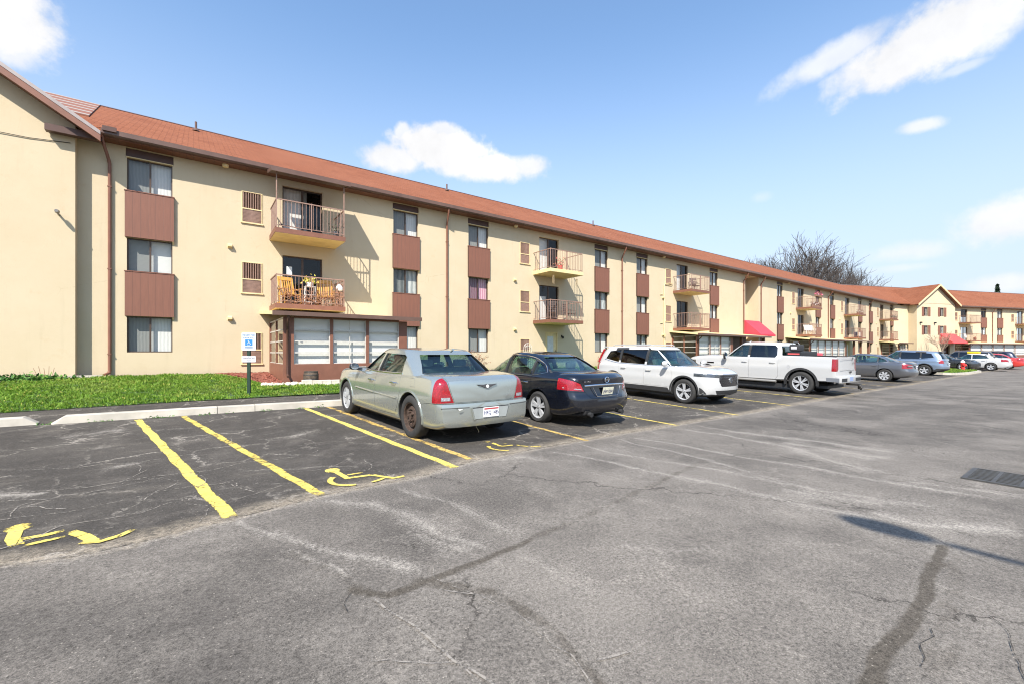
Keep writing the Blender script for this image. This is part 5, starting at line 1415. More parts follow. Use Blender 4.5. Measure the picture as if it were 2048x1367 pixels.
def cloth(name, a, b, folds=22, horiz=False):
    t = NT(name); co = t.coord()
    s = t.n('ShaderNodeSeparateXYZ'); t.l(co, s.inputs[0])
    if horiz:
        fr = t.math('FRACT', t.math('MULTIPLY', s.outputs[2], folds))
        g = t.mr(fr, 0, .3, 0, 1); bh = fr
    else:
        wv = t.math('ADD', t.math('MULTIPLY', s.outputs[0], folds*2.2), t.math('MULTIPLY', t.noise(co, 2.5, 3), 6.0))
        g = t.math('ADD', t.math('MULTIPLY', t.math('SINE', wv), .5), .5); bh = g
    t.base(t.mix(g, a, b)).p(rough=.9)
    t.bump(bh, .2, .02)
    return t.m
CURTAIN = cloth('white_curtain', (.70, .69, .66), (.80, .79, .76))
BLIND = cloth('white_blind', (.66, .66, .64), (.80, .80, .78), 24, True)
VBLIND = cloth('vertical_blind', (.66, .66, .64), (.76, .76, .74), 30)
PINK = cloth('pink_curtain', (.55, .22, .32), (.78, .52, .58))
LACE = cloth('lace_curtain', (.30, .33, .33), (.62, .64, .62), 12)
STYLES = {'curtain': CURTAIN, 'blind': BLIND, 'vblind': VBLIND, 'pink': PINK, 'lace': LACE}

def wall_mesh(x0, x1, z0, z1, holes, d=.16, y=0.0, topfn=None):
    """front face of a wall with rectangular openings and their reveals"""
    xs = sorted({x0, x1, *[h[0] for h in holes], *[h[1] for h in holes]})
    zs = sorted({z0, z1, *[h[2] for h in holes], *[h[3] for h in holes]})
    mb = MB()
    def inside(cx, cz): return any(h[0] < cx < h[1] and h[2] < cz < h[3] for h in holes)
    for i in range(len(xs)-1):
        # merge vertical runs
        j = 0
        while j < len(zs)-1:
            cx = (xs[i]+xs[i+1])/2
            if inside(cx, (zs[j]+zs[j+1])/2): j += 1; continue
            k = j
            while k+1 < len(zs)-1 and not inside(cx, (zs[k+1]+zs[k+2])/2): k += 1
            mb.quad((xs[i], y, zs[j]), (xs[i+1], y, zs[j]), (xs[i+1], y, zs[k+1]), (xs[i], y, zs[k+1]))
            j = k+1
    for h in holes:
        a, b, c, e = h[:4]; dd = h[4] if len(h) > 4 else d
        mb.quad((a, y, c), (a, y, e), (a, y+dd, e), (a, y+dd, c)); mb.quad((b, y, e), (b, y, c), (b, y+dd, c), (b, y+dd, e))
        mb.quad((a, y, e), (b, y, e), (b, y+dd, e), (a, y+dd, e)); mb.quad((b, y, c), (a, y, c), (a, y+dd, c), (b, y+dd, c))
    return mb

def window(root, x0, x1, z0, z1, style='curtain', y=.08, far=False, name='window', dark_left=True, split=.5):
    """sliding window: frame > two panes, curtain"""
    fw = .035; mb = MB(); xm = x0+(x1-x0)*split
    mb.box(x0, x0+fw, y, y+.06, z0, z1).box(x1-fw, x1, y, y+.06, z0, z1).box(x0+fw, x1-fw, y, y+.06, z0, z0+fw).box(x0+fw, x1-fw, y, y+.06, z1-fw, z1)
    mb.box(xm-.025, xm+.025, y-.004, y+.062, z0+fw, z1-fw)
    f = mb.build(name, FRAME, root)
    MB().quad((x0+fw, y+.03, z0+fw), (xm-.02, y+.03, z0+fw), (xm-.02, y+.03, z1-fw), (x0+fw, y+.03, z1-fw)).build('pane', SCREEN if dark_left else GLASS, f)
    MB().quad((xm+.02, y+.022, z0+fw), (x1-fw, y+.022, z0+fw), (x1-fw, y+.022, z1-fw), (xm+.02, y+.022, z1-fw)).build('pane', GLASS, f)
    if style == 'dark':
        pass
    elif style == 'half':
        MB().quad((xm-.1, y+.16, z0-.03), (x1+.02, y+.16, z0-.03), (x1+.02, y+.16, z1+.02), (xm-.1, y+.16, z1+.02)).build('curtain', CURTAIN, f)
    elif style == 'sides':
        m = MB(); wv = (x1-x0)*.28
        for a, b in ((x0-.02, x0+wv), (x1-wv, x1+.02)): m.quad((a, y+.16, z0-.03), (b, y+.16, z0-.03), (b, y+.16, z1+.02), (a, y+.16, z1+.02))
        m.build('curtain', CURTAIN, f)
    else:
        MB().quad((x0-.02, y+.16, z0-.03), (x1+.02, y+.16, z0-.03), (x1+.02, y+.16, z1+.02), (x0-.02, y+.16, z1+.02)).build('curtain', STYLES[style], f)
    # dark room behind
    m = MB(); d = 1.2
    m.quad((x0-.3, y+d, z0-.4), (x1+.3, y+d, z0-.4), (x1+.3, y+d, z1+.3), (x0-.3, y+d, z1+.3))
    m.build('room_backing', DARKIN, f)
    return f

def spandrel(root, x0, x1, z0, z1):
    m = MB()
    m.box(x0-.045, x1+.045, -.10, .02, z0, z1)
    m.box(x0-.06, x1+.06, -.115, .01, z1, z1+.03)
    o = m.build('spandrel_panel', PANEL, root)
    # board pattern lines up with the panel edge
    for v in o.data.vertices: v.co.x -= x0-.045
    o.location.x = x0-.045
    m2 = MB().prism([(-.098, z0), (.0, z0), (.0, z0-.10), (-.02, z0-.10)], 'x', x1+.0, x1+.042); m2.build('bracket', TAN, o, loc=(-(x0-.045), 0, 0))
    return o

def grille(root, x0, x1, z0, z1, full=False):
    fm = MB(); b = MB()
    zm = z0+(z1-z0)*.44
    fw = .03
    fm.box(x0, x0+fw, -.025, .05, z0, z1).box(x1-fw, x1, -.025, .05, z0, z1).box(x0+fw, x1-fw, -.025, .05, z1-fw, z1).box(x0+fw, x1-fw, -.025, .05, zm-.02, zm+.02).box(x0-.03, x1+.03, -.05, .05, z0-.05, z0)
    o = fm.build('wall_grille', TAN, root)
    n = 8
    for k in range(n):
        x = x0+fw+(x1-x0-2*fw)*(k+.5)/n
        b.box(x-.014, x+.014, -.015, .02, zm+.02, z1-fw)
    b.build('slats', RAIL, o)
    b = MB()
    n = 18
    for k in range(n):
        x = x0+fw+(x1-x0-2*fw)*(k+.5)/n
        b.box(x-.010, x+.010, -.008, .02, z0, zm-.02)
    for k in range(10):
        z = z0+(zm-.02-z0)*(k+.5)/10
        b.box(x0+fw, x1-fw, -.004, .012, z-.008, z+.008)
    b.build('mesh_panel', RAIL, o)
    MB().box(x0+.01, x1-.01, .045, .06, z0, z1-.01).build('backing', simple('grille_backing', (.16, .095, .05), .9, 0, .4, 30) if 'grille_backing' not in bpy.data.materials else bpy.data.materials['grille_backing'], o)
    return o

def railing(parent, x0, x1, yb, yf, z, h=1.05, curve=0.0, post=None):
    """iron railing round three sides of a balcony"""
    m = MB()
    ins = .05
    a0 = (x0+ins, yb); a1 = (x0+ins, yf+ins); a2 = (x1-ins, yf+ins); a3 = (x1-ins, yb)
    for p, q in ((a0, a1), (a1, a2), (a2, a3)):
        m.bar((*p, z+h), (*q, z+h), .038); m.bar((*p, z+.09), (*q, z+.09), .022)
        L = math.dist(p, q); n = max(2, int(L/.125))
        for k in range(1, n):
            x = p[0]+(q[0]-p[0])*k/n; y = p[1]+(q[1]-p[1])*k/n
            m.bar((x, y, z+.09), (x, y, z+h), .014)
    for p in (a1, a2, ((a1[0]+a2[0])/2, a1[1])): m.bar((*p, z), (*p, z+h+.03), .034)
    return m.build('railing', RAIL, parent)

def balcony(root, x0, z_top, w=2.48, d=1.5, fascia=None, bare=False, th=.19):
    m = MB()
    m.box(x0, x0+w, -d, .0, z_top-th+.012, z_top, 0 if not bare else 1)
    m.box(x0+.012, x0+w-.012, -d+.012, .0, z_top-th, z_top-th+.0119, 1)
    o = m.build('balcony', [BROWN, SLABTAN], root)
    railing(o, x0, x0+w, 0, -d, z_top)
    return o

def sliding_door(root, x0, x1, z0, z1, style='curtain', open_=False):
    fw = .05; y = .10; m = MB(); xm = (x0+x1)/2
    m.box(x0, x0+fw, y, y+.07, z0, z1).box(x1-fw, x1, y, y+.07, z0, z1).box(x0+fw, x1-fw, y, y+.07, z0, z0+fw).box(x0+fw, x1-fw, y, y+.07, z1-fw, z1).box(xm-.04, xm+.04, y-.004, y+.072, z0+fw, z1-fw)
    f = m.build('balcony_door', FRAME, root)
    MB().quad((x0+fw, y+.02, z0+fw), (xm-.04, y+.02, z0+fw), (xm-.04, y+.02, z1-fw), (x0+fw, y+.02, z1-fw)).build('pane', GLASS, f)
    MB().quad((xm+.04, y+.03, z0+fw), (x1-fw, y+.03, z0+fw), (x1-fw, y+.03, z1-fw), (xm+.04, y+.03, z1-fw)).build('pane', SCREEN if not open_ else GLASS, f)
    if style == 'left':
        MB().quad((x0, y+.2, z0), (xm-.0, y+.2, z0), (xm-.0, y+.2, z1-.6), (x0, y+.2, z1-.6)).build('curtain', CURTAIN, f)
    elif style != 'dark':
        MB().quad((x0, y+.2, z0), (xm+.2, y+.2, z0), (xm+.2, y+.2, z1), (x0, y+.2, z1)).build('curtain', STYLES[style], f)
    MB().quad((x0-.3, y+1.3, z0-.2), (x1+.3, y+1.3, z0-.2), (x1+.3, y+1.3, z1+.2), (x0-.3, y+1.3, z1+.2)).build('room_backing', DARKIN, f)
    return f

def wall_hood(root, x, z):
    m = MB()
    m.add([(x-.07, 0, z+.09), (x+.07, 0, z+.09), (x-.07, -.13, z+.03), (x+.07, -.13, z+.03), (x-.07, 0, z-.09), (x+.07, 0, z-.09), (x-.07, -.13, z-.03), (x+.07, -.13, z-.03)],
          [(0, 1, 3, 2), (0, 2, 6, 4), (1, 5, 7, 3), (2, 3, 7, 6), (4, 6, 7, 5)])
    return m.build('dryer_vent', TAN, root)

def downspout(root, x, zb, ztop=8.36, yf=-.50):
    m = MB()
    m.tube([(x-.14, yf, ztop), (x-.13, yf, ztop-.14), (x-.02, -.09, ztop-.62), (x, -.065, ztop-.75), (x, -.065, zb+.18), (x-.02, -.09, zb+.1), (x-.10, -.34, zb+.05)], .048, 8)
    for z in (ztop-1.5, ztop-4.2, zb+.7):
        m.box(x-.055, x+.055, -.115, -.0, z, z+.03)
    return m.build('downspout', BROWN, root, smooth=50)

SILL = [1.45, 4.17, 6.86]; WTOP = [2.65, 5.29, 7.97]; SLAB = [None, 3.24, 6.0]

def unit_holes(B, ground_door=True, porch=False):
    hs = []
    for c0, c1 in ((B-4.21, B-3.0), (B+5.01, B+6.22)):
        for k in range(3): hs.append((c0, c1, SILL[k], WTOP[k]))
        hs.append((c0-.03, c1+.03, 8.0, 8.30, .10))
    for k in (1, 2): hs.append((B+.46, B+1.95, SLAB[k]+.02, SLAB[k]+2.06))
    if not porch: hs.append((B+.92, B+1.84, .66, 2.62))
    for k in range(3): hs.append((B-.93, B-.24, 1.03+2.68*k, 2.20+2.68*k, .06))
    return hs

def unit(root, B, styles, porch=False, doors=('dark', 'dark'), slabs=(0, 0), far=False, hoods=True):
    i = 0
    for c0, c1 in ((B-4.21, B-3.0), (B+5.01, B+6.22)):
        for k in range(3):
            window(root, c0, c1, SILL[k], WTOP[k], styles[i], far=far); i += 1
        for k in range(2): spandrel(root, c0, c1, WTOP[k]+.01, SILL[k+1]-.03)
        MB().box(c0-.025, c1+.025, .06, .095, 8.005, 8.295).build('header_board', DKBROWN, root)
        m = MB(); m.box(c0-.02, c1+.02, -.03, .07, 7.972, 8.0); m.build('window_head', TAN, root)
    for k in (1, 2):
        bal = balcony(root, B, SLAB[k], bare=slabs[k-1])
        sliding_door(root, B+.46, B+1.95, SLAB[k]+.02, SLAB[k]+2.06, doors[k-1])
    for k in range(3): grille(root, B-.93, B-.24, 1.03+2.68*k, 2.20+2.68*k)
    if hoods:
        for z in (5.40, 2.70): wall_hood(root, B-1.30, z)
    if not porch:
        x0, x1 = B+.92, B+1.84
        m = MB(); m.box(x0, x0+.06, -.02, .1, .66, 2.62).box(x1-.06, x1, -.02, .1, .66, 2.62).box(x0+.06, x1-.06, -.02, .1, 2.56, 2.62)
        d = m.build('entrance_door', TAN, root)
        m = MB(); m.box(x0+.06, x1-.06, .03, .07, .66, 2.56); m.build('door_leaf', TAN, d)
        MB().box(x0+.17, x1-.30, .022, .03, .95, 2.38).build('pane', simple('door_pane', (.55, .57, .57), .25, 0, .1) if 'door_pane' not in bpy.data.materials else bpy.data.materials['door_pane'], d)
        MB().lathe([(0, -.05), (.025, -.045), (.03, -.02), (.015, .0), (.015, .03)], 10, 'y', (x1-.14, 0.02, 1.55)).build('handle', FRAME, d)

def sunroom(root, x0, x1, yf, zg, roof_x=None, cols=3, ztop=2.62, open_right=False, color=None, seed=0):
    """glazed ground floor porch: panels, mullions, glazed bays, flat roof and gutter"""
    rnd = random.Random(seed)
    rx0, rx1 = roof_x if roof_x else (x0-.35, x1+.42)
    m = MB()
    W = x1-x0; pw = .32
    bays = []
    xs = x0+pw
    bw = (W-2*pw-.1*(cols-1))/cols
    for k in range(cols): bays.append((xs+k*(bw+.1), xs+k*(bw+.1)+bw))
    z0 = zg; zs = 1.06
    m.box(x0, x1, yf, yf+.08, z0-.3, zs)                     # apron
    m.box(x0, x0+pw, yf, yf+.08, zs, ztop).box(x1-pw, x1, yf, yf+.08, zs, ztop)
    for k in range(cols-1): m.box(bays[k][1], bays[k+1][0], yf-.004, yf+.085, zs, ztop)
    m.box(x0+pw, x1-pw, yf+.002, yf+.078, ztop-.03, ztop+.12)
    # side walls: apron and corner posts
    for xx, sgn in ((x0, 1), (x1, -1)):
        a, b = (xx, xx+.07) if sgn > 0 else (xx-.07, xx)
        m.box(a, b, yf+.085, -.0, z0-.3, zs)
        m.box(a, b, -.12, -.0, zs, ztop); m.box(a, b, yf/2-.04, yf/2+.04, zs, ztop)
    o = m.build('sunroom', BROWN, root)
    for (a, b) in bays:
        f = MB(); fw = .03
        f.box(a, a+fw, yf+.03, yf+.07, zs, ztop-.03).box(b-fw, b, yf+.03, yf+.07, zs, ztop-.03)
        rows = 4
        for r in range(rows+1):
            z = zs+(ztop-.03-zs)*r/rows
            f.box(a+fw, b-fw, yf+.028, yf+.072, max(zs, z-.02), min(ztop-.03, z+.02))
        if cols == 3 and (a, b) == bays[1]: f.box((a+b)/2-.012, (a+b)/2+.012, yf+.03, yf+.06, zs+.02, ztop-.05)
        w_ = f.build('porch_window', WHITEFR, o)
        MB().quad((a, yf+.05, zs), (b, yf+.05, zs), (b, yf+.05, ztop), (a, yf+.05, ztop)).build('pane', GLASS, w_)
    # blinds just behind the glazing
    for (a, b) in bays:
        MB().quad((a-.02, yf+.16, zs-.05), (b+.02, yf+.16, zs-.05), (b+.02, yf+.16, ztop), (a-.02, yf+.16, ztop)).build('blind', BLIND, o)
    # side glazing
    for xx in (x0+.03, x1-.03):
        f = MB()
        for r in range(5):
            z = zs+(ztop-.03-zs)*r/4
            f.box(xx-.02, xx+.02, yf+.085, -.12, max(zs, z-.018), min(ztop, z+.018))
        f.build('side_window', WHITEFR, o)
        MB().quad((xx, yf+.09, zs), (xx, -.1, zs), (xx, -.1, ztop), (xx, yf+.09, ztop)).build('pane', GLASS, o)
    # roof: shallow slope, tan fascia, brown gutter
    r = MB()
    r.add([(rx0, yf-.28, ztop+.04), (rx1, yf-.28, ztop+.04), (rx1, .0, ztop+.30), (rx0, .0, ztop+.30), (rx0, yf-.28, ztop+.16), (rx1, yf-.28, ztop+.16), (rx1, .0, ztop+.42), (rx0, .0, ztop+.42)],
          [(0, 3, 2, 1), (4, 5, 6, 7), (0, 1, 5, 4), (1, 2, 6, 5), (2, 3, 7, 6), (3, 0, 4, 7)])
    r.build('porch_roof', TAN, o)
    MB().box(rx0-.02, rx1+.02, yf-.40, yf-.284, ztop+.02, ztop+.155).build('gutter', GUTTER, o)
    ds = MB().tube([(x0+.10, yf-.33, ztop+.03), (x0+.10, yf-.30, ztop-.12), (x0+.12, yf-.06, ztop-.3), (x0+.12, yf-.055, zg+.12), (x0+.1, yf-.25, zg+.04)], .04, 8)
    ds.build('downspout', DKBROWN, o, smooth=50)
    return o

def roof_slab(pts_eave, pts_ridge, th=.12):
    """pts as (x,y,z) pairs left,right; returns MB with uv in metres later"""
    (a, b), (c, d) = pts_eave, pts_ridge      # a-b eave left-right, c-d ridge left-right
    m = MB()
    lo = lambda p: (p[0], p[1], p[2]-th)
    m.add([a, b, d, c, lo(a), lo(b), lo(d), lo(c)], [(0, 1, 2, 3), (4, 7, 6, 5), (0, 4, 5, 1), (1, 5, 6, 2), (2, 6, 7, 3), (3, 7, 4, 0)])
    return m

def roof_obj(name, mb, parent, eave_dir):
    o = mb.build(name, SHINGLE, parent)
    me = o.data; uv = me.uv_layers.new(name='UVMap')
    e = Vector(eave_dir).normalized()
    for p in me.polygons:
        n = p.normal; up = n.cross(e)
        if up.length < .1: up = Vector((0, 0, 1))
        up.normalize()
        for li in p.loop_indices:
            co = me.vertices[me.loops[li].vertex_index].co
            uv.data[li].uv = (co.dot(e), co.dot(up))
    return o

def vent_pipe(parent, x, y, z):
    m = MB().tube([(x, y, z-.15), (x, y, z+.42)], .05, 8)
    m.lathe([(.16, -.02), (.14, .02), (.06, .12)], 12, 'z', (x, y, z))
    return m.build('vent_pipe', GUTTER, parent, smooth=40)
EAVE_Y = -.60; EAVE_Z = 8.55; RIDGE_Y = 6.7; RIDGE_Z = 12.24
def roof_z(y): return EAVE_Z+(y-EAVE_Y)*(RIDGE_Z-EAVE_Z)/(RIDGE_Y-EAVE_Y)

# ------------------------------------------------------------------ main building
b1 = empty('apartment_building', (0, 19.5, 0))
tag(b1, 'long three-storey cream stucco apartment block with orange shingle roof and brown spandrel panels', 'apartment building')
Bs = [2.40, 15.58, 28.9, 50.05, 63.4, 76.7]
holes = []
for i, B in enumerate(Bs): holes += unit_holes(B, porch=(i in (0, 2, 3, 5)))
# entrance recess
RX0, RX1 = 39.65, 42.15
holes += [(RX0, RX1, -.6, 8.30, 1.1)]
wm = wall_mesh(-3.02, 83.2, -.6, 8.36, holes)
wm.build('wall', STUCCO, b1, merge=False)
m = MB(); m.quad((RX0-.01, 1.1, -.6), (RX1+.01, 1.1, -.6), (RX1+.01, 1.1, 8.4), (RX0-.01, 1.1, 8.4)); m.build('entrance_wall', STUCCO, b1)
m = MB(); m.quad((-14.5, 13.4, -.6), (-14.5, 13.4, 8.4), (84, 13.4, 8.4), (84, 13.4, -.6)); m.quad((84, 13.4, -.6), (84, 13.4, 8.4), (84, 0, 8.4), (84, 0, -.6)); m.build('rear_wall', STUCCO, b1)
ST = [('vblind', 'blind', 'vblind', 'curtain', 'lace', 'vblind'), ('vblind', 'pink', 'curtain', 'curtain', 'lace', 'vblind'), ('lace', 'curtain', 'curtain', 'vblind', 'curtain', 'vblind'),
      ('curtain', 'vblind', 'half', 'dark', 'curtain', 'dark'), ('vblind', 'curtain', 'dark', 'curtain', 'dark', 'half'), ('dark', 'curtain', 'half', 'vblind', 'dark', 'dark')]
DO = [('dark', 'curtain'), ('left', 'vblind'), ('dark', 'curtain'), ('dark', 'dark'), ('dark', 'dark'), ('dark', 'dark')]
for i, B in enumerate(Bs):
    unit(b1, B, ST[i], porch=(i in (0, 2, 3, 5)), doors=DO[i], slabs=(0, 1) if i == 1 else (0, 0))
# soffit, fascia, gutter
MB().box(-2.4, 82.9, -.47, -.002, 8.32, 8.345).build('soffit', SOFFIT, b1)
g = MB()
prof = [(-.60, 8.55), (-.60, 8.40), (-.57, 8.355), (-.48, 8.345), (-.47, 8.345), (-.47, 8.53), (-.49, 8.53), (-.49, 8.37), (-.56, 8.38), (-.58, 8.41), (-.58, 8.55)]
g.prism(prof, 'x', -2.38, 82.8); g.build('gutter', GUTTER, b1)
m = MB().box(-3.62, -2.35, -.62, -.40, 8.12, 8.32); m.box(-3.62, -2.40, -.40, -.335, 8.20, 8.22); m.box(-2.34, -2.0, -.66, -.601, 8.47, 8.62); m.build('eave_box', DKBROWN, b1)
DS = [-2.23, 10.12, 23.13, 39.3, 42.5, 58.5, 72.5]
for x in DS: downspout(b1, x, float(gz(x, 19.4)))
# roofs
# the far end of the main roof meets the turned wing on a valley
rf = roof_obj('roof', roof_slab(((-2.42, -.56, 8.57), (82.6, -.56, 8.57)), ((-8.5, RIDGE_Y, RIDGE_Z), (83.8, RIDGE_Y, RIDGE_Z))), b1, (1, 0, 0))
roof_obj('rear_roof', roof_slab(((84, 14.0, 8.57), (-8.5, 14.0, 8.57)), ((83.8, RIDGE_Y+.01, RIDGE_Z), (-8.5, RIDGE_Y+.01, RIDGE_Z))), b1, (1, 0, 0))
MB().prism([(RIDGE_Y-.16, RIDGE_Z-.06), (RIDGE_Y, RIDGE_Z+.035), (RIDGE_Y+.16, RIDGE_Z-.06), (RIDGE_Y, RIDGE_Z+.005)], 'x', -8.4, 83.8).build('ridge_cap', GUTTER, rf)
for x, y in ((.09, 5.6), (13.1, 5.7), (26.4, 5.7), (52, 5.6), (66, 5.6)): vent_pipe(rf, x, y, roof_z(y))
# bare pale boards of the unfinished roof strip by the gable
def strip_mat():
    t = NT('roof_boards'); co = t.coord(); s = t.n('ShaderNodeSeparateXYZ'); t.l(co, s.inputs[0])
    fr = t.math('FRACT', t.math('MULTIPLY', s.outputs[1], 1.05))
    c = t.ramp(fr, [(0, (.22, .085, .05)), (.60, (.22, .085, .05)), (.64, (.03, .02, .02)), (.68, (.30, .25, .21)), (.93, (.33, .28, .24)), (1, (.12, .06, .05))])
    t.base(c).p(rough=.7); return t.m
def P(x, y, dz): return (x, y, roof_z(y)+dz)
m = MB(); a = [P(-8.4, .5, .05), P(-2.95, 1.5, .05), P(-3.3, 6.6, .05), P(-8.4, 6.6, .05)]; bq = [(p[0], p[1], p[2]-.045) for p in a]
m.add(a+bq, [(0, 1, 2, 3), (4, 7, 6, 5), (0, 4, 5, 1), (1, 5, 6, 2), (2, 6, 7, 3), (3, 7, 4, 0)]); m.build('bare_roof_boards', strip_mat(), rf)

# gable end on the left
GX1 = -3.0; GY = -.33; PK = -8.55; SL = .65
gz_ = lambda x: 8.30+SL*(-2.345-x) if x > PK else 8.30+SL*(x-(2*PK+2.345))
gtop = lambda x: gz_(x)-.20
m = MB()
gp = [(-14.1, -.6), (GX1, -.6), (GX1, gtop(GX1)), (PK, gtop(PK)), (-14.1, gtop(-14.1))]
m.add([(x, GY, z) for x, z in gp], [(0, 1, 2, 3, 4)]); m.quad((GX1, GY, -.6), (GX1, .0, -.6), (GX1, .0, gtop(GX1)), (GX1, GY, gtop(GX1)))
m.quad((-14.1, GY, gtop(-14.1)), (-14.1, 13.4, gtop(-14.1)), (-14.1, 13.4, -.6), (-14.1, GY, -.6))
m.build('gable_wall', STUCCO, b1)
for sgn in (1, -1):
    xe = -2.345 if sgn > 0 else 2*PK+2.345
    a = (xe, -.90, gz_(xe)); bb = (xe, 14.0, gz_(xe)); c = (PK, -.90, gz_(PK)); d = (PK, 14.0, gz_(PK))
    mm = roof_slab((a, bb), (c, d), .10) if sgn > 0 else roof_slab((bb, a), (d, c), .10)
    roof_obj('gable_roof', mm, b1, (0, 1, 0))
    # rake board and its pale metal edge
    m = MB()
    q = [(xe, gz_(xe)-.10), (PK, gz_(PK)-.10), (PK, gz_(PK)-.30), (xe, gz_(xe)-.30)]
    m.prism(q, 'y', -.92, -.87); m.build('rake_board', BROWN, b1)
    q = [(xe, gz_(xe)+.02), (PK, gz_(PK)+.02), (PK, gz_(PK)-.098), (xe, gz_(xe)-.098)]
    MB().prism(q, 'y', -.935, -.905).build('drip_edge', simple('pale_metal_edge', (.33, .28, .26), .45, .2) if 'pale_metal_edge' not in bpy.data.materials else bpy.data.materials['pale_metal_edge'], b1)
    m = MB(); m.add([(xe, -.87, gz_(xe)-.29), (PK, -.87, gz_(PK)-.29), (PK, GY, gz_(PK)-.215), (xe, GY, gz_(xe)-.215)], [(0, 1, 2, 3)] if sgn < 0 else [(3, 2, 1, 0)]); m.build('gable_soffit', SOFFIT, b1)
# wall light on the gable, loose cable, bent hose
m = MB().tube([(0, 0, 0), (0, -.10, .0), (0, -.22, .03)], .03, 8).lathe([(0, -.33), (.045, -.33), (.06, -.22), (.05, -.16), (0, -.15)], 12, 'y', (0, 0, .04))
m.build('wall_lamp', simple('lamp_grey', (.22, .2, .18), .4, .3), b1, smooth=40, loc=(-3.36, GY, 5.68))
MB().tube([(-6.2, GY-.02, 8.0), (-5.0, GY-.03, 7.86), (-4.0, GY-.02, 7.86), (-3.1, GY-.02, 7.95)], .010, 4).build('wall_cable', DARKIN, b1)

# first unit: canopy over the top balcony, with posts
B = Bs[0]
can = MB(); can.add([(B-.12, -1.62, 8.02), (B+2.62, -1.62, 8.02), (B+2.62, -.62, 8.24), (B-.12, -.62, 8.24), (B-.12, -1.62, 8.07), (B+2.62, -1.62, 8.07), (B+2.62, -.62, 8.29), (B-.12, -.62, 8.29)],
        [(0, 3, 2, 1), (4, 5, 6, 7), (0, 1, 5, 4), (1, 2, 6, 5), (2, 3, 7, 6), (3, 0, 4, 7)])
can.box(B-.14, B+2.64, -1.66, -1.62, 7.98, 8.13)
can.add([(B-.14, -1.62, 7.98), (B-.14, -.62, 8.2), (B-.14, -.62, 8.33), (B-.14, -1.62, 8.11), (B-.115, -1.62, 7.98), (B-.115, -.62, 8.2), (B-.115, -.62, 8.33), (B-.115, -1.62, 8.11)], [(0, 3, 2, 1), (4, 5, 6, 7), (0, 1, 5, 4), (1, 2, 6, 5), (2, 3, 7, 6), (3, 0, 4, 7)])
can.add([(B+2.615, -1.62, 7.98), (B+2.615, -.62, 8.2), (B+2.615, -.62, 8.33), (B+2.615, -1.62, 8.11), (B+2.64, -1.62, 7.98), (B+2.64, -.62, 8.2), (B+2.64, -.62, 8.33), (B+2.64, -1.62, 8.11)], [(0, 3, 2, 1), (4, 5, 6, 7), (0, 1, 5, 4), (1, 2, 6, 5), (2, 3, 7, 6), (3, 0, 4, 7)])
cn = can.build('balcony_canopy', GUTTER, b1)
for x in (B+.05, B+2.43): MB().bar((x, -1.46, 6.0), (x, -1.46, 8.03), .035).build('post', RAIL, cn)
for x in (.95, 14.2, 27.45, 47.9): MB().lathe([(.0, -.10), (.09, -.09), (.11, -.03), (.11, .0)], 12, 'z', (x, -.25, 8.318)).build('soffit_lamp', TAN, b1, smooth=40)

# sunrooms
sunroom(b1, 2.40, 6.70, -3.3, .62, (2.06, 7.13))
sunroom(b1, 28.75, 33.7, -2.0, .5, (28.45, 39.2), 3)
sunroom(b1, 48.3, 58.0, -1.9, .45, (47.6, 65.5), 5)
sunroom(b1, 77.5, 82.2, -1.9, .45, (76.6, 83.0), 3)
# carport style posts under the long porch roofs
for x in (35.2, 38.9, 60.4, 62.6, 65.2):
    m = MB().box(x-.09, x+.09, -1.98, -1.8, -.3, 2.66); m.build('porch_post', BROWN, b1)
# glazed lobby behind the open porch
m = MB().box(34.2, 34.3, -.4, -.05, .3, 2.7); m.build('porch_side', DKBROWN, b1)
m = MB().box(33.75, 39.2, -.30, -.004, .3, 2.85); m.build('lobby_front', DKBROWN, b1)

# conduit on the third unit
MB().tube([(27.75, -.05, .6), (27.75, -.05, 6.25), (27.85, -.06, 6.42), (28.4, -.07, 6.5), (28.75, -.07, 6.48)], .03, 6).build('conduit', TAN, b1, smooth=50)
MB().box(27.68, 27.82, -.14, 0, 2.55, 2.80).build('meter_box', TAN, b1)
MB().tube([(27.62, -.03, 5.62), (27.3, -.05, 5.62)], .02, 6).tube([(27.62, -.03, 3.55), (27.3, -.05, 3.55)], .02, 6).build('conduit_bracket', TAN, b1)
# lamp beside the ground floor door of the second unit
m = MB().box(17.72, 17.80, -.03, 0, 2.32, 2.46).lathe([(0, -.16), (.05, -.15), (.06, -.05), (.03, 0), (0, .01)], 10, 'z', (17.76, -.12, 2.40)); m.build('wall_lamp', DARKIN, b1, smooth=40)

# ------------------------------------------------------------------ the turned wing and its gable
ANG = math.atan2(-.3555, .935)
b2 = empty('apartment_building', (81.4, 20.0, 0), ANG)
tag(b2, 'far cream apartment wing turned towards the lot, with a front gable of four shuttered windows', 'apartment building')
W2 = [15.2, 28.2, 41.3]
holes = []
for B in W2: holes += unit_holes(B, porch=True)
wall_mesh(1.6, 54, -.7, 8.36, holes).build('wall', STUCCO, b2)
ST2 = [('dark', 'dark', 'dark', 'curtain', 'vblind', 'dark'), ('vblind', 'curtain', 'half', 'vblind', 'dark', 'curtain'), ('curtain', 'dark', 'half', 'vblind', 'dark', 'curtain')]
for i, B in enumerate(W2): unit(b2, B, ST2[i], porch=True, doors=('dark', 'dark'), hoods=False)
MB().box(3, 54, -.47, -.002, 8.32, 8.345).build('soffit', SOFFIT, b2)
g = MB(); g.prism(prof, 'x', 12.9, 54); g.build('gutter', GUTTER, b2)
rf2 = roof_obj('roof', roof_slab(((1.6, -.56, 8.57), (54, -.56, 8.57)), ((-.1, RIDGE_Y, RIDGE_Z), (54, RIDGE_Y, RIDGE_Z))), b2, (1, 0, 0))
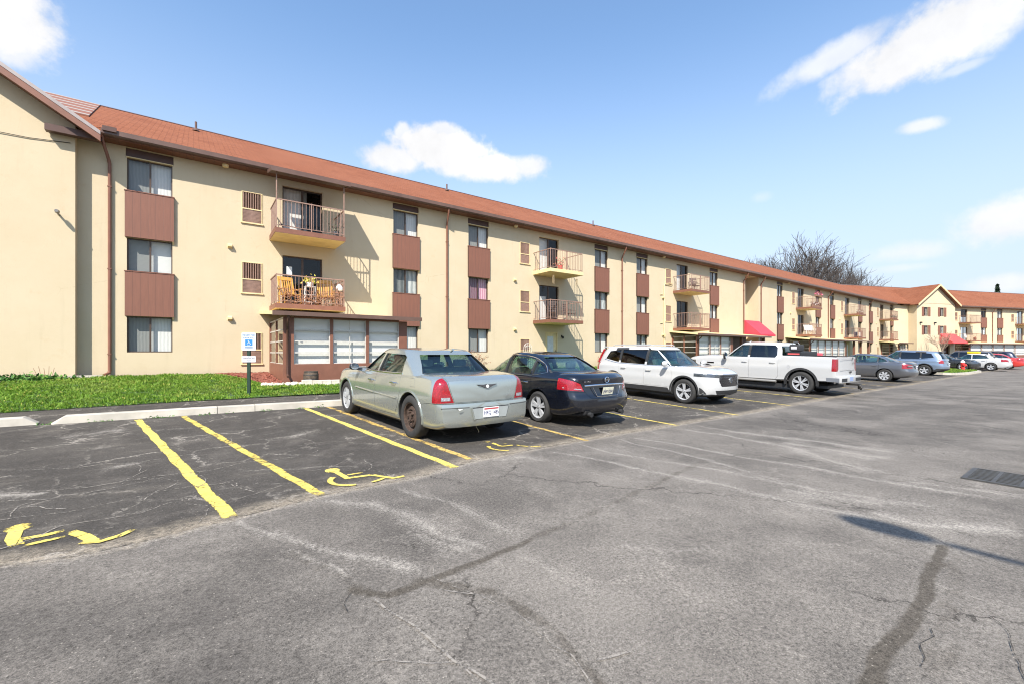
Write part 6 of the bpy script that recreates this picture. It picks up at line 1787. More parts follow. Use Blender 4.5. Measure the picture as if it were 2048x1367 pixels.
roof_obj('rear_roof', roof_slab(((54, 14.0, 8.57), (-2, 14.0, 8.57)), ((54, RIDGE_Y+.01, RIDGE_Z), (-.1, RIDGE_Y+.01, RIDGE_Z))), b2, (1, 0, 0))
MB().prism([(RIDGE_Y-.16, RIDGE_Z-.06), (RIDGE_Y, RIDGE_Z+.035), (RIDGE_Y+.16, RIDGE_Z-.06), (RIDGE_Y, RIDGE_Z+.005)], 'x', -.1, 54).build('ridge_cap', GUTTER, rf2)
for x in (22.8, 35.9): downspout(b2, x, .3)
sunroom(b2, 14.3, 50.0, -1.8, .4, (13.9, 51), 14)
# gable front
gx0, gx1, gy = 4.6, 12.5, -1.1; pk = 8.6; sl2 = .68; ge = 8.40
gr = lambda x: ge+sl2*((pk-gx0+.45)-abs(x-pk))
zz = lambda x: gr(x)-.16
wins = [(6.05, 6.85), (9.35, 10.15)]
hs = []
for a, c in wins:
    for k in (1, 2): hs.append((a, c, SILL[k]-.12, WTOP[k]+.05))
hs.append((10.1, 11.4, -.5, 2.6))
m = wall_mesh(gx0, gx1, -.7, zz(gx0), hs, y=gy)
m.add([(gx0, gy, zz(gx0)), (gx1, gy, zz(gx1)), (pk, gy, zz(pk))], [(0, 1, 2)])
m.quad((gx1, gy, -.7), (gx1, 0, -.7), (gx1, 0, zz(gx1)), (gx1, gy, zz(gx1))); m.quad((gx0, 0, -.7), (gx0, gy, -.7), (gx0, gy, zz(gx0)), (gx0, 0, zz(gx0)))
m.build('gable_wall', STUCCO, b2)
for a, c in wins:
    for k in (1, 2):
        f = window(b2, a, c, SILL[k]-.12, WTOP[k]+.05, 'sides', y=gy+.06)
        sh = MB()
        for x0, x1 in ((a-.46, a-.03), (c+.03, c+.46)):
            sh.box(x0, x1, gy-.04, gy+.0, SILL[k]-.15, WTOP[k]+.08)
        sh.build('shutter', BROWN, f)
for sgn in (1, -1):
    xe = gx1+.45 if sgn > 0 else gx0-.45
    a = (xe, gy-.5, gr(xe)); bb = (xe, 6.0, gr(xe)); c = (pk, gy-.5, gr(pk)); d = (pk, 6.0, gr(pk))
    roof_obj('gable_roof', roof_slab((a, bb), (c, d), .10) if sgn > 0 else roof_slab((bb, a), (d, c), .10), b2, (0, 1, 0))
    MB().prism([(xe, gr(xe)+.01), (pk, gr(pk)+.01), (pk, gr(pk)-.26), (xe, gr(xe)-.26)], 'y', gy-.54, gy-.50).build('rake_board', TAN, b2)
    m = MB(); m.add([(xe, gy-.5, gr(xe)-.24), (pk, gy-.5, gr(pk)-.24), (pk, gy, gr(pk)-.17), (xe, gy, gr(xe)-.17)], [(0, 1, 2, 3)] if sgn < 0 else [(3, 2, 1, 0)]); m.build('gable_soffit', SOFFIT, b2)
MB().box(10.15, 11.35, gy+.3, gy+.34, -.5, 2.6).build('entrance_door', DKBROWN, b2)
for x in (5.2, 8.1): MB().lathe([(0, -.3), (.1, -.28), (.12, -.1), (.06, 0)], 10, 'y', (x, gy, 5.75)).build('wall_lamp', DARKIN, b2, smooth=40)

# red entrance awnings
def awning(frame, x0, x1, zt, zb, y0, yf, mat, label, drop=.14):
    m = MB()
    A = [(x0, y0, zt), (x1, y0, zt), (x1, yf, zb), (x0, yf, zb)]
    th = .03
    m.add(A+[(p[0], p[1], p[2]-th) for p in A], [(0, 3, 2, 1), (4, 5, 6, 7), (0, 1, 5, 4), (1, 2, 6, 5), (3, 0, 4, 7)])
    m.box(x0, x1, yf-.012, yf+.012, zb-drop, zb)
    for x in (x0, x1-.02):
        m.prism([(y0, zt-.02), (yf, zb-.02), (yf, zb-drop), (y0, zb-drop)], 'x', x+.001, x+.019)
    root = empty('awning', frame.matrix_basis @ Vector(((x0+x1)/2, y0, zb)), frame.rotation_euler.z)
    tag(root, label, 'awning')
    o = m.build('canopy', mat, root); o.location = (-(x0+x1)/2, -y0, -zb)
    f = MB()
    for x in (x0+.05, x1-.05): f.bar((x, y0, zb-drop+.03), (x, yf+.03, zb-drop+.03), .03)
    f.bar((x0+.05, yf+.03, zb-drop+.03), (x1-.05, yf+.03, zb-drop+.03), .03)
    o2 = f.build('frame', RAIL, root); o2.location = (-(x0+x1)/2, -y0, -zb)
RED = simple('red_canvas', (.62, .045, .07), .7, 0, .08, 4)
RED2 = simple('faded_red_canvas', (.48, .06, .06), .8, 0, .55, 28, .2, 30)
awning(b1, 39.45, 42.2, 4.28, 3.0, -.02, -1.42, RED, 'bright red sloping canvas awning over the recessed entrance behind the white pickup')
awning(b2, 9.2, 12.3, 4.2, 2.85, gy-.02, gy-1.7, RED2, 'faded red mottled awning over the door of the far gable')
# ------------------------------------------------------------------ lawn, kerbs, planting
rnd = random.Random(11)
def grass_mat():
    t = NT('grass_blades'); a = t.attr('shade'); 
    co = t.coord()
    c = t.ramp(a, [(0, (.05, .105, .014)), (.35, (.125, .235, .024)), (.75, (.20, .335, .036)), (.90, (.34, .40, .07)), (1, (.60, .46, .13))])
    c = t.mix(t.mr(t.noise(co, 1.1, 5, .65), .48, .66, 0, .55), c, (.27, .31, .07))
    t.base(c).p(rough=.6, spec=.25)
    tl = t.n('ShaderNodeBsdfTranslucent'); t.l(c, tl.inputs[0])
    mx = t.n('ShaderNodeMixShader'); mx.inputs[0].default_value = .3
    t.l(t.b.outputs[0], mx.inputs[1]); t.l(tl.outputs[0], mx.inputs[2]); t.l(mx.outputs[0], t.out.inputs[0])
    return t.m
GRASS = grass_mat()
SOIL = simple('lawn_soil', (.045, .085, .02), .95, 0, .45, 3, .4, 40)
def in_poly(x, y, poly):
    ins = False; n = len(poly)
    for i in range(n):
        x1, y1 = poly[i]; x2, y2 = poly[(i+1) % n]
        if (y1 > y) != (y2 > y) and x < (x2-x1)*(y-y1)/(y2-y1)+x1: ins = not ins
    return ins
def lawn(name, poly, zf, density, hgt, seed, label=None, step=.5):
    rng = np.random.default_rng(seed)
    xs = [p[0] for p in poly]; ys = [p[1] for p in poly]
    # soil sheet
    bm = bmesh.new()
    f = bm.faces.new([bm.verts.new((x, y, 0)) for x, y in poly])
    bmesh.ops.triangulate(bm, faces=[f])
    bmesh.ops.subdivide_edges(bm, edges=bm.edges[:], cuts=12, use_grid_fill=True)
    for v in bm.verts: v.co.z = zf(v.co.x, v.co.y)+.012
    me = bpy.data.meshes.new(name+'_soil'); bm.to_mesh(me); bm.free(); me.materials.append(SOIL)
    if me.polygons and me.polygons[0].normal.z < 0: me.flip_normals()
    o = link(bpy.data.objects.new('lawn_ground', me)); tag(o, kind='structure')
    # blades
    area = (max(xs)-min(xs))*(max(ys)-min(ys))
    V = []; F = []; SH = []
    n = int(area*density)
    X = rng.uniform(min(xs), max(xs), n); Y = rng.uniform(min(ys), max(ys), n)
    for x, y in zip(X, Y):
        if not in_poly(x, y, poly): continue
        q = mnoise.noise(Vector((x*.9, y*.9, 3))); q2 = mnoise.noise(Vector((x*3.1, y*3.1, 9)))
        if q2 < -.30 and rng.random() < .55: continue
        h = hgt*(.55+.7*rng.random())*(1+.6*q2+.3*q); w = .011+.012*rng.random()
        a = rng.uniform(0, 6.283); lx, ly = rng.normal(0, .5, 2)*h
        z = zf(x, y)
        dx, dy = math.cos(a)*w, math.sin(a)*w
        b = len(V)
        V += [(x-dx, y-dy, z), (x+dx, y+dy, z), (x+lx*.5+dx*.6, y+ly*.5+dy*.6, z+h*.65), (x+lx, y+ly, z+h)]
        F += [(b, b+1, b+2), (b, b+2, b+3)]
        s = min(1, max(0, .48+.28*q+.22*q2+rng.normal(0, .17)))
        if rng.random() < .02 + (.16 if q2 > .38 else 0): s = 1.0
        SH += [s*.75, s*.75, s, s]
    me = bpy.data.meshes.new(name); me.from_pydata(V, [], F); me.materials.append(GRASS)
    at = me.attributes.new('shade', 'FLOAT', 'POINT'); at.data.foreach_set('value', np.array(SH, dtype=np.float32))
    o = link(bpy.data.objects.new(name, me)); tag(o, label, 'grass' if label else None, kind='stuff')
    return o
gzf = lambda x, y: float(gz(x, y))
edge = [(-7.5, 12.75), (-3.1, 12.95), (-2.2, 13.05), (-.8, 13.2), (.8, 13.25), (2.2, 13.4), (3.5, 13.45), (6, 13.5), (12, 13.5)]
lawn('grass', edge+[(12, 19.45), (6.75, 19.45), (6.75, 15.6), (2.7, 15.6), (1.8, 15.9), (1.45, 17.4), (.85, 18.9), (.5, 19.3), (-2.3, 19.3), (-3.1, 18.9), (-4.4, 18.4), (-7.5, 18.2)], gzf, 950, .065, 1, 'mown green lawn with yellow weeds in front of the building')
lawn('grass', [(12, 13.5), (40, 13.3), (40, 19.4), (12, 19.45)], gzf, 160, .10, 2, 'green lawn strip running behind the parked cars')
lawn('grass', [(42.4, 13.2), (82, 13), (82, 19.4), (42.4, 19.4)], gzf, 40, .12, 3, 'far green lawn strip at the foot of the far block')
isl = [(42.9, 7.4), (43.4, 6.8), (46, 6.55), (50.5, 6.6), (51.6, 6.9), (51.8, 8), (51.6, 11), (43.2, 11)]
isz = lambda x, y: float(gz(x, y))+.13
lawn('grass', isl, isz, 160, .10, 4, 'small bright grass island with kerb round the fire hydrant')
m = MB(); n = len(isl)
out_ = [((p[0]-47.3)*1.045+47.3, (p[1]-8.8)*1.07+8.8) for p in isl]
for i in range(n):
    j = (i+1) % n
    a, b, c, d = out_[i], out_[j], isl[j], isl[i]
    z = lambda p, dz: (p[0], p[1], gzf(*p)+dz)
    m.add([z(a, -.05), z(b, -.05), z(b, .15), z(a, .15), z(d, .15), z(c, .15), z(c, 0), z(d, 0)], [(0, 1, 2, 3), (3, 2, 5, 4), (4, 5, 6, 7)])
o = m.build('island_kerb', CONCRETE); tag(o, kind='structure')
# dark mulch and soil sheets
def sheet(name, poly, dz, mat, sub=6):
    bm = bmesh.new(); f = bm.faces.new([bm.verts.new((x, y, 0)) for x, y in poly]); bmesh.ops.triangulate(bm, faces=[f])
    bmesh.ops.subdivide_edges(bm, edges=bm.edges[:], cuts=sub, use_grid_fill=True)
    for v in bm.verts: v.co.z = gzf(v.co.x, v.co.y)+dz
    me = bpy.data.meshes.new(name); bm.to_mesh(me); bm.free(); me.materials.append(mat)
    if me.polygons[0].normal.z < 0: me.flip_normals()
    return tag(link(bpy.data.objects.new(name, me)), kind='structure')
MULCH = simple('red_mulch', (.26, .085, .055), .95, 0, .55, 30, .6, 60)
sheet('mulch_bed', [(.9, 18.9), (1.5, 17.4), (1.85, 15.95), (2.36, 15.75), (2.36, 19.45), (.6, 19.4)], .025, MULCH)
sheet('ground_strip', [(-7.5, 18.2), (-4.4, 18.4), (-3.1, 18.9), (-3.0, 19.15), (-7.5, 19.15)], .02, simple('bare_soil', (.20, .15, .09), .95, 0, .4, 6, .4, 30))
m = MB(); r2 = random.Random(5)
for k in range(900):
    x = r2.uniform(.3, 2.35); y = r2.uniform(15.8, 19.4)
    if not in_poly(x, y, [(.9, 18.9), (1.5, 17.4), (1.85, 15.95), (2.36, 15.75), (2.36, 19.45), (.6, 19.4)]): continue
    z = gzf(x, y)+.03; a = r2.uniform(0, 3.14); l = r2.uniform(.03, .07); w_ = .012
    dx, dy = math.cos(a)*l, math.sin(a)*l; ex, ey = -math.sin(a)*w_, math.cos(a)*w_
    m.add([(x-dx-ex, y-dy-ey, z), (x+dx-ex, y+dy-ey, z+r2.uniform(0, .03)), (x+dx+ex, y+dy+ey, z+.03), (x-dx+ex, y-dy+ey, z+.01)], [(0, 1, 2, 3)])
tag(m.build('mulch', MULCH), 'red bark mulch in the bed beside the glazed porch', 'mulch', kind='stuff')
# pale stones at the porch corner
STONE = simple('limestone', (.62, .56, .46), .9, 0, .2, 5, .4, 40)
m = MB()
for k in range(46):
    x = r2.uniform(1.75, 2.85); y = r2.uniform(15.35, 15.85); s = r2.uniform(.04, .10)
    bm = bmesh.new(); bmesh.ops.create_icosphere(bm, subdivisions=1, radius=s)
    for v in bm.verts: v.co = Vector((v.co.x*r2.uniform(.8, 1.3), v.co.y*r2.uniform(.7, 1.2), v.co.z*.6))
    m.add([(v.co.x+x, v.co.y+y, v.co.z+gzf(x, y)+.04) for v in bm.verts], [[v.index for v in f.verts] for f in bm.faces]); bm.free()
tag(m.build('stones', STONE), 'loose pale stones beside the porch corner', 'stones', kind='stuff')
# edging blocks along the porch
k = 0; x = 2.82
while x < 7.0:
    w_ = .30; hh = .17+r2.uniform(-.012, .012); y = 15.42+r2.uniform(-.015, .015)
    z = gzf(x+w_/2, y)
    o = MB().cbox(-w_/2, w_/2-.008, -.09, .09, -.05, hh, .015).build('edging_block', STONE, loc=(x+w_/2, y, z))
    o.rotation_euler.z = r2.uniform(-.03, .03)
    tag(o, 'tan stone edging block in the low row before the porch', 'edging block', 'stone edging blocks along the porch')
    x += w_; k += 1

# kerb stones along the stalls
def kerb(x0, x1, y, taper0=False, taper1=False):
    L = x1-x0; m = MB()
    pr = [(-.11, -.04), (-.085, .125), (-.07, .138), (.10, .138), (.115, .12), (.12, -.04)]
    def ring(x, s=1.0): return [(x, p[0], p[1] if s == 1 else min(p[1], .02)) for p in pr]
    rings = []
    if taper0: rings.append(ring(-L/2, 0)); rings.append(ring(-L/2+.17))
    else: rings.append(ring(-L/2))
    if taper1: rings.append(ring(L/2-.17)); rings.append(ring(L/2, 0))
    else: rings.append(ring(L/2))
    vs_ = [p for r in rings for p in r]; n = len(pr); fs = []
    for i in range(len(rings)-1):
        for j in range(n-1): fs.append((i*n+j, (i+1)*n+j, (i+1)*n+j+1, i*n+j+1))
    fs.append(tuple(range(n))); fs.append(tuple(range((len(rings)-1)*n, len(rings)*n))[::-1])
    m.add(vs_, fs)
    xc = (x0+x1)/2
    o = m.build('kerb', CONCRETE, merge=True, loc=(xc, y, gzf(xc, y)))
    o.rotation_euler.y = -math.atan2(gzf(x1, y)-gzf(x0, y), L)
    tag(o, kind='structure')
kerb(-4.4, -2.26, 11.38, False, True); kerb(-2.06, .40, 11.27, True); kerb(.412, 1.09, 11.27); kerb(1.102, 3.2, 11.28); kerb(3.212, 5.6, 11.29)
x = 5.75
while x < 39: kerb(x, x+2.6, 11.32, True, True); x += 2.95

# ------------------------------------------------------------------ text
def text_mesh(body, size, ext=.0, align='CENTER'):
    cu = bpy.data.curves.new('lettering', 'FONT'); cu.body = body; cu.size = size; cu.extrude = ext
    cu.align_x = align; cu.align_y = 'CENTER'; cu.resolution_u = 3
    o = bpy.data.objects.new('lettering', cu); COL.objects.link(o)
    bpy.context.view_layer.update()
    me = bpy.data.meshes.new_from_object(o.evaluated_get(bpy.context.evaluated_depsgraph_get()))
    bpy.data.objects.remove(o); bpy.data.curves.remove(cu)
    return me
def text_obj(name, body, size, mat, parent, M, ext=.0005, sx=1.0):
    me = text_mesh(body, size, ext); me.transform(M @ Matrix.Diagonal((sx, 1, 1, 1))); me.materials.clear(); me.materials.append(mat)
    o = bpy.data.objects.new(name, me); return link(o, parent)
FACING = Matrix.Rotation(math.pi/2, 4, 'X')     # text plane facing -Y

# ------------------------------------------------------------------ accessible parking sign
def sign():
    x, y = 1.21, 13.8; z = gzf(x, y)
    root = empty('parking_sign', (x, y, z), R(-10)); tag(root, 'blue and white accessible parking sign on a green post in the lawn', 'sign')
    POST = simple('green_post', (.022, .05, .032), .5, .2, .2, 12)
    WH = simple('sign_white', (.60, .66, .70), .4, 0, .05); BL = simple('sign_blue', (.03, .20, .52), .4, 0, .06); INK = simple('sign_ink', (.03, .09, .22), .5)
    BLK = simple('sign_black', (.02, .02, .03), .5)
    m = MB().box(-.03, .03, -.002, .004, -.1, 1.52).box(-.03, -.024, .004, .03, -.1, 1.52).box(.024, .03, .004, .03, -.1, 1.52).box(-.045, -.024, .03, .034, -.1, 1.52).box(.024, .045, .03, .034, -.1, 1.52)
    m.build('post', POST, root)
    def plate(w, h, zc, r=.03):
        pts = []
        for cx, cz, a0 in ((w/2-r, h/2-r, 0), (-w/2+r, h/2-r, 90), (-w/2+r, -h/2+r, 180), (w/2-r, -h/2+r, 270)):
            for k in range(5): a = R(a0+k*22.5); pts.append((cx+r*math.cos(a), zc+cz+r*math.sin(a)))
        return MB().prism(pts, 'y', -.006, -.003)
    p = plate(.335, .47, 1.44).build('sign_panel', WH, root)
    text_obj('lettering', 'RESERVED', .066, INK, p, Matrix.Translation((0, -.0075, 1.605)) @ FACING)
    text_obj('lettering', 'PARKING', .062, INK, p, Matrix.Translation((0, -.0075, 1.535)) @ FACING)
    MB().box(-.085, .085, -.009, -.0065, 1.33, 1.495).build('blue_panel', BL, p)
    s = MB()   # wheelchair pictogram
    zc = 1.405; yy = -.0115
    s.lathe([(0, yy), (.0115, yy), (.0115, yy+.002)], 12, 'y', (-.012, 0, zc+.058))
    for a, b in (((-.012, zc+.042), (-.006, zc-.002)), ((-.006, zc-.002), (.028, zc-.004)), ((.028, zc-.004), (.042, zc-.042)), ((.042, zc-.042), (.056, zc-.038)), ((-.008, zc+.024), (.022, zc+.022))):
        s.bar((a[0], yy+.001, a[1]), (b[0], yy+.001, b[1]), .009)
    pts = [(-.006+.034*math.cos(R(t)), yy+.001, zc-.026+.034*math.sin(R(t))) for t in range(120, 351, 15)]
    s.tube(pts, .005, 4); s.build('wheelchair_pictogram', WH, p)
    MB().prism([(-.10, 1.285), (-.085, 1.298), (.085, 1.298), (.10, 1.285), (.085, 1.272), (-.085, 1.272)], 'y', -.009, -.0065).build('blue_arrow', INK, p)
    q = plate(.33, .165, .975, .018).build('lower_plate', simple('sign_pale', (.62, .61, .64), .45, 0, .05), root)
    text_obj('lettering', 'HANDICAP', .056, BLK, q, Matrix.Translation((0, -.0075, 1.0)) @ FACING)
    text_obj('lettering', 'ONLY', .038, BLK, q, Matrix.Translation((0, -.0075, .935)) @ FACING)
    b = MB()
    for zc in (1.64, 1.25, 1.04, .91): b.lathe([(0, -.011), (.008, -.010), (.009, -.0065)], 8, 'y', (0, 0, zc))
    b.build('bolts', simple('steel', (.45, .45, .45), .35, .9), root)
sign()

# ------------------------------------------------------------------ barrel planter, bushes, trellis, hose
def barrel():
    x, y = 3.17, 15.80; z = gzf(x, y)
    root = empty('barrel_planter', (x, y, z)); tag(root, 'dark wooden half barrel planter with steel hoops by the porch wall', 'planter')
    prof = [(0, 0), (.19, 0), (.225, .14), (.235, .24), (.225, .34), (.205, .42), (.185, .42), (.185, .38), (0, .38)]
    m = MB().lathe(prof, 28); m.build('tub', simple('weathered_oak', (.09, .065, .045), .85, 0, .45, 12, .4, 30), root, smooth=40)
    h = MB()
    for zc, r in ((.05, .208), (.16, .233), (.30, .235), (.40, .214)): h.lathe([(r, zc-.014), (r+.004, zc-.014), (r+.004, zc+.014), (r, zc+.014)], 28)
    h.build('hoops', simple('hoop_steel', (.11, .10, .095), .5, .7, .2), root)
barrel()
def leafmat(name, a, b, c):
    t = NT(name); s = t.attr('shade'); t.base(t.ramp(s, [(0, a), (.5, b), (1, c)])).p(rough=.65); return t.m
def leaf_cloud(name, mat, pts, size, rng, parent=None):
    V = []; F = []; SH = []
    for (p, nrm) in pts:
        s = size*rng.uniform(.6, 1.3)
        d = Vector((rng.gauss(0, 1), rng.gauss(0, 1), rng.gauss(0, 1)+.4)).normalized(); e = d.orthogonal().normalized()
        e.rotate(Matrix.Rotation(rng.uniform(0, 6.28), 3, d))
        f = d.cross(e)*.5
        b = len(V); p = Vector(p)
        V += [tuple(p-e*s), tuple(p+f*s), tuple(p+e*s), tuple(p-f*s)]; F.append((b, b+1, b+2, b+3))
        sh = rng.random(); SH += [sh]*4
    me = bpy.data.meshes.new(name); me.from_pydata(V, [], F); me.materials.append(mat)
    at = me.attributes.new('shade', 'FLOAT', 'POINT'); at.data.foreach_set('value', np.array(SH, dtype=np.float32))
    return link(bpy.data.objects.new(name, me), parent)
def bush(x, y, rx, ry, h, mat, label, n=1400, seed=1, ls=.035):
    rng = random.Random(seed); z = gzf(x, y)
    root = empty('shrub', (x, y, z)); tag(root, label, 'shrub')
    st = MB()
    pts = []
    for k in range(46):
        a = rng.uniform(0, 6.28); rr = math.sqrt(rng.random()); top = Vector((rx*rr*math.cos(a), ry*rr*math.sin(a), h*(.6+.5*rng.random())*(1-.35*rr)))
        mid = Vector((top.x*.45, top.y*.45, top.z*.5))
        st.tube([(top.x*.1, top.y*.1, 0), mid, top], .008, 4, r1=.003)
        for j in range(n//46):
            t = rng.uniform(.3, 1.0); p = Vector((top.x*.1, top.y*.1, 0)).lerp(mid, t*2) if t < .5 else mid.lerp(top, t*2-1)
            pts.append((p+Vector((rng.gauss(0, .05), rng.gauss(0, .05), rng.gauss(0, .05))), None))
    st.build('stems', simple('twig_bark', (.09, .055, .04), .9) if 'twig_bark' not in bpy.data.materials else bpy.data.materials['twig_bark'], root)
    leaf_cloud('foliage', mat, pts, ls, rng, root)
RUST = leafmat('rust_leaves', (.13, .04, .02), (.24, .085, .04), (.34, .15, .06))
bush(11.1, 18.7, 1.0, .6, 1.12, RUST, 'rust red leafy shrub against the wall behind the silver sedan', seed=2)
bush(20.6, 18.8, .5, .4, .95, leafmat('pinkish_leaves', (.30, .10, .07), (.48, .20, .15), (.55, .30, .2)), 'small pinkish shrub against the wall beside the rear of the white crossover', 700, 3)
GREENS = leafmat('weed_leaves', (.03, .09, .012), (.06, .17, .02), (.12, .24, .03))
rng = random.Random(4)
pts = [((rng.gauss(-4.0, .45), rng.gauss(18.75, .16), gzf(-4, 18.7)+abs(rng.gauss(.05, .06))), None) for _ in range(900)]
o = leaf_cloud('weeds', GREENS, pts, .06, rng); tag(o, 'clump of green weeds at the foot of the left gable wall', 'weeds', kind='stuff')
rng = random.Random(14); pts = []
for (x, y) in ((-.45, 11.06), (-.62, 11.10), (.18, 11.05), (.55, 11.08), (1.3, 11.05), (2.0, 11.1), (-1.4, 11.1), (2.4, 11.12), (-2.12, 11.2)):
    for k in range(rng.randint(14, 34)): pts.append(((x+rng.gauss(0, .07), y+rng.gauss(0, .02), gzf(x, y)+abs(rng.gauss(.01, .02))), None))
tag(leaf_cloud('kerb_weeds', GREENS, pts, .022, rng), 'small green weeds along the foot of the kerb', 'weeds', kind='stuff')
m = MB()
for k in range(5):
    x = -3.75+k*.07; m.tube([(x, 18.8, gzf(x, 18.8)), (x+.02*k-.03, 18.8, gzf(x, 18.8)+.22), (x+.04*k-.08, 18.78, gzf(x, 18.8)+.36+.05*(k % 2))], .006, 4)
tag(m.build('dry_stalks', simple('dry_stalk', (.30, .13, .08), .9)), 'few dry reddish stalks sticking up from the weeds by the gable corner', 'weeds')
m = MB().tube([(-5.32, 18.72, gzf(-5.3, 18.7)-.02), (-5.27, 18.76, 1.0), (-5.2, 18.8, 1.18), (-5.1, 18.8, 1.19), (-4.85, 18.82, 1.05), (-4.6, 18.84, .88), (-4.4, 18.86, .72)], .012, 6)
tag(m.build('bent_hose', simple('grey_hose', (.28, .24, .18), .7), smooth=60), 'thin grey hose bent into an arch against the gable wall', 'hose')
def trellis():
    root = MB(); x, y = 15.1, 19.36; z = gzf(x, y)
    for k, (dx, h) in enumerate(((-.28, 1.15), (-.14, 1.36), (0, 1.42), (.14, 1.36), (.28, 1.15))): root.tube([(dx, 0, 0), (dx, 0, h)], .010, 5)
    root.tube([(.28*math.cos(R(t)), 0, 1.15+.27*math.sin(R(t))) for t in range(0, 181, 15)], .012, 5); root.tube([(.14*math.cos(R(t)), 0, 1.15+.14*math.sin(R(t))) for t in range(0, 181, 20)], .01, 5)
    for h in (.45, .95): root.tube([(-.28, 0, h), (.28, 0, h)], .01, 5)
    o = root.build('trellis', simple('white_wire', (.75, .72, .66), .4), loc=(x, y, z)); tag(o, 'white arched wire trellis leaning on the wall by the low grille', 'trellis')
trellis()
m = MB().box(-.42, .42, -.05, .05, 0, .04).box(-.5, .5, -.08, .08, -.03, 0)
tag(m.build('splash_block', CONCRETE, loc=(-2.75, 19.05, gzf(-2.7, 19.0)+.05)), 'low concrete splash block under the left downspout', 'splash block')

# ------------------------------------------------------------------ things on the balconies
PINE = simple('honey_pine', (.58, .30, .06), .5, 0, .15, 8)
def rocking_chair(x, y, z, rz, label):
    root = empty('rocking_chair', (x, y, z), rz); tag(root, label, 'chair', 'rocking chairs on the second floor balcony')
    m = MB().cbox(-.27, .27, -.25, .25, .40, .435, .01); m.build('seat', PINE, root)
    b = MB(); tilt = .22
    for k in range(6):
        xx = -.21+.084*k; b.add([(xx-.022, .22, .43), (xx+.022, .22, .43), (xx+.022, .42, 1.03), (xx-.022, .42, 1.03), (xx-.022, .24, .43), (xx+.022, .24, .43), (xx+.022, .44, 1.03), (xx-.022, .44, 1.03)], [(0, 1, 2, 3), (5, 4, 7, 6), (1, 5, 6, 2), (4, 0, 3, 7)])
    b.tube([(-.27, .23, .40), (-.27, .44, 1.12)], .024, 6); b.tube([(.27, .23, .40), (.27, .44, 1.12)], .024, 6)
    b.add([(-.28, .40, 1.02), (.28, .40, 1.02), (.28, .44, 1.16), (-.28, .44, 1.16), (-.28, .43, 1.01), (.28, .43, 1.01), (.28, .47, 1.15), (-.28, .47, 1.15)], [(0, 1, 2, 3), (5, 4, 7, 6), (3, 2, 6, 7), (1, 0, 4, 5), (1, 5, 6, 2), (4, 0, 3, 7)])
    b.build('backrest', PINE, root)
    for s in (-1, 1):
        MB().tube([(s*.29, -.24, .02), (s*.29, -.24, .64)], .022, 6).build('leg', PINE, root)
        MB().tube([(s*.29, .22, .02), (s*.29, .26, .5)], .022, 6).build('leg', PINE, root)
        MB().cbox(s*.29-.035, s*.29+.035, -.32, .32, .63, .655, .008).build('armrest', PINE, root)
        MB().tube([(s*.29, -.42+.84*k/10, .035+.10*((k-5)/5)**2) for k in range(11)], .02, 5).build('rocker', PINE, root)
BA = 2.40
rocking_chair(BA+.62, 18.85, 3.24, R(14), 'honey coloured wooden rocking chair left of the white plant stand')
rocking_chair(BA+1.92, 18.8, 3.24, R(-8), 'honey coloured wooden rocking chair right of the white plant stand')
def plant_stand():
    root = empty('plant_stand', (BA+1.28, 18.55, 3.24)); tag(root, 'white metal plant stand holding yellow flowers between two rocking chairs', 'plant stand')
    WHT = bpy.data.materials['white_wire']; m = MB()
    for a in (-1, 1):
        for b in (-1, 1): m.tube([(a*.17, b*.12, 0), (a*.17, b*.12, .74)], .014, 5)
    for z in (.15, .42, .74):
        m.box(-.19, .19, -.14, .14, z, z+.015)
    m.build('frame', WHT, root)
    MB().lathe([(0, .755), (.09, .755), (.12, .92), (.11, .92), (.09, .78)], 14).build('pot', simple('white_pot', (.75, .75, .73), .4), root, smooth=40)
    rng = random.Random(8); pts = [((rng.gauss(0, .12), rng.gauss(0, .09), 1.0+rng.gauss(0, .08)), None) for _ in range(130)]
    leaf_cloud('flowers', leafmat('yellow_flowers', (.20, .30, .04), (.72, .60, .10), (.85, .45, .08)), pts, .045, rng, root)
plant_stand()
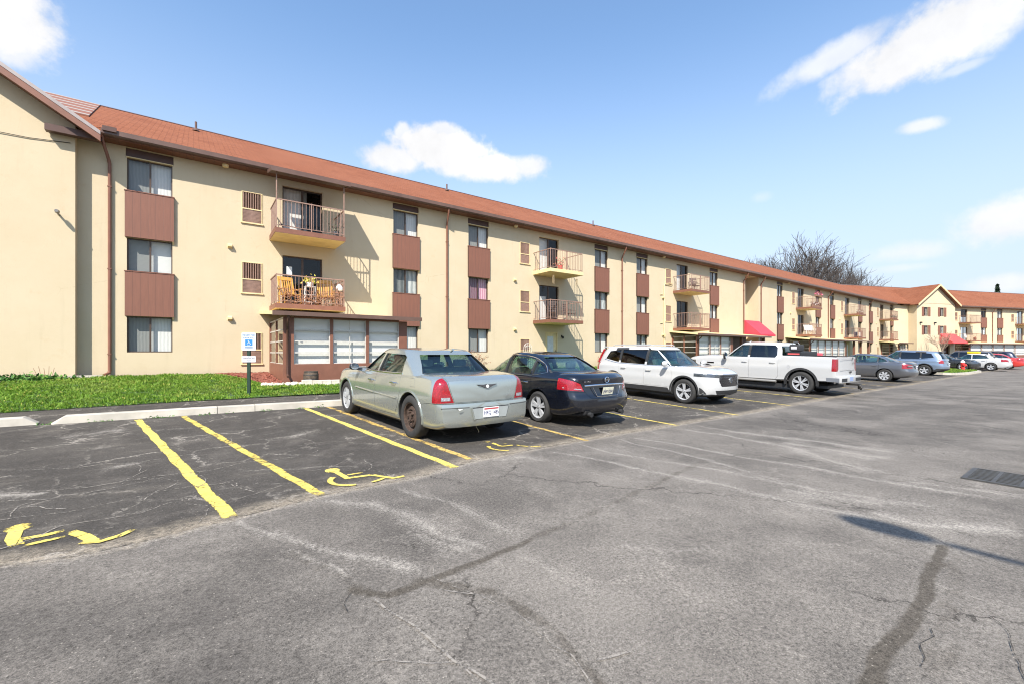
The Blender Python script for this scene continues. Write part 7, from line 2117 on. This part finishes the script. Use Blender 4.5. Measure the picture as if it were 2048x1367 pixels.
# tangled dry vines round the railing
def vines():
    rng = random.Random(21); m = MB()
    for k in range(120):
        side = rng.random()
        if side < .8: x = BA+rng.uniform(.15, 2.36); y = 18.07+rng.gauss(0, .035)
        else: x = BA+2.42+rng.gauss(0, .03); y = rng.uniform(18.1, 19.0)
        top = .55 if side < .8 and x < BA+1.9 else 1.0
        z = rng.uniform(.04, top*.6); p = [(x, y, 3.24+z)]
        dx = rng.gauss(0, .10); dz = rng.uniform(-.06, .12)
        for s in range(5):
            dx += rng.gauss(0, .05); dz += rng.gauss(0, .05)
            z = min(max(z+dz, .03), top); x = min(max(x+(dx if side < .8 else 0), BA+.1), BA+2.44); p.append((x, y+rng.gauss(0, .02), 3.24+z))
        m.tube(p, .011, 4, r1=.005)
    tag(m.build('dry_vines', simple('vine_bark', (.34, .16, .09), .85, 0, .5, 20)), 'tangle of dry reddish vines woven through the second floor balcony railing', 'vines')
    m = MB()
    for k in range(26):
        a = rng.uniform(0, 6.28); r0 = .10*math.sqrt(rng.random()); x = BA+2.34+r0*math.cos(a); y = 18.16+r0*math.sin(a)
        p = [(x, y, 3.26)]
        for s in range(4): p.append((x+rng.gauss(0, .03), y+rng.gauss(0, .02), 3.26+.22*(s+1)))
        m.tube(p, .011, 4, r1=.006)
    root = empty('twig_bundle', (0, 0, 0)); tag(root, 'bundle of pale twigs with a white cloth at the balcony corner', 'twigs')
    m.build('twigs', simple('pale_twig', (.42, .25, .17), .85, 0, .4, 20), root)
    bm = bmesh.new(); bmesh.ops.create_icosphere(bm, subdivisions=3, radius=.12)
    for v in bm.verts: v.co += v.co*mnoise.noise(v.co*9)*.35
    for v in bm.verts: v.co = Vector((v.co.x+BA+2.28, v.co.y+18.1, v.co.z*1.2+3.98))
    me = bpy.data.meshes.new('cloth'); bm.to_mesh(me); bm.free(); me.materials.append(simple('white_cloth', (.80, .80, .78), .9)); me.shade_smooth(); link(bpy.data.objects.new('cloth', me), root)
vines()
tag(MB().box(-.10, .10, -.004, .0, -.16, .16).build('paper_notice', simple('paper', (.72, .78, .80), .8), loc=(BA+.72, 19.593, 4.72)), 'white paper notice stuck on the second floor balcony door', 'paper notice')
# upper balcony of the first unit
def pot_plant(x, y, z, label, col, sz=.12, leaf=None, seed=3):
    root = empty('plant_pot', (x, y, z)); tag(root, label, 'plant pot')
    MB().lathe([(0, 0), (sz*.7, 0), (sz, sz*1.6), (sz*.9, sz*1.6), (sz*.8, sz*1.3), (0, sz*1.3)], 14).build('pot', simple('pot_paint', col, .6), root, smooth=40)
    if leaf:
        rng = random.Random(seed); pts = [((rng.gauss(0, sz*.8), rng.gauss(0, sz*.8), sz*1.7+abs(rng.gauss(0, sz))), None) for _ in range(70)]
        leaf_cloud('foliage', leaf, pts, sz*.35, rng, root)
pot_plant(BA+2.18, 18.25, 6.0, 'dark pot with drooping plant on the top balcony under the canopy', (.10, .10, .11), .13, leafmat('grey_leaves', (.07, .08, .06), (.14, .15, .10), (.25, .22, .18)))
tag(MB().tube([(BA+.15, 18.12, 6.14), (BA+.7, 18.1, 6.10), (BA+1.4, 18.1, 6.13), (BA+2.2, 18.1, 6.09)], .02, 6).build('light_string', DARKIN), 'dark string of lights along the foot of the top balcony railing', 'light string')
BB = 15.58
pot_plant(BB+.95, 18.25, 6.0, 'red bowl planter on the crumbling top balcony', (.55, .10, .08), .16, leafmat('red_flowers', (.2, .05, .04), (.55, .12, .1), (.1, .2, .04)), 5)
pot_plant(BB+.45, 18.3, 6.0, 'small dark pot beside the red planter on the crumbling top balcony', (.03, .03, .05), .10)
def wind_chime(x, y, z, label):
    m = MB().tube([(0, 0, 0), (0, 0, -.2)], .004, 4).lathe([(0, -.2), (.06, -.2), (.06, -.23), (0, -.23)], 10)
    for k in range(5): a = k*1.257; m.tube([(.045*math.cos(a), .045*math.sin(a), -.23), (.045*math.cos(a), .045*math.sin(a), -.5-.04*k)], .01, 5)
    tag(m.build('wind_chime', simple('chime_metal', (.55, .42, .25), .35, .6) if 'chime_metal' not in bpy.data.materials else bpy.data.materials['chime_metal'], loc=(x, y, z)), label, 'wind chime')
wind_chime(BB+.35, 18.15, 5.80, 'wind chime hanging from the left corner of the crumbling balcony slab'); wind_chime(BB+2.1, 18.15, 5.80, 'wind chime hanging from the right corner of the crumbling balcony slab')
def garden_chair(x, y, z, rz, label, col, cat='chair', name='garden_chair', lounge=False, group=None):
    root = empty(name, (x, y, z), rz); tag(root, label, cat, group)
    mt = simple(name+'_paint', col, .5)
    MB().cbox(-.24, .24, -.24, .24, .40, .425, .01).build('seat', mt, root)
    b = MB(); top = (.55 if lounge else .36, 1.0)
    for s in (-1, 1): b.tube([(s*.24, .22, .41), (s*.24, top[0], top[1])], .016, 6)
    for k in range(5):
        t = (k+.6)/5; yy = .22+(top[0]-.22)*t; zz = .41+(top[1]-.41)*t; b.box(-.24, .24, yy-.008, yy+.008, zz-.035, zz+.035)
    b.build('backrest', mt, root)
    for s in (-1, 1):
        for yy in (-.22, .22): MB().tube([(s*.25, yy, 0), (s*.24, yy, .41)], .015, 6).build('leg', mt, root)
        MB().tube([(s*.26, -.24, .41), (s*.27, -.24, .62), (s*.27, .28, .64)], .016, 6).build('armrest', mt, root)
garden_chair(BB+2.0, 18.65, 3.24, R(15), 'dark metal garden chair at the right end of the second balcony row', (.07, .05, .045))
garden_chair(BB+.6, 18.6, 3.24, R(150), 'dark metal chair turned backwards by the left end of that balcony under the wind chimes', (.06, .05, .05))
BC = 28.9
garden_chair(BC+1.75, 18.7, 6.0, R(10), 'dark garden chair on the top balcony above the open porch', (.08, .055, .05)); garden_chair(BC+1.1, 18.6, 6.0, R(-60), 'dark garden chair turned sideways on the top balcony above the open porch', (.10, .07, .06))
BD = 50.05
garden_chair(BD+.65, 18.6, 3.24, R(-50), 'white reclining garden chair nearest the door on the far lower balcony', (.80, .78, .76), lounge=True); garden_chair(BD+1.55, 18.6, 3.24, R(-50), 'white reclining garden chair farther from the door on the far lower balcony', (.80, .78, .76), lounge=True)
def flower_box(x, y, z, w, label, cols, seed):
    root = empty('flower_box', (x, y, z)); tag(root, label, 'flower box')
    MB().cbox(-w/2, w/2, -.10, .10, 0, .18, .01).build('trough', simple('trough', (.25, .13, .08), .7) if 'trough' not in bpy.data.materials else bpy.data.materials['trough'], root)
    rng = random.Random(seed); pts = [((rng.uniform(-w/2, w/2), rng.gauss(0, .08), .2+abs(rng.gauss(0, .12))), None) for _ in range(int(260*w))]
    leaf_cloud('flowers', cols, pts, .06, rng, root)
flower_box(BD+1.55, 18.0, 7.06, 1.6, 'flower box of dark pink blooms on the far top balcony rail', leafmat('pink_blooms', (.06, .10, .03), (.55, .04, .12), (.75, .55, .6)), 6)
flower_box(BD+1.2, 18.12, 6.0, 2.1, 'row of mixed pots with red and white flowers on the far top balcony floor', leafmat('mixed_blooms', (.05, .08, .03), (.35, .08, .06), (.8, .75, .7)), 7)
BE = 63.4
tag(MB().cbox(-.3, .3, -.25, .25, 0, .62, .03).build('storage_bin', simple('navy_plastic', (.03, .035, .07), .5), loc=(BE+1.15, 18.5, 3.24)), 'navy storage bin on a far lower balcony', 'storage bin')
tag(MB().cbox(-.35, .35, -.03, .03, 0, .5, .01).build('balcony_screen', simple('screen_cloth', (.72, .66, .58), .9), loc=(BE+.45, 18.12, 3.3)), 'pale screen tied inside a far lower balcony railing', 'screen')
flower_box(BE+1.1, 18.2, 6.0, 1.7, 'row of pale plants on the top balcony of the fifth bay', leafmat('pale_blooms', (.10, .12, .05), (.55, .45, .35), (.8, .76, .7)), 8)
flower_box(76.7+1.2, 18.2, 6.0, 2.0, 'row of dark and white plants on the top balcony nearest the far gable', leafmat('dark_blooms', (.03, .05, .02), (.12, .14, .08), (.75, .72, .7)), 9)
def on_b2(x, y, z): return b2.matrix_basis @ Vector((x, y, z))
p = on_b2(W2[0]+1.4, -1.2, 3.24); flower_box(p.x, p.y, p.z, 1.0, 'red flower box on the lower balcony of the turned wing', leafmat('brick_blooms', (.10, .05, .03), (.42, .07, .05), (.2, .16, .06)), 10)
p = on_b2(W2[0]+.4, -.9, 3.24); garden_chair(p.x, p.y, p.z, ANG, 'white garden chair on the lower balcony of the turned wing', (.78, .76, .74))

# ------------------------------------------------------------------ hydrant, street lamp
def hydrant():
    x, y = 51.0, 7.55; root = empty('fire_hydrant', (x, y, isz(x, y)), R(35)); tag(root, 'red fire hydrant with pale bonnet on the grass island', 'hydrant')
    red = simple('hydrant_red', (.60, .035, .03), .45, 0, .15, 8); pale = simple('hydrant_white', (.78, .74, .70), .5)
    MB().lathe([(0, 0), (.19, 0), (.19, .05), (.13, .06), (.125, .46), (.16, .47), (.16, .52), (.12, .53), (.12, .60)], 20).build('barrel', red, root, smooth=35)
    MB().lathe([(.145, .60), (.145, .64), (.13, .70), (.085, .76), (.04, .785), (.04, .83), (0, .83)], 20).build('bonnet', pale, root, smooth=35)
    for s in (-1, 1): MB().lathe([(.06, s*.10), (.06, s*.17), (.075, s*.17), (.075, s*.22), (.03, s*.225), (.03, s*.25), (0, s*.25)], 12, 'x', (0, 0, .42)).build('outlet', pale if s > 0 else red, root, smooth=35)
    MB().lathe([(.075, -.10), (.075, -.18), (.095, -.18), (.095, -.23), (.03, -.235), (0, -.26)], 12, 'y', (0, 0, .38)).build('outlet', red, root, smooth=35)
hydrant()
def street_lamp():
    x, y = -.62, -7.1; root = empty('street_lamp', (x, y, gzf(x, y))); tag(root, 'tall grey parking lot lamp with one long arm, its shadow falling on the drive', 'street lamp')
    g = simple('galvanised_steel', (.35, .35, .34), .45, .7, .12, 4)
    MB().lathe([(.0, 0), (.17, 0), (.17, .04), (.10, .06), (.095, .3), (.055, 7.2), (0, 7.22)], 16).build('pole', g, root, smooth=35)
    MB().tube([(0, 0, 7.05), (.0, .5, 7.35), (.03, 1.3, 7.5), (.05, 2.7, 7.55)], .045, 8).build('arm', g, root, smooth=60)
    bm = bmesh.new(); bmesh.ops.create_uvsphere(bm, u_segments=20, v_segments=12, radius=1)
    for v in bm.verts: v.co = Vector((v.co.x*.15+.05, v.co.y*.33+3.08, max(v.co.z, -.35)*.13+7.56))
    me = bpy.data.meshes.new('lamp_head'); bm.to_mesh(me); bm.free(); me.materials.append(g); me.shade_smooth(); link(bpy.data.objects.new('lamp_head', me), root)
street_lamp()

# ------------------------------------------------------------------ bare trees behind the roofs
BARK = simple('grey_bark', (.058, .048, .042), .9, 0, .3, 6)
def bare_tree(name, x, y, z0, H, spread, seed, label, group=None, depth=6, trunk_h=.20, r0=None, bark=None):
    BARK_ = bark or BARK
    rng = random.Random(seed)
    root = empty(name, (x, y, z0)); tag(root, label, 'tree', group)
    tr = MB(); cr = MB()
    r0 = r0 or H*.017
    th = H*trunk_h
    tr.tube([(0, 0, -.3), (rng.gauss(0, .1), rng.gauss(0, .1), th*.5), (rng.gauss(0, .2), rng.gauss(0, .2), th)], r0*1.2, 8, r1=r0*.85)
    tr.build('trunk', BARK_, root, smooth=60)
    def branch(p, d, L, r, lvl):
        n = 5; pts = [p]; q = p.copy(); dd = d.copy()
        for i in range(n):
            dd = (dd+Vector((rng.gauss(0, .10), rng.gauss(0, .10), .055+rng.gauss(0, .05)))).normalized()
            q = q+dd*(L/n); pts.append(q.copy())
        re = r*.5
        cr.tube(pts, r, 5 if lvl < 2 else 3, r1=max(re, .008), caps=False)
        if lvl >= depth or len(cr.f) > 200000: return
        k = 3 if lvl < 3 else (3 if rng.random() < .6 else 2)
        for j in range(k+(1 if lvl in (2, 3) else 0)):
            t = rng.uniform(.35, 1.0) if j else 1.0
            idx = min(n-1, int(t*n)); bp = pts[idx].lerp(pts[idx+1], t*n-idx) if idx < n else pts[-1]
            if t >= 1: bp = pts[-1]
            ax = dd.orthogonal().normalized(); ax.rotate(Matrix.Rotation(rng.uniform(0, 6.28), 3, dd))
            nd = dd.copy(); nd.rotate(Matrix.Rotation(R(rng.uniform(16, 40)), 3, ax))
            branch(bp, nd, L*rng.uniform(.60, .82), max(.026 if H > 10 else .010, r*(.62 if j else .7)*(1-.3*(1-t))), lvl+1)
    for j in range(10 if H > 10 else 6):
        a = j*2.4+rng.uniform(-.3, .3); tilt = rng.uniform(.25, .75)*spread
        d = Vector((math.cos(a)*tilt, math.sin(a)*tilt, 1)).normalized()
        branch(Vector((0, 0, th*(.8+.04*j))), d, H*.27, r0*.55, 1)
    cr.build('crown', BARK_, root)
TG = 'bare trees behind the roof'
bare_tree('bare_tree', 97, 38, 0, 24.5, 1.25, 31, 'largest bare tree, fan shaped, rising behind the main roof', TG)
bare_tree('bare_tree', 108, 38, 0, 24.0, 1.25, 32, 'bare spreading tree just right of the largest one behind the roof', TG)
bare_tree('bare_tree', 121, 37, 0, 21.0, 1.35, 33, 'low wide bare tree farthest right behind the roof', TG)
bare_tree('bare_tree', 84, 42, 0, 19.0, .9, 34, 'thin bare tree barely topping the ridge left of the fan shaped one', TG, depth=5)
p = on_b2(5.6, -3.4, 0)
bare_tree('bare_tree', p.x, p.y, .2, 5.2, 1.2, 35, 'small pale bare tree in front of the far gable', None, depth=4, r0=.05, bark=simple('pale_bark', (.30, .22, .16), .9, 0, .3, 6))
def conifer(x, y, H, label):
    root = empty('conifer', (x, y, 0)); tag(root, label, 'tree'); rng = random.Random(9)
    MB().tube([(0, 0, -.2), (0, 0, H)], .22, 8, r1=.03).build('trunk', BARK, root)
    pts = []
    for k in range(2600):
        z = H*rng.uniform(.25, 1.0)**.8; rr = (1-z/H)*H*.16*(.5+rng.random()*.7)+.05; a = rng.uniform(0, 6.28)
        pts.append(((rr*math.cos(a), rr*math.sin(a), z-rr*.2), None))
    leaf_cloud('crown', leafmat('dark_needles', (.012, .03, .014), (.025, .055, .025), (.05, .08, .04)), pts, .28, rng, root)
p = on_b2(67, 22, 0); conifer(p.x, p.y, 17.2, 'dark conifer tip showing over the turned wing roof')
